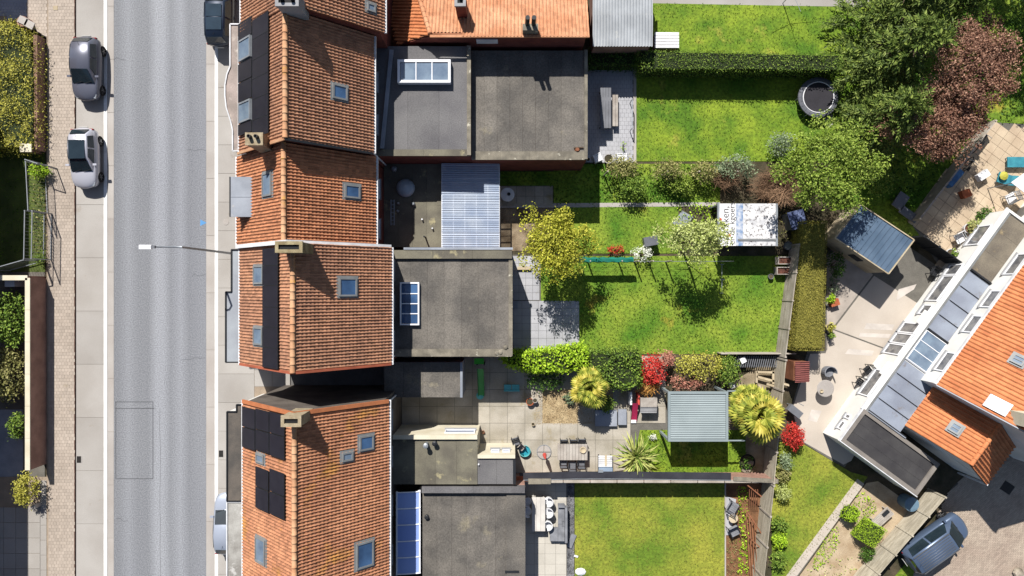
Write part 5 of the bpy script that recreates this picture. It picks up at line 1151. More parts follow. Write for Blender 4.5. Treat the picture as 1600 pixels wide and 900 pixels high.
round_pot(828, 628, .24, .35, m_terra, 'terracotta pot at the corner of the gravel bed'); round_pot(836, 626, .15, .4, m_concr, 'small pale stone pot beside the terracotta pot'); round_pot(833, 663, .11, .2, m_woodp, 'tiny ochre pot on the edge between slabs and gravel'); round_pot(755, 675, .09, .2, m_terra, 'tiny terracotta pot by the cream parapet wall')
pb = thing('play_bench', 'grey topped play bench with slatted front beside the pink slide', 'play bench', W(1014, 634)); p, q_ = W(1001, 622, .9), W(1027, 636, .9); MB().box(p.x, q_.x, q_.y, p.y, 0, .9).build('bench_box', m_woodg, pb)
for k in range(4): MB().box(p.x, q_.x, q_.y-.10*(k+1)+.01, q_.y-.10*k-.01, .8-.03*k, .84-.03*k).build('front_slat', m_greyw, pb)
ps = thing('toy_slide', 'small pink toy slide with white end beside the play bench', 'slide', W(992, 640)); mb = MB(); A, B_ = W(992, 630, .7), W(990, 658, .08); mm = []
for i in range(8):
    t = i/7; y = A.y+(B_.y-A.y)*t; zz = .65*(1-t)**1.2+.06; x = A.x+(B_.x-A.x)*t; mm += [(x-.19, y, zz+.1), (x-.16, y, zz), (x+.16, y, zz), (x+.19, y, zz+.1)]
mb.add(mm, [(i*4+j, i*4+j+1, (i+1)*4+j+1, (i+1)*4+j) for i in range(7) for j in range(3)]); mb.build('chute', m_plpink, ps); MB().box(B_.x-.16, B_.x+.16, B_.y-.12, B_.y+.12, .03, .09).build('chute_end', m_plwhite, ps)
MB().box(A.x-.3, A.x-.18, A.y-.1, A.y+.7, .1, .75).build('side_panel', m_plwhite, ps); MB().box(A.x+.18, A.x+.3, A.y-.1, A.y+.6, .1, .7).build('side_panel', m_plred, ps)
sk = shrub('rock_plant', 'pale succulent clump at the edge of the small lawn', 1020, 682, .35, .25, .22, l_whiteb, .1, 14, 8, .06)
# slatted deck and timber stack by the fence
dk = thing('slat_screen', 'dark slatted screen lying in shade beside the fence corner', 'screen', W(1190, 566)); A, B_ = W(1147, 556, .5), W(1222, 574, .5)
for k in range(22): x = A.x+(B_.x-A.x)*k/22; MB().bar((x+.16, A.y, .5), (x, B_.y, .5), .05, .03).build('slat', m_plgrey, dk)
for y in (A.y-.1, B_.y+.1): MB().bar((A.x, y, .45), (B_.x, y, .45), .05, .06).build('rail', m_dark, dk)
MB().box(W(1120, 552).x, W(1235, 552).x, PY(553.5, .9), PY(552, .9), 0, .9).build('edge_board', m_pconc, dk)
tk = thing('timber_pile', 'pale timber frame of loose beams beside the slatted screen', 'timber', W(1196, 592))
for a, b_ in (((1182, 580), (1182, 598)), ((1182, 581), (1210, 582)), ((1182, 588), (1233, 602)), ((1198, 600), (1220, 606)), ((1186, 602), (1190, 612)), ((1208, 580), (1208, 600))): MB().bar(W(*a, .4), W(*b_, .4), .13, .09).build('beam', m_woodp, tk)
for (xx, yy) in ((1183, 581), (1209, 581), (1183, 597), (1209, 600)): w_ = W(xx, yy, .4); MB().bar((w_.x, w_.y, 0), (w_.x, w_.y, .36), .08, .08).build('stub_leg', m_woodp, tk)
for px, py, lb in ((1171, 722, 'pale rock beside the dark planter tub'), (1165, 734, 'smaller white rock at the wall end')): 
    c = W(px, py); mb = MB(); mb.lathe([(.2, 0), (.3, .12), (.22, .25), (.06, .3)], c, 7, 1.1, .8); tag(mb.build('rock', m_rubble), lb, 'rock')
for px, py, lb in ((1161, 563, 'small white box lying on the slatted screen'), (1144, 602, 'white flower bucket in the leafy shrub')): tag(MB().obox(W(px, py, .56), (.15, .08, 0), (-.08, .15, 0), (0, 0, .05)).build('white_box', m_plwhite), lb, 'box')
# ================================================================ lowest lawn and terrace
pt4 = struct('patio', sheet([(818, 752), (886, 752), (886, 930), (818, 930)], -.25, -.02), m_slabdk); slabs('paving_slab', PX(818, 0), PX(885, 0), PY(930, 0), PY(752, 0), .012, 4, 11, M('cream_slab', C(214, 208, 196), C(200, 194, 182), .6, fa=.06, obj=.04), pt4, gap=.012)
gs = struct('gravel_strip', sheet([(886, 752), (897, 752), (897, 930), (886, 930)], -.2, .0), m_gravelg); n = 2600
leafmesh(np.stack([RNG.uniform(PX(886, 0), PX(897, 0), n), RNG.uniform(PY(930, 0), PY(752, 0), n), np.full(n, .015)], 1), RNG.normal(size=(n, 3)), RNG.normal(size=(n, 3))*.3+np.array([0, 0, 1]), .07, .8).build('pebbles', m_gravelg, gs, kind='stuff')
lawn([(898, 752), (1132, 752), (1132, 930), (898, 930)], m_lawndry, m_bladedry, z=.006, dens=60)
struct('lawn_edging', MB().box(PX(1132, 0), PX(1134, 0), PY(930, 0), PY(752, 0), -.2, .06), m_concr)
struct('planting_soil', sheet([(1134, 752), (1200, 752), (1178, 930), (1134, 930)], -.2, -.01), M('bark_mulch', C(150, 108, 76), C(116, 82, 56), 2., fa=.3, bump=.5, bscale=16))
m_wt = M('white_table', C(224, 218, 210, .66), fa=.04)
table('terrace_table', 'long pale terrace table with white tub chairs on the lower patio', (831, 777, 852, 830), .76, 3, m_wt, m_wt)
def tub_chair(label, px, py, ang, group=None):
    c = W(px, py, .7); t = thing('tub_chair', label, 'chair', (c.x, c.y, 0), ang, group); mb = MB(); vs = []
    n = 13
    for i in range(n):
        a = R(-110+220*i/(n-1)); 
        for r_, zz in ((.27, .30), (.31, .74), (.27, .75), (.23, .42)): vs.append((r_*math.cos(a), r_*math.sin(a), zz-.0*(abs(a))))
    mb.add(vs, [(i*4+j, (i+1)*4+j, (i+1)*4+j+1, i*4+j+1) for i in range(n-1) for j in range(3)]); mb.build('shell', m_plwhite, t, local=True)
    MB().lathe([(.24, .36), (.25, .42), (.22, .44)], (0, 0, 0), 16).build('seat', m_plwhite, t, local=True)
    for k in range(4): a = k*math.pi/2+.78; MB().bar((.16*math.cos(a), .16*math.sin(a), .36), (.24*math.cos(a), .24*math.sin(a), 0), .035, .035).build('leg', m_woodp, t, local=True)
for px, py, a, lb in ((825, 785, math.pi, 'white tub chair on the wall side at the shaded end of the terrace table'), (825, 801, math.pi, 'white tub chair on the wall side, second from the shaded table end'), (857, 785, 0, 'white tub chair on the lawn side in shadow at the table end'), (857, 802, 0, 'sunlit white tub chair on the lawn side of the terrace table'), (856, 822, .25, 'white tub chair pulled out farthest from the shaded table end')): tub_chair(lb, px, py, a)
so_ = thing('outdoor_sofa', 'pale grey outdoor corner sofa on the lower patio', 'sofa', W(874, 815)); p, q_ = W(872, 792, .42), W(886, 846, .42)
for k in range(2): MB().box(p.x, q_.x-.16, q_.y+(p.y-q_.y)*k/2+.01, q_.y+(p.y-q_.y)*(k+1)/2-.01, .26, .42).build('seat_cushion', m_cloth, so_)
MB().box(q_.x-.15, q_.x, q_.y, p.y, .1, .72).build('backrest', m_cloth, so_); MB().box(p.x, q_.x-.151, p.y+.0, p.y+.14, .1, .6).build('armrest', m_cloth, so_); MB().box(p.x+.03, q_.x-.18, q_.y+.03, p.y-.03, .02, .255).build('sofa_base', m_plgrey, so_)
MB().box(p.x-.5, p.x-.01, q_.y, q_.y+.8, .1, .38).build('ottoman_seat', m_cloth, so_)
cube_planter(882, 818, .34, 0, 'small grey cube lantern behind the outdoor sofa', m_plgrey, .45)
tag(MB().obox(W(893, 845, .05), (.16, .4, 0), (-.15, .06, 0), (0, 0, .05)).build('folded_cover', m_cloth), 'crumpled grey cover on the gravel strip', 'cover')
tag(MB().lathe([(.3, 0), (.28, .08), (.12, .14)], W(907, 893), 9, 1.2, .8).build('white_toy', m_plwhite), 'white plastic toy on the lawn beside the gravel strip', 'toy'); tag(MB().obox(W(900, 869, .03), (.12, -.04, 0), (.03, .05, 0), (0, 0, .03)).build('paper_scrap', m_plwhite), 'white scrap lying on the lawn edge by the gravel', 'scrap')
chair('grey slatted lounge chair turned to the round side table near the black wall', 1145, 792, 2.6, m_cloth, w=.62, slats=5, name='lounge_chair'); chair('grey slatted lounge chair beyond the round wooden side table', 1147, 830, .45, m_cloth, w=.62, slats=5, name='lounge_chair')
c = W(1146, 810, .45); t = thing('side_table', 'round wooden side table between two lounge chairs', 'table', (c.x, c.y, 0)); MB().lathe([(.29, 0), (.29, .03)], (c.x, c.y, .42), 20).build('table_top', m_woodp, t); [MB().bar((c.x+.2*math.cos(a), c.y+.2*math.sin(a), 0), (c.x+.14*math.cos(a), c.y+.14*math.sin(a), .42), .03, .03).build('leg', m_dark, t) for a in (0, 2.1, 4.2)]
struct('seating_slab', MB().prism([W2(1134, 775), W2(1150, 780), W2(1142, 836), W2(1134, 836)], -.1, .03), m_slab)
ground_plants('ground_plants', 'green ground cover strip behind the lounge chairs', [(1150, 760), (1168, 760), (1170, 930), (1148, 930), (1156, 840)], l_hedgey, 90, .15, .3)
ground_plants('ground_plants', 'dry grasses below the lounge chairs', [(1135, 840), (1154, 840), (1150, 930), (1135, 930)], l_brush, 90, .16, .25, asp=.2)
for i, (a, b_) in enumerate((((1173, 760), (1180, 930)),)): pass
tr_ = thing('trellis', 'reddish brown wooden trellis leaning along the timber fence', 'trellis', W(1180, 820))
for k in range(5): MB().bar(W(1171+k*3.2, 765, 1.2), W(1171+k*3.2, 790, .7), .04, .03).build('lath', m_woodb, tr_)
MB().bar(W(1168, 758, 1.3), W(1190, 776, 1.25), .07, .05).build('top_beam', m_woodb, tr_)
for k in range(4): MB().bar(W(1166+k*4, 800+k*4, .6), W(1172+k*4, 905, .4), .04, .03).build('lath', m_woodb, tr_)
for a, b_ in (((1163, 792), (1195, 842)), ((1163, 832), (1192, 860))): MB().bar(W(*a, .7), W(*b_, .7), .06, .04).build('cross_beam', m_woodb, tr_)
# ================================================================ right-hand plots: terrace, white house, shed, driveway
U = Vector((math.cos(R(54)), math.sin(R(54)), 0)); V_ = Vector((math.sin(R(54)), -math.cos(R(54)), 0)); Q0 = Vector((19.53, -9.08, 0))
def Q(u, v, z=0.): return Q0+U*u+V_*v+Vector((0, 0, z))
def Q2(u, v): q = Q(u, v); return (q.x, q.y)
def qbox(mb, u0, u1, v0, v1, z0, z1): return mb.prism([Q2(u0, v0), Q2(u1, v0), Q2(u1, v1), Q2(u0, v1)], z0, z1)
ter = struct('concrete_terrace', sheet([(1262, 548), (1290, 548), (1290, 400), (1340, 330), (1500, 440), (1440, 520), (1320, 730), (1300, 720), (1252, 690), (1236, 640)], -.25, -.012), m_slabdk)
cells = [([(1252, 690), (1236, 640), (1264, 560), (1291, 552), (1336, 470), (1372, 478), (1302, 690), (1318, 728)], 0)]
def px_piece(name, poly, z, mat, parent, t=.05): return MB().prism([W2(x, y) for x, y in poly], z-t, z).build(name, mat, parent)
px_piece('terrace_slab', [(1251, 688), (1238, 640), (1266, 553), (1290, 552), (1302, 516), (1420, 560), (1330, 720), (1318, 726)], .0, m_patio_r, ter)
px_piece('terrace_slab', [(1303, 514), (1366, 431), (1440, 478), (1500, 440), (1470, 520), (1421, 558)], .0, m_patio_r, ter)
px_piece('terrace_slab', [(1292, 548), (1292, 400), (1316, 384), (1364, 429), (1301, 512)], .0, M('terrace_slab_grey', C(196, 184, 172), fa=.08), ter)
for poly in ([(1354, 505), (1398, 507), (1394, 516), (1350, 514)], [(1344, 520), (1392, 522), (1389, 528), (1342, 526)], [(1326, 545), (1366, 548), (1362, 556), (1320, 553)], [(1268, 640), (1284, 642), (1276, 660), (1262, 656)], [(1404, 452), (1432, 444), (1428, 452), (1400, 470)]): px_piece('pale_inset_slab', poly, .006, M('pale_inset', C(226, 216, 206), fa=.04) if 'pale_inset' not in MATS else MATS['pale_inset'], ter, .003)
# --- white house
WH = thing('white_house', 'white rendered house with orange tiled roofs set diagonally beside the terrace', 'house', Q(6, 3))
z1, z2 = 2.3, 4.2
w = MB(); qbox(w, 0, 2.36, 0.04, 5.6, 0, z1-.02); w.build('garage_wall', m_render, WH)
w = MB(); qbox(w, 2.36, 17, 0.04, 2.6, 0, z1-.04); w.build('extension_wall', m_render, WH)
w = MB(); qbox(w, 5.75, 24, 1.78, 10.7, 0, z2-.06); w.build('main_wall', m_render, WH)
w = MB(); qbox(w, 3.02, 5.75, 2.62, 8.1, 0, 2.8); w.build('wing_wall', m_render, WH)
def qpiece(name, mat, u0, u1, v0, v1, z0, z1_, parent=None): m_ = MB(); qbox(m_, u0, u1, v0, v1, z0, z1_); return m_.build(name, mat, parent or WH)
# garage felt roof with raised rim
for i in range(3): qpiece('felt_strip', m_feltdk, .25+.63*i, .25+.63*(i+1)-.008, .25, 5.35, z1-.02, z1+.02+.004*(i % 2))
for a in ((0, .24, 0, 5.6), (2.14, 2.36, 0, 5.6), (.24, 2.14, 0, .24), (.24, 2.14, 5.36, 5.6)): qpiece('roof_rim', M('garage_rim', C(150, 142, 134), fa=.1) if 'garage_rim' not in MATS else MATS['garage_rim'], a[0], a[1], a[2], a[3], z1-.02, z1+.12)
for a in ((-.05, -.002, -.05, 5.65), (0, 2.36, -.05, -.002)): qpiece('white_trim', m_zincw, a[0], a[1], a[2], a[3], z1-.12, z1+.13)
# lead roofs, skylight, gravel roof
m_lead = M('lead_sheet', C(166, 174, 188), C(146, 152, 166), .8, rough=.5, fa=.08, obj=.06, patch=(C(140, 134, 134), 1.2, .6))
for i in range(4): qpiece('lead_sheet', m_lead, 2.5+.92*i, 2.5+.92*(i+1)-.03, .3, 2.62, z1-.04, z1+.02)
for i in range(1, 4): qpiece('lead_roll', m_dark, 2.5+.92*i-.035, 2.5+.92*i+.005, .4, 2.6, z1-.03, z1+.06)
qpiece('lead_roll', m_dark, 2.42, 2.5, .3, 3.0, z1-.04, z1+.14); qpiece('lead_roll', m_zinc, 2.365, 2.419, .3, 3.0, z1-.04, z1+.2)
for i in range(4): qpiece('lead_sheet', m_lead, 8.5+1.06*i, 8.5+1.06*(i+1)-.03, .3, 1.76, z1-.04, z1+.02)
for i in range(1, 4): qpiece('lead_roll', m_dark, 8.5+1.06*i-.035, 8.5+1.06*i+.005, .4, 1.74, z1-.03, z1+.06)
for u in (8.4, 12.76): qpiece('lead_roll', m_dark, u, u+.1, .3, 1.76, z1-.04, z1+.16)
m_gr = M('gravel_roof', C(142, 132, 116), C(112, 104, 94), .8, fa=.25, fine=30, sx=(1, 1, 1), patch=(C(172, 154, 120), .8, .6))
for i in range(3): qpiece('felt_strip', m_gr, 12.88+1.38*i, 12.88+1.38*(i+1)-.01, .3, 1.76, z1-.04, z1+.01)
qpiece('roof_rim', m_render, 2.36, 17.05, -.03, .14, z1-.06, z1+.10); qpiece('inner_gutter', m_greyf, 2.36, 17, .142, .3, z1-.05, z1+.05); qpiece('roof_rim', m_render, 16.9, 17.05, .142, 1.76, z1-.06, z1+.10)
qpiece('white_gutter', m_zincw, 2.3, 17.08, -.12, -.032, z1-.03, z1+.06)
sg_ = qpiece('roof_window', m_upvc, 6.24, 8.36, .28, 1.78, z1-.04, z1+.06)
for i in range(3): qpiece('pane', m_glassl, 6.3+.68*i+.02, 6.3+.68*(i+1)-.02, .36, 1.72, z1+.061, z1+.075, sg_)
for i in range(4): qpiece('glazing_bar', m_upvc, 6.3+.68*i-.02, 6.3+.68*i+.02, .32, 1.74, z1+.062, z1+.10, sg_)
# main roof
zr = z2+4.5*.88 
Mp = [Q(5.6, 1.62, z2), Q(24, 1.62, z2), Q(24, 6.2, zr), Q(5.6, 6.2, zr)]; Mq = [Q(5.6, 10.8, z2), Q(24, 10.8, z2), Q(24, 6.2, zr), Q(5.6, 6.2, zr)]
tile_poly(WH, Mp, m_tile4, w=.235, e=.33, roll=.075); slab_under(WH, Mp, m_woodb); slab_under(WH, Mq, m_tile4)
g_ = MB(); P = [Q(5.76, 1.8, z2-.1), Q(5.76, 10.6, z2-.1), Q(5.76, 6.2, zr-.2)]; P2 = [p+U*.2 for p in P]; g_.add(P+P2, [(0, 1, 2), (5, 4, 3), (0, 3, 4, 1), (1, 4, 5, 2), (2, 5, 3, 0)]); g_.build('gable_wall', m_render, WH)
ridge(WH, Q(5.6, 6.2, zr+.05), Q(24, 6.2, zr+.05), mat=m_tile4)
qpiece('white_gutter', m_zincw, 5.6, 24, 1.50, 1.62, z2-.14, z2+.02); MB().bar(Q(5.56, 1.62, z2+.02), Q(5.56, 6.2, zr+.02), .06, .14).build('verge_trim', m_zinc, WH)
skylight(WH, Mp, (1578, 556, 1604, 572), m_greyf, m_glassl, bars=1, rise=.18, fl=.14)
cc = Q(6.15, 4.7); chimney(WH, (cc.x, cc.y), .7, .7, 6.2, 7.75, m_cream, [(-.15, 0), (.15, 0)], potm=m_terra)
MB().obox(Q(6.15, 3.75, z2+.88*2.13+.12), U*.38, (V_+Vector((0, 0, .88)))*.42, Vector((0, 0, .03))).build('flashing', m_plwhite, WH)
# wing roof
zw = 4.85; Wp = [Q(2.92, 2.35, 2.75), Q(5.74, 2.35, 2.75), Q(5.74, 5.4, zw), Q(2.92, 5.4, zw)]; Wq = [Q(2.92, 8.3, 2.75), Q(5.74, 8.3, 2.75), Q(5.74, 5.4, zw), Q(2.92, 5.4, zw)]
for p in (Wp, Wq): tile_poly(WH, p, m_tile4, w=.235, e=.33, roll=.075); slab_under(WH, p, m_woodb)
g_ = MB(); P = [Q(3.04, 2.65, 2.7), Q(3.04, 8.05, 2.7), Q(3.04, 5.4, zw-.2)]; P2 = [p+U*.2 for p in P]; g_.add(P+P2, [(0, 1, 2), (5, 4, 3), (0, 3, 4, 1), (1, 4, 5, 2), (2, 5, 3, 0)]); g_.build('gable_wall', m_render, WH)
ridge(WH, Q(2.92, 5.4, zw+.05), Q(5.7, 5.4, zw+.05), mat=m_tile4); skylight(WH, Wp, (1481, 661, 1504, 679), m_greyf, m_glassl, bars=1, rise=.18, fl=.14)
qpiece('white_gutter', m_zincw, 2.9, 3.0, 8.31, 8.40, 0.1, 2.75)
# windows of both white walls
nW = -V_; m_glassw = M('curtained_glass', C(150, 148, 146), C(96, 98, 104), 2.5, fa=.1, rough=.1, spec=.8)
for u, w_, h_, zc in ((.9, .55, .5, 1.4), (1.55, .3, .6, 1.4), (4.1, 1.9, 1.1, 1.35), (6.6, .75, 1.7, 1.1), (7.4, .75, 1.7, 1.1), (8.2, .75, 1.7, 1.1), (9.6, .7, .9, 1.4), (11.2, 1.9, 1.1, 1.35), (12.6, .8, 1.2, 1.3), (15.2, 1.5, 1.2, 1.3)):
    p = Q(u, .04, zc); wall_window(WH, p.x, p.y, zc, w_, h_, nW, pane=m_glassw)
for u, w_ in ((7.2, 1.3), (9.9, 1.2), (11.7, 1.2), (14.2, 1.5), (16.6, 1.2)):
    p = Q(u, 1.78, 3.3); wall_window(WH, p.x, p.y, 3.3, w_, .85, nW, pane=m_glassw)
for u in (5.2, 9.0): p = Q(u, 0, z1-.5); MB().obox(p-V_*.10, U*.45, V_*.12, Z3*.03).build('door_ledge', m_render, WH)
# --- timber shed with standing-seam roof
SD = thing('timber_shed', 'pale timber shed with dark blue standing-seam roof', 'shed', W(1366, 375)); zt = 2.4
K4 = [W(1345, 320, zt), W(1428, 375, zt), W(1388, 428, zt), W(1305, 372, zt)]; ctr = sum(K4, Vector())/4
dl = (K4[1]-K4[0]).normalized(); ds = (K4[3]-K4[0]).normalized(); Ll = (K4[1]-K4[0]).length; Ls = (K4[3]-K4[0]).length
I4 = [ctr+(p-ctr)*.95 for p in K4]; MB().prism([(p.x, p.y) for p in I4], 0, zt-.1).build('shed_wall', m_woodp, SD)
m_shroof = M('blue_grey_sheet', C(104, 124, 146), C(88, 108, 130), 1., rough=.4, fa=.05, obj=.04)
for i in range(12):
    a, b_ = i/12, (i+1)/12; c = K4[0]+dl*Ll*(a+b_)/2+ds*Ls/2; MB().obox(c-Z3*.04, dl*(Ll/24-.004), ds*Ls/2, Z3*.03).build('roof_sheet', m_shroof, SD)
    if i: c = K4[0]+dl*Ll*a+ds*Ls/2; MB().obox(c+Z3*.01, dl*.014, ds*(Ls/2-.03), Z3*.022).build('seam', m_shroof, SD)
for a, b_ in zip(K4, K4[1:]+K4[:1]): MB().bar(a, b_, .06, .12).build('fascia', m_woodp, SD)
p = (K4[3]*.45+K4[2]*.55); nn = ds.copy(); MB().obox(Vector((p.x, p.y, 1.3))-ds*.06, dl*.35, ds*.03, Z3*.35).build('window', m_dark, SD)
# lean-to with red tiles by the fence
z = 1.7; LT = thing('tiled_lean_to', 'tiny lean-to with red-brown tiled roof at the hedge end', 'lean-to', W(1256, 580)); a, b_ = W(1241, 565, z), W(1265, 597, z)
tile_poly(LT, [(b_.x, b_.y, z-.1), (b_.x, a.y, z-.1), (a.x, a.y, z+.15), (a.x, b_.y, z+.15)], M('maroon_tile', C(146, 88, 82), C(122, 70, 66), 1., fa=.15, isl=.15), w=.13, e=.3); MB().box(a.x+.05, b_.x-.05, b_.y+.05, a.y-.02, 0, z-.2).build('lean_to_wall', m_woodb, LT)
hedge('flat_hedge', 'tall flat-topped olive hedge along the terrace', [(1256, 345), (1293, 345), (1288, 548), (1241, 548), (1248, 460)], 1.9, l_olive, .06, 560, rough=.012, corem=M('olive_core', C(138, 132, 56), C(116, 112, 46), 2., fa=.3))
# terrace furniture
c = W(1290, 607, .74); t = thing('round_table', 'round pale stone table with a small basket on the terrace', 'table', (c.x, c.y, 0)); MB().lathe([(.52, 0), (.53, .03), (.5, .045)], (c.x, c.y, .70), 30).build('table_top', m_concr, t); MB().lathe([(.2, 0), (.07, .1), (.06, .7)], (c.x, c.y, 0), 12).build('pedestal', m_concr, t)
tag(MB().lathe([(.07, 0), (.12, .09), (.09, .09), (.02, .03)], W(1283, 611, .75), 12).build('bowl', m_woodp), 'small brown bowl on the round stone table', 'bowl')
c = W(1300, 583, .9); t = thing('grey_parasol', 'grey tub armchair with high rounded back beside the round stone table', 'armchair', (c.x, c.y, 0), .2); t.name = 'armchair'
mb = MB(); vs = []
for i in range(13):
    a = R(-20+220*i/12)
    for r_, zz in ((.36, .2), (.4, .8), (.36, .82), (.31, .42)): vs.append((r_*math.cos(a), r_*math.sin(a), zz))
mb.add(vs, [(i*4+j, (i+1)*4+j, (i+1)*4+j+1, i*4+j+1) for i in range(12) for j in range(3)]); mb.build('shell', m_cloth, t, local=True); MB().lathe([(.32, .2), (.33, .42), (.3, .45)], (0, 0, 0), 16).build('seat', m_cloth, t, local=True)
chair('dark wire chair beside the white house windows', 1356, 578, -.9, m_dark, name='wire_chair'); chair('dark wire chair nearer the garage end of the terrace', 1344, 597, -.6, m_dark, name='wire_chair')
chair('dark chair in the shade at the white house corner by the hedge wall', 1460, 425, -.5, m_dark, name='wire_chair')
round_pot(1297, 511, .22, .4, m_woodp, 'ochre pot with yellow flowers at the olive hedge', l_lime); round_pot(1297, 524, .14, .3, m_dark, 'small black pot just below the yellow flower pot', l_hedge)
bx = thing('terracotta_trough', 'square terracotta trough with a green plant beside the hedge', 'trough', W(1303, 470)); c = W(1305, 473, .4); MB().obox((c.x, c.y, .2), (.26, .08, 0), (-.06, .2, 0), (0, 0, .2)).build('trough', m_terra, bx); crown(bx, l_hedgey, [(c.x-.3, c.y+.25, .45, .25, .25, .25, 22)], .12, 10, .06, name='plant', kind='stuff')
shrub('dark_shrub', 'dark shaded shrub group beside the timber shed wall', 1305, 415, 1.0, .5, .9, l_hedged, .12, 50, 12, .12); shrub('dark_shrub', 'bluish potted herb by the shed corner', 1302, 446, .6, .3, .4, l_grey, .1, 24, 10, .08)
bb = thing('barbecue', 'grey lidded barbecue trolley by the timber fence', 'barbecue', W(1243, 645)); c = W(1243, 643, .9); MB().obox((c.x, c.y, .78), (.35, -.28, 0), (.14, .17, 0), (0, 0, .14)).build('lid', m_plgrey, bb); MB().obox((c.x, c.y, .58), (.33, -.26, 0), (.13, .16, 0), (0, 0, .05)).build('tray', m_steel, bb)
for sx_ in (-1, 1):
    for sy_ in (-1, 1): q_ = Vector((c.x, c.y, 0))+Vector((.28, -.22, 0))*sx_+Vector((.11, .13, 0))*sy_; MB().bar(q_, q_+Z3*.55, .04, .04).build('leg', m_steel, bb)
MB().tube([W(1248, 630, .8), W(1256, 634, .8)], .02, 6).build('handle', m_steel, bb)
shrub('red_bush', 'round bright red bush beside the timber fence', 1240, 680, 1.2, .6, .7, l_red, .1, 110, 14, .1); shrub('red_bush', 'small red tuft below the round red bush', 1241, 701, .6, .2, .2, l_red, .09, 14, 8, .05)
# fence between shed and shaded garden
panel_fence('dark_fence', 'dark slatted fence in shade behind the timber shed', W2(1420, 372), W2(1490, 420), 1.6, 3, 8, m_dark, m_dark, .04)
panel_fence('grey_wall_fence', 'grey rendered garden wall lined with bicycles behind the copper trees', W2(1535, 196), W2(1420, 345), 1.2, 5, 3, m_pconc, m_pconc, .10)
# upper terrace behind the house
ut = struct('upper_terrace', sheet([(1420, 345), (1540, 190), (1640, 190), (1640, 330), (1520, 440), (1470, 420)], -.25, -.02), m_slabdk)
me_sl = mesh('terrace_tile', MB().box(-.29, .29, -.29, .29, -.04, 0), M('buff_tile', C(216, 196, 168), C(196, 174, 148), .9, fa=.1, obj=.06)); PT_ = [W2(1424, 345), W2(1540, 196), W2(1640, 196), W2(1640, 326), W2(1518, 436), W2(1472, 416)]
for i in range(-16, 20):
    for j in range(-14, 18):
        p = W(1520, 320)+U*.6*i+V_*.6*j
        if inpoly(np.array([p.x]), np.array([p.y]), PT_)[0]: inst('terrace_tile', me_sl, ut, Vector((p.x, p.y, .006+random.uniform(-.003, .003)))-worldloc(ut), (0, 0, R(54)))
def lounger(label, px, py, ang, mat, L=1.5):
    c = W(px, py, .4); t = thing('sun_lounger', label, 'lounger', (c.x, c.y, 0), ang); MB().box(-L/2, L/4, -.32, .32, .28, .36).build('seat_cushion', mat, t, local=True); MB().obox((L*.38, 0, .5), (L*.14, 0, .14), (0, .32, 0), (-.03, 0, .04)).build('back_cushion', mat, t, local=True)
    for x in (-L/2+.1, L/4): 
        for y in (-.28, .28): MB().bar((x, y, 0), (x, y, .28), .05, .05).build('leg', m_steel, t, local=True)
m_tealc = M('teal_cushion', C(70, 156, 172), C(54, 130, 150), 2., fa=.1)
lounger('teal cushioned lounger on the upper terrace', 1594, 253, .0, m_tealc); lounger('teal lounger with green cloth next to the white canopy', 1574, 280, -.3, m_tealc, 1.1)
tag(MB().lathe([(.2, 0), (.28, .1), (.1, .18)], W(1567, 275, .45), 8).build('green_cushion', l_lime), 'lime green cushion on the teal lounger', 'cushion')
chair('white slatted chair on the upper terrace beside the shaded house corner', 1580, 310, -1.1, m_plwhite, m_steel, .62, slats=5, name='terrace_chair'); chair('white crumpled-cover chair between the two flower pots', 1500, 372, .5, m_plwhite, m_steel, .6, name='terrace_chair')
round_pot(1515, 357, .34, .4, m_plwhite, 'white round pot with red-brown soil beside tall leaves', l_brush, soil=MATS['red_soil'], n=8, leaf=.2); round_pot(1486, 396, .3, .4, m_plwhite, 'white round pot with spiky plant near the flat roof edge', l_hedge, n=8, leaf=.2)
shrub('potted_fern', 'green arching fern beside the upper white pot', 1522, 350, .7, .4, .35, l_pale, .22, 20, 8, .06, asp=.25, radial=True); shrub('potted_fern', 'green arching fern beside the lower white pot', 1500, 398, .7, .4, .35, l_hedge, .22, 20, 8, .06, asp=.25, radial=True); shrub('dark_bush', 'black-green rounded bush casting shade by the flat roof corner', 1537, 335, .8, .4, .35, l_hedged, .12, 40, 10, .08)
wc = thing('white_canopy', 'white canvas canopy reaching in beside the teal loungers', 'canopy', W(1600, 290)); MB().prism([W2(1580, 285, 2.2), W2(1612, 262, 2.2), W2(1640, 290, 2.2), W2(1606, 305, 2.2)], 2.16, 2.2).build('canvas', m_plwhite, wc); [MB().bar((W2(x, y, 2.2)[0], W2(x, y, 2.2)[1], 0), (W2(x, y, 2.2)[0], W2(x, y, 2.2)[1], 2.16), .05, .05).build('post', m_steel, wc) for x, y in ((1583, 286), (1607, 303))]
tag(MB().obox(W(1535, 274, .35), (.3, .2, 0), (-.12, .18, 0), (0, 0, .18)).build('crate', m_plwhite), 'white open crate in the middle of the upper terrace', 'crate'); tag(MB().obox(W(1508, 303, .2), (.25, .1, 0), (-.1, .22, 0), (0, 0, .2)).build('flower_trough', m_terra), 'brownish stone trough on the shaded upper terrace', 'trough')
tag(MB().obox(W(1490, 279, .6), (.38, .45, 0), (-.14, .12, 0), (0, 0, .25)).build('blue_cover', M('blue_tarp', C(80, 130, 180), C(50, 90, 140), 2., fa=.15, rough=.4)), 'blue tarpaulin bundle on the garden wall', 'tarp')
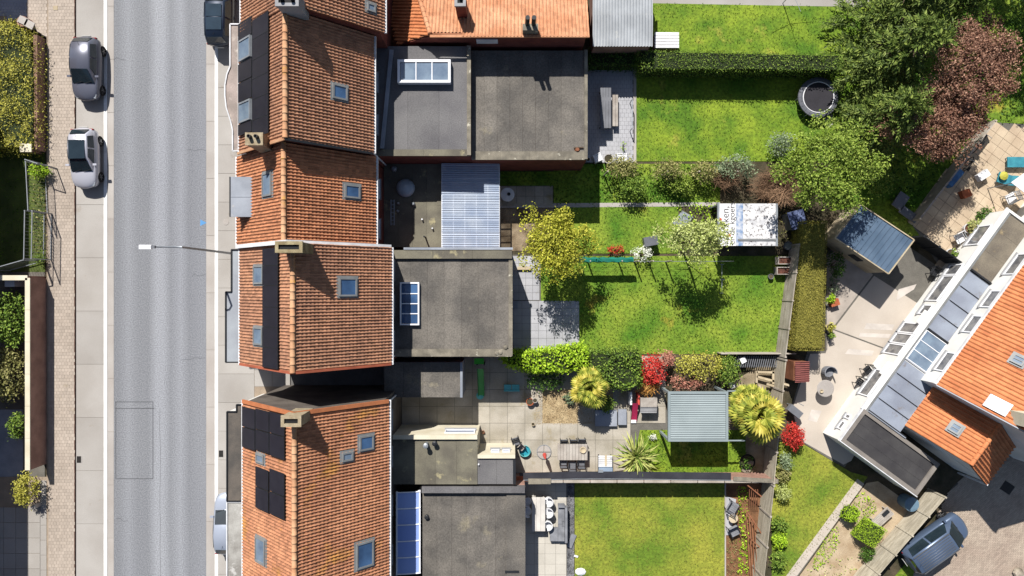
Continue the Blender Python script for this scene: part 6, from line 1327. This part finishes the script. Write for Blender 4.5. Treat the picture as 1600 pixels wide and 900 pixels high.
def bicycle(label, px, py, ang):
    c = W(px, py, .4); t = thing('bicycle', label, 'bicycle', (c.x, c.y, 0), ang)
    for x in (-.5, .5):
        mb = MB(); vs = []; fs = []
        for i in range(20):
            a = 2*math.pi*i/20
            for j in range(4): b = math.pi*j/2; vs.append((x+(.32+.025*math.cos(b))*math.cos(a), .025*math.sin(b), .345+(.32+.025*math.cos(b))*math.sin(a)))
        for i in range(20):
            for j in range(4): fs.append((i*4+j, ((i+1) % 20)*4+j, ((i+1) % 20)*4+(j+1) % 4, i*4+(j+1) % 4))
        mb.add(vs, fs); mb.build('wheel', m_black, t, local=True)
    f = MB()
    for a, b in (((-.5, 0, .345), (-.15, 0, .8)), ((-.15, 0, .8), (.35, 0, .8)), ((-.05, 0, .3), (.35, 0, .75)), ((-.05, 0, .3), (-.18, 0, .85)), ((-.5, 0, .345), (-.05, 0, .3)), ((.5, 0, .345), (.33, 0, .95))): f.tube([a, b], .022, 6)
    f.build('frame', m_dark, t, local=True); MB().tube([(.3, -.28, .98), (.33, 0, .96), (.3, .28, .98)], .018, 6).build('handlebar', m_steel, t, local=True); MB().obox((-.19, 0, .9), (.13, 0, 0), (0, .07, 0), (0, 0, .03)).build('saddle', m_black, t, local=True)
bicycle('dark bicycle leaning on the grey wall beside the blue tarpaulin', 1508, 262, R(54)); bicycle('dark bicycle farther along the grey wall near the copper trees', 1530, 222, R(58))
be = thing('garden_bench_l', 'grey L-shaped bench in deep shade behind the timber shed', 'bench', W(1412, 325)); be.name = 'corner_bench'; MB().obox(W(1407, 314, .45), Vector((.28, -.2, 0)), Vector((.28, .42, 0)), (0, 0, .05)).build('seat', m_plgrey, be); MB().obox(W(1420, 335, .45), Vector((.5, -.36, 0)), Vector((.15, .2, 0)), (0, 0, .05)).build('seat', m_plgrey, be)
for px, py in ((1403, 318), (1412, 308), (1414, 333), (1428, 342)): q_ = W(px, py, .4); MB().bar((q_.x, q_.y, 0), q_, .07, .07).build('leg', m_dark, be)
lawn([(1300, 100), (1560, 60), (1640, -60), (1640, 196), (1540, 190), (1420, 345), (1440, 372), (1400, 385), (1345, 318), (1300, 330)], m_lawnlush, m_weeds, z=-.006, dens=30, size=.14)
lawn([(1346, -60), (1640, -60), (1560, 58), (1345, 98)], m_lawnlush, m_weeds, z=-.008, dens=30, size=.14)
# --- lower right garden
lawn([(1206, 690), (1252, 692), (1330, 738), (1356, 745), (1232, 905), (1206, 905)], m_lawndry, m_bladedry, z=.004, dens=55)
pth2 = struct('garden_path', sheet([(1338, 745), (1352, 752), (1244, 905), (1226, 905)], -.2, -.01), m_slabdk)
d_ = (W(1235, 900)-W(1345, 750)); n = 13; me_p = mesh('path_slab', MB().box(-.27, .27, -.27, .27, -.04, 0), m_patio_r)
for i in range(n): inst('path_slab', me_p, pth2, W(1345, 752)+d_*((i+.5)/n)*1.04-worldloc(pth2)+Vector((0, 0, .02)), (0, 0, math.atan2(d_.y, d_.x)), (d_.length*1.04/n/.55, 1., 1))
struct('dry_bed', sheet([(1354, 755), (1372, 752), (1440, 800), (1350, 905), (1246, 905)], -.2, -.006), M('dry_sandy_soil', C(206, 186, 156), C(176, 152, 122), 1.2, fa=.25, bump=.4, bscale=14))
ground_plants('ground_plants', 'bright green ground cover along the slab path', [(1285, 840), (1308, 820), (1312, 850), (1282, 890), (1266, 885)], l_hedgey, 110, .13, .25)
ground_plants('ground_plants', 'green patch between the path and the ball topiary', [(1336, 770), (1352, 768), (1372, 790), (1360, 812), (1330, 800)], l_hedgey, 110, .12, .2); ground_plants('ground_plants', 'sparse weeds on the dry bed', [(1262, 880), (1330, 868), (1345, 905), (1256, 905)], l_pale, 18, .14, .15)
shrub('topiary_ball', 'bright green clipped topiary ball on the dry bed', 1329, 803, 1.1, .52, .52, l_hedgey, .055, 420, 14, .02)
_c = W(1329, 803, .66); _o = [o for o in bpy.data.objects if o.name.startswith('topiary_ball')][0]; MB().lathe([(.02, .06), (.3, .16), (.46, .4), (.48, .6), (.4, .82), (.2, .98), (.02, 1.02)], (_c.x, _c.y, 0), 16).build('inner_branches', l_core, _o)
hedge('topiary_cube', 'bright green clipped cube topiary below the ball', [(1360, 815), (1387, 830), (1366, 857), (1340, 842)], 1.0, l_hedgey, .055, 620, rough=.025)
shrub('dark_shrub', 'dark purple shrub in the shade of the cube topiary', 1356, 866, .6, .45, .45, l_hedged, .1, 50, 12, .1)
tb2 = thing('wooden_bench', 'weathered slatted bench with a grey tray beside the ball topiary', 'bench', W(1384, 803)); A, B_ = W(1362, 815, .45), W(1396, 784, .45); dd = (B_-A).normalized(); sn = Vector((dd.y, -dd.x, 0))
for k in range(6): MB().bar(A+sn*.11*k+dd*.0, A+sn*.11*k+dd*1.35, .09, .04).build('seat_slat', m_woodg, tb2)
for t_ in (.15, 1.2): MB().bar(A+dd*t_+Vector((0, 0, -.25)), A+dd*t_+sn*.55+Vector((0, 0, -.25)), .07, .4).build('leg', m_woodg, tb2)
tag(MB().obox(W(1384, 802, .5), dd*.24, sn*.11, (0, 0, .025)).build('tray', m_dark), 'dark tray lying on the weathered slatted bench', 'tray')
tag(MB().lathe([(.42, 0), (.46, .85), (.44, .9), (.3, .93), (.03, .94)], W(1422, 790, .0)+Vector((-.4, .35, 0)), 22).build('water_barrel', M('blue_barrel', C(120, 150, 172), fa=.05, rough=.35)), 'blue-grey lidded water barrel at the garage corner', 'barrel')
panel_fence('plank_fence', 'pale plank fence with wide horizontal boards beside the dark van', W2(1450, 764), W2(1326, 908), 1.75, 5, 7, m_plank, m_plank, .03)
for px, py, lb in ((1224, 770, 'round pale green shrub by the timber fence near the lawn'),): shrub('pale_shrub', lb, px, py, .9, .42, .42, l_pale, .09, 60, 12, .09)
for px, py, m_, lb in ((1219, 820, l_hedge, 'green leafy shrub below the pale round shrub'), (1218, 845, l_hedgey, 'bright leafy shrub in the middle of the fence border'), (1216, 876, l_hedge, 'dark leafy shrub at the bottom of the fence border'), (1226, 722, l_grey, 'silvery dry shrub beside the large palm trunk'), (1224, 740, l_brush, 'dry straw-coloured shrub at the fence below the red bush')): shrub('border_shrub', lb, px, py, .8, .4, .5, m_, .13, 45, 10, .1)
dr = struct('driveway', sheet([(1425, 905), (1485, 765), (1560, 690), (1700, 640), (1700, 1000), (1400, 1000)], -.25, -.02), m_slabdk); blocks('paving_blocks', [(1400, 960), (1480, 772), (1560, 690), (1680, 640), (1680, 960)], .004, .21, .105, m_drive, dr, R(40))
lawn([(1395, 905), (1440, 850), (1425, 905)], m_lawn, m_blade, z=.01)
tag(MB().obox(W(1574, 762, .01), (.3, -.2, 0), (.18, .26, 0), (0, 0, .012)).build('drain_cover', m_iron), 'dark square drain cover on the shaded driveway', 'drain cover'); tag(MB().lathe([(.2, 0), (.34, .15), (.28, .3), (.05, .36)], W(1588, 893), 8).build('boulder', m_rubble), 'pale boulder at the lower edge of the driveway', 'rock')
# ================================================================ big trees
conifer('large dense green conifer rising beside the trampoline', 1336, 205, 6.2, 1.75, 200, 11)
conifer('spreading green conifer growing above the broad copper tree', 1345, 118, 7.2, 2.1, 230, 12)
conifer('tall dark conifer with branches reaching past the top lawn', 1358, 45, 8.0, 2.3, 230, 13)
conifer('tallest conifer standing behind the rounder copper tree', 1430, 20, 8.0, 2.3, 220, 17)
tree('copper_tree', 'broad copper-leaved tree above the grey garden wall', 1464, 192, 6.2, 2.9, l_purple, clumpy(2.7, 2.2, 1.5, 26, 740, 14, .30), .12, 24, .15, tr=.16)
tree('copper_tree', 'rounder copper-leaved tree standing behind the broad one', 1515, 106, 7.4, 2.5, l_purple, clumpy(2.35, 2.6, 1.7, 26, 760, 15, .30), .12, 24, .15, tr=.16)
tree('maple_tree', 'light green maple spreading over the timber shed', 1296, 264, 7.2, 2.4, l_maple, clumpy(3.0, 2.4, 1.4, 26, 640, 16, .27, .2), .14, 22, .17, tr=.12)
for lb, gx, gy, hh in (('tall tree beyond the upper edge shading the right-hand lawn', 1510, -135, 10.0), ('tall tree beyond the upper corner shading the copper trees', 1585, -40, 10.0), ('tall tree beyond the right edge shading the upper terrace', 1640, 62, 10.0)):
    b0 = W(gx, gy); e = thing('shade_tree', lb, 'tree', b0); trunk(e, b0, hh*.8, .2, 8, 2.4); sprays(e, l_conifer, [(b0.x, b0.y, hh*.7, 2.6, 2.6, hh*.25, 500), (b0.x+1.2, b0.y+.8, hh*.6, 2.0, 2.0, 2.0, 200)], .8)
shrub('dark_bush', 'dark olive bush under the maple beside the shed roof', 1372, 282, 1.6, .8, .9, l_hedge, .13, 70, 13, .16)
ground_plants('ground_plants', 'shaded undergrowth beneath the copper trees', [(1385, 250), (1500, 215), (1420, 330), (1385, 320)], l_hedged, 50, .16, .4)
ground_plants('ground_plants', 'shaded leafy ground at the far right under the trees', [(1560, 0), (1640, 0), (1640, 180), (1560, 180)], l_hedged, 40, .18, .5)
# left front gardens
hedge('front_hedge', 'loose yellow-green front garden hedge behind the low brick wall', [(-25, 36), (18, 34), (40, 50), (50, 62), (52, 130), (52, 232), (-25, 232)], 1.0, l_lime, .11, 300, rough=.22)
ground_plants('ground_plants', 'twiggy brown patches on the front hedge', [(20, 90), (56, 90), (58, 210), (20, 210)], l_brush, 60, .14, 1.25)
lawn([(-40, 235), (70, 235), (70, 425), (-40, 425)], M('dark_front_lawn', C(96, 110, 48), C(70, 84, 36), .8, fa=.3), m_weeds, z=.0, dens=30, size=.12)
struct('front_yard', sheet([(-40, 425), (70, 425), (70, 745), (-40, 745)], -.2, .01), m_slabdk)
ya = struct('yard_paving', sheet([(-40, 640), (36, 640), (36, 800), (-40, 800)], -.2, .014), m_slabblue)
shrub('front_bush', 'large green front yard bush along the cream-topped wall', 16, 500, 1.9, .9, 1.6, l_hedge, .16, 150, 15, .18); shrub('front_bush', 'brown-tinged front yard bush below the large green one', 14, 585, 1.8, .95, 1.5, l_brush, .16, 130, 15, .18); shrub('front_bush', 'shaded small bush reaching over the wall coping', 30, 665, 1.6, .5, .7, l_hedge, .14, 60, 12, .14)
shrub('front_bush', 'lime green bush at the lower end of the tall wall', 40, 765, 1.5, .6, .9, l_lime, .12, 90, 14, .12)
ground_plants('ground_plants', 'weeds growing along the gate line on the pavement edge', [(52, 260), (76, 260), (76, 412), (52, 412)], l_brush, 60, .14, .3); shrub('gate_bush', 'bright green bush at the steel gate post', 60, 268, .9, .5, .35, l_hedgey, .12, 46, 12, .1); shrub('gate_bush', 'small weed bush where the gates meet the tall wall', 62, 406, .7, .3, .35, l_hedge, .1, 26, 10, .08)
tag(MB().obox(W(58, 790, .3), (.1, .06, 0), (-.05, .1, 0), (0, 0, .3)).build('bollard', m_concr), 'small grey bollard beside the lime green bush', 'bollard')
# ================================================================ cars
m_tyre = M('tyre', C(34, 34, 36), fa=.1, rough=.8); m_rim = M('wheel_rim', C(150, 152, 156), fa=.05, rough=.35, metal=.6)
m_cglass = M('car_glass', C(44, 58, 66), C(34, 46, 54), 1., fa=.0, rough=.06, spec=.9); m_lamp = M('headlamp', C(170, 176, 184), fa=.02, rough=.1, spec=.8); m_tail = M('tail_lamp', C(180, 24, 30), fa=.02, rough=.2); m_plate = M('number_plate', C(230, 230, 226), fa=.02)
def carpaint(name, r, g, b): return M(name, C(r, g, b), C(r*.97, g*.97, b*.97), .5, rough=.32, fa=.0, spec=.5, metal=.35, coat=.7)
def rrect(w, y0, y1, n=1): pass
def car(name, label, loc, ang, paint, L=4.1, Wd=1.74, Ht=1.46, hood=.92, belt=.95, roofm=None, kind='hatch', cat='car', ribs=False, zbase=0.):
    """local +x = front. Body is one lofted shell; cabin lofted above it with glass panels."""
    t = thing(name, label, cat, (loc[0], loc[1], zbase), ang); hw = Wd/2; h = L/2
    # stations: x, half width, top z, bottom z
    if kind == 'van': S = [(-h, .80, .80, .42), (-h+.06, .90, belt, .32), (-h+.4, .97, belt+.02, .26), (-.6, 1., belt+.02, .24), (h-1.35, 1., belt+.0, .24), (h-.75, .98, hood+.03, .25), (h-.3, .93, hood-.06, .27), (h-.06, .80, hood-.20, .33), (h, .66, .58, .42)]
    else: S = [(-h, .74, .72, .44), (-h+.07, .86, belt-.04, .34), (-h+.35, .95, belt+.02, .27), (-.7, 1., belt+.02, .22), (h-1.5, 1., belt-.01, .22), (h-.85, .97, hood-.01, .24), (h-.38, .90, hood-.09, .26), (h-.1, .74, hood-.22, .32), (h, .58, .55, .42)]
    prof = [(0, 1.), (.45, 1.0), (.78, .985), (.93, .93), (1., .78), (1., .35), (.95, 0.)]   # half section: (width frac, height frac)
    mb = MB(); vs = []; n = len(prof)*2-1
    for x, wf, zt, zb in S:
        for s, (a, b) in [(-1, p) for p in prof[::-1]]+[(1, p) for p in prof[1:]]:
            crown_ = .035*(1-a*a) if b > .9 else 0
            vs.append((x-(abs(x)/h)**6*.16*np.sign(x)*a*a, s*a*wf*hw, zb+(zt-zb)*b+crown_))
    fs = [(i*n+j, (i+1)*n+j, (i+1)*n+j+1, i*n+j+1) for i in range(len(S)-1) for j in range(n-1)]
    fs += [(i*n+n-1, (i+1)*n+n-1, (i+1)*n, i*n) for i in range(len(S)-1)]; fs += [tuple(range(n)), tuple(range((len(S)-1)*n+n-1, (len(S)-1)*n-1, -1))]
    mb.add(vs, fs); body = mb.build('body', paint, t, smooth=True, local=True)
    md = body.modifiers.new('sub', 'SUBSURF'); md.levels = 1; md.render_levels = 1
    # cabin ring points: base (belt) and roof
    if kind == 'van': xb0, xb1, xr0, xr1 = -h+.10, h-.72, -h+.28, h-1.55
    elif kind == 'suv': xb0, xb1, xr0, xr1 = -h+.12, h-1.15, -h+.42, h-1.95
    else: xb0, xb1, xr0, xr1 = -h+.14, h-1.05, -h+.62, h-1.85
    wb, wr = hw*.93, hw*.70; zb_, zr_ = belt-.02, Ht
    def quad(nm, pts, mat, inset=0., off=.0, th=.02, parent=t):
        P = [Vector(p) for p in pts]; c = sum(P, Vector())/len(P); nn = (P[1]-P[0]).cross(P[2]-P[1]).normalized()
        if nn.dot(c-Vector((0, 0, .8))) < 0: nn = -nn; P = P[::-1]
        P = [p+(c-p)*inset+nn*off for p in P]; k = len(P); m2 = MB(); m2.add([p-nn*th for p in P]+P, [tuple(range(k-1, -1, -1)), tuple(range(k, 2*k))]+[(i, (i+1) % k, k+(i+1) % k, k+i) for i in range(k)]); return m2.build(nm, mat, parent, local=True)
    # painted cabin shell
    st = [(xb0, wb*.82, wb*.82, zb_-.02), (xr0, wb*.98, wr*.95, zr_-.04), ((xr0+xr1)/2, wb, wr*1.04, zr_), (xr1, wb, wr, zr_-.05), (xb1, wb*.86, wb*.86, zb_-.02)]
    # shell as grid: for each station bottom-left, top-left, top-mid-left, mid, ... 
    vs = []
    for x, b, r_, z in st:
        low = zb_-.03
        for s, (yy, zz) in [(-1, (b, low)), (-1, (r_*1.0, z-.06)), (-1, (r_*.86, z)), (0, (0, z+.03)), (1, (r_*.86, z)), (1, (r_, z-.06)), (1, (b, low))]: vs.append((x, s*yy, max(zz, low)))
    m2 = MB(); m2.add(vs, [(i*7+j, (i+1)*7+j, (i+1)*7+j+1, i*7+j+1) for i in range(4) for j in range(6)]); m2.build('cabin', roofm or paint, t, smooth=True, local=True)
    # glass
    quad('windscreen', [(xb1-.02, -wb*.84, zb_+.02), (xb1-.02, wb*.84, zb_+.02), (xr1+.02, wr*.86, zr_-.03), (xr1+.02, -wr*.86, zr_-.03)], m_cglass, .03, .02)
    quad('rear_window', [(xb0+.08, -wb*.72, zb_+.10), (xb0+.08, wb*.72, zb_+.10), (xr0-.03, wr*.80, zr_-.05), (xr0-.03, -wr*.80, zr_-.05)], m_cglass, .04, .025)
    for s in (-1, 1):
        xm = (xr0+xr1)/2+.1
        quad('side_window', [(xm+.03, s*wb*.995, zb_+.03), (xb1-.45, s*wb*.97, zb_+.03), (xr1-.02, s*wr*1.02, zr_-.09), (xm+.03, s*wr*1.05, zr_-.07)], m_cglass, .05, .02)
        quad('side_window', [(xm-.03, s*wb*.995, zb_+.03), (xb0+.42, s*wb*.93, zb_+.05), (xr0+.06, s*wr*.98, zr_-.09), (xm-.03, s*wr*1.05, zr_-.07)], m_cglass, .05, .02)
        for x in (h-.82, -h+.80):
            wv = MB(); vs2 = []; k = 18
            o = MB()
            for (r_, y) in ((.20, .0), (.31, .0), (.325, .05), (.325, .17), (.29, .2), (.2, .2)):
                for i in range(k): a = 2*math.pi*i/k; vs2.append((x+r_*math.cos(a), s*(hw*.985-.2+y), .325+r_*math.sin(a)))
            o.add(vs2, [(q*k+i, q*k+(i+1) % k, (q+1)*k+(i+1) % k, (q+1)*k+i) for q in range(5) for i in range(k)]); wo = o.build('tyre', m_tyre, t, local=True)
            rm_ = MB()
            for i in range(5): a = 2*math.pi*i/5; rm_.bar((x, s*(hw*.985-.02), .325), (x+.2*math.cos(a), s*(hw*.985-.02), .325+.2*math.sin(a)), .05, .02, up=(0, 1, 0))
            rm_.build('rim', m_rim, wo, local=True)
        MB().obox((xb1-.42, s*(hw*.93+.06), belt+.06), (.06, 0, 0), (0, .11, 0), (0, 0, .06)).build('mirror', paint, t, local=True)
        MB().obox((h-.34, s*hw*.66, hood-.20), (.12, s*-.05, -.03), (.03, .09, 0), (0, 0, .04)).build('headlight', m_lamp, t, local=True)
        MB().obox((-h+.20, s*hw*.66, belt-.10), (.05, s*-.02, 0), (0, .12, 0), (0, 0, .09)).build('tail_light', m_tail, t, local=True)
    MB().obox((-h-.005, 0, .72), (.012, 0, 0), (0, .26, 0), (0, 0, .055)).build('number_plate', m_plate, t, local=True)
    for s in (-.25, .3): MB().bar((xb1+.0, s-.2, belt+.035), (xb1-.12, s+.25, belt+.12), .018, .014).build('wiper', m_black, t, local=True)
    MB().tube([(xr0+.2, 0, zr_+.01), (xr0+.02, 0, zr_+.14)], [.012, .006], 5).build('antenna', m_black, t, local=True)
    if ribs:
        for i in range(6): y = -wr*.62+wr*1.24*i/5; MB().bar((xr0+.2, y, zr_+.035-abs(y)*.05), (xr1-.1, y, zr_+.03-abs(y)*.05), .025, .025).build('roof_rib', m_rim, t, local=True)
        for s in (-1, 1): MB().bar((xr0+.05, s*wr*.9, zr_+.04), (xr1, s*wr*.9, zr_+.02), .04, .05).build('roof_rail', m_rim, t, local=True)
    return t, (xr0, xr1, wr, zr_)
def wpx(px, py, z): return W2(px, py, z)
c1, _ = car('parked_car', 'slate grey hatchback parked on the concrete lane beside the low brick wall', wpx(133.5, 107, .8), R(-91), carpaint('slate_paint', 116, 118, 132), 4.05, 1.72, 1.47, zbase=.006)
c2, (a0, a1, wr, zr_) = car('parked_car', 'silver hatchback with black roof parked behind the slate grey one', wpx(130.5, 247, .8), R(-89), carpaint('silver_paint', 224, 224, 234), 3.85, 1.68, 1.46, zbase=.006, roofm=None)
MB().obox(((a0+a1)/2+.2, 0, zr_+.02), ((a1-a0)/2-.12, 0, 0), (0, wr*.84, 0), (0, 0, .012)).build('glass_roof', m_cglass, c2, local=True)
c3, (a0, a1, wr, zr_) = car('parked_car', 'dark blue estate car with glass roof and red tail lights by the bow window', wpx(341.5, 16, .9), R(90), carpaint('midnight_paint', 40, 52, 72), 4.5, 1.72, 1.55, kind='suv', zbase=.03)
for k in range(2): MB().obox((a0+.45+(a1-a0-.5)*(k+.5)/2-.1, 0, zr_+.028), ((a1-a0-.5)/4-.03, 0, 0), (0, wr*.78, 0), (0, 0, .012)).build('glass_roof', M('roof_glass', C(48, 66, 80), fa=.0, rough=.06, spec=.9) if 'roof_glass' not in MATS else MATS['roof_glass'], c3, local=True)
c4, _ = car('parked_car', 'pale blue-white car tucked against the patchy cement bay', wpx(355, 818, .8), R(90), carpaint('pale_paint', 200, 208, 224), 3.95, 1.68, 1.45, zbase=.03)
c5, _ = car('parked_van', 'dark blue people carrier with ribbed roof on the driveway by the plank fence', wpx(1463, 848, .9), R(35), carpaint('blue_grey_paint', 104, 122, 150), 4.5, 1.80, 1.75, hood=1.0, belt=1.05, kind='van', cat='van', ribs=True, zbase=.0)
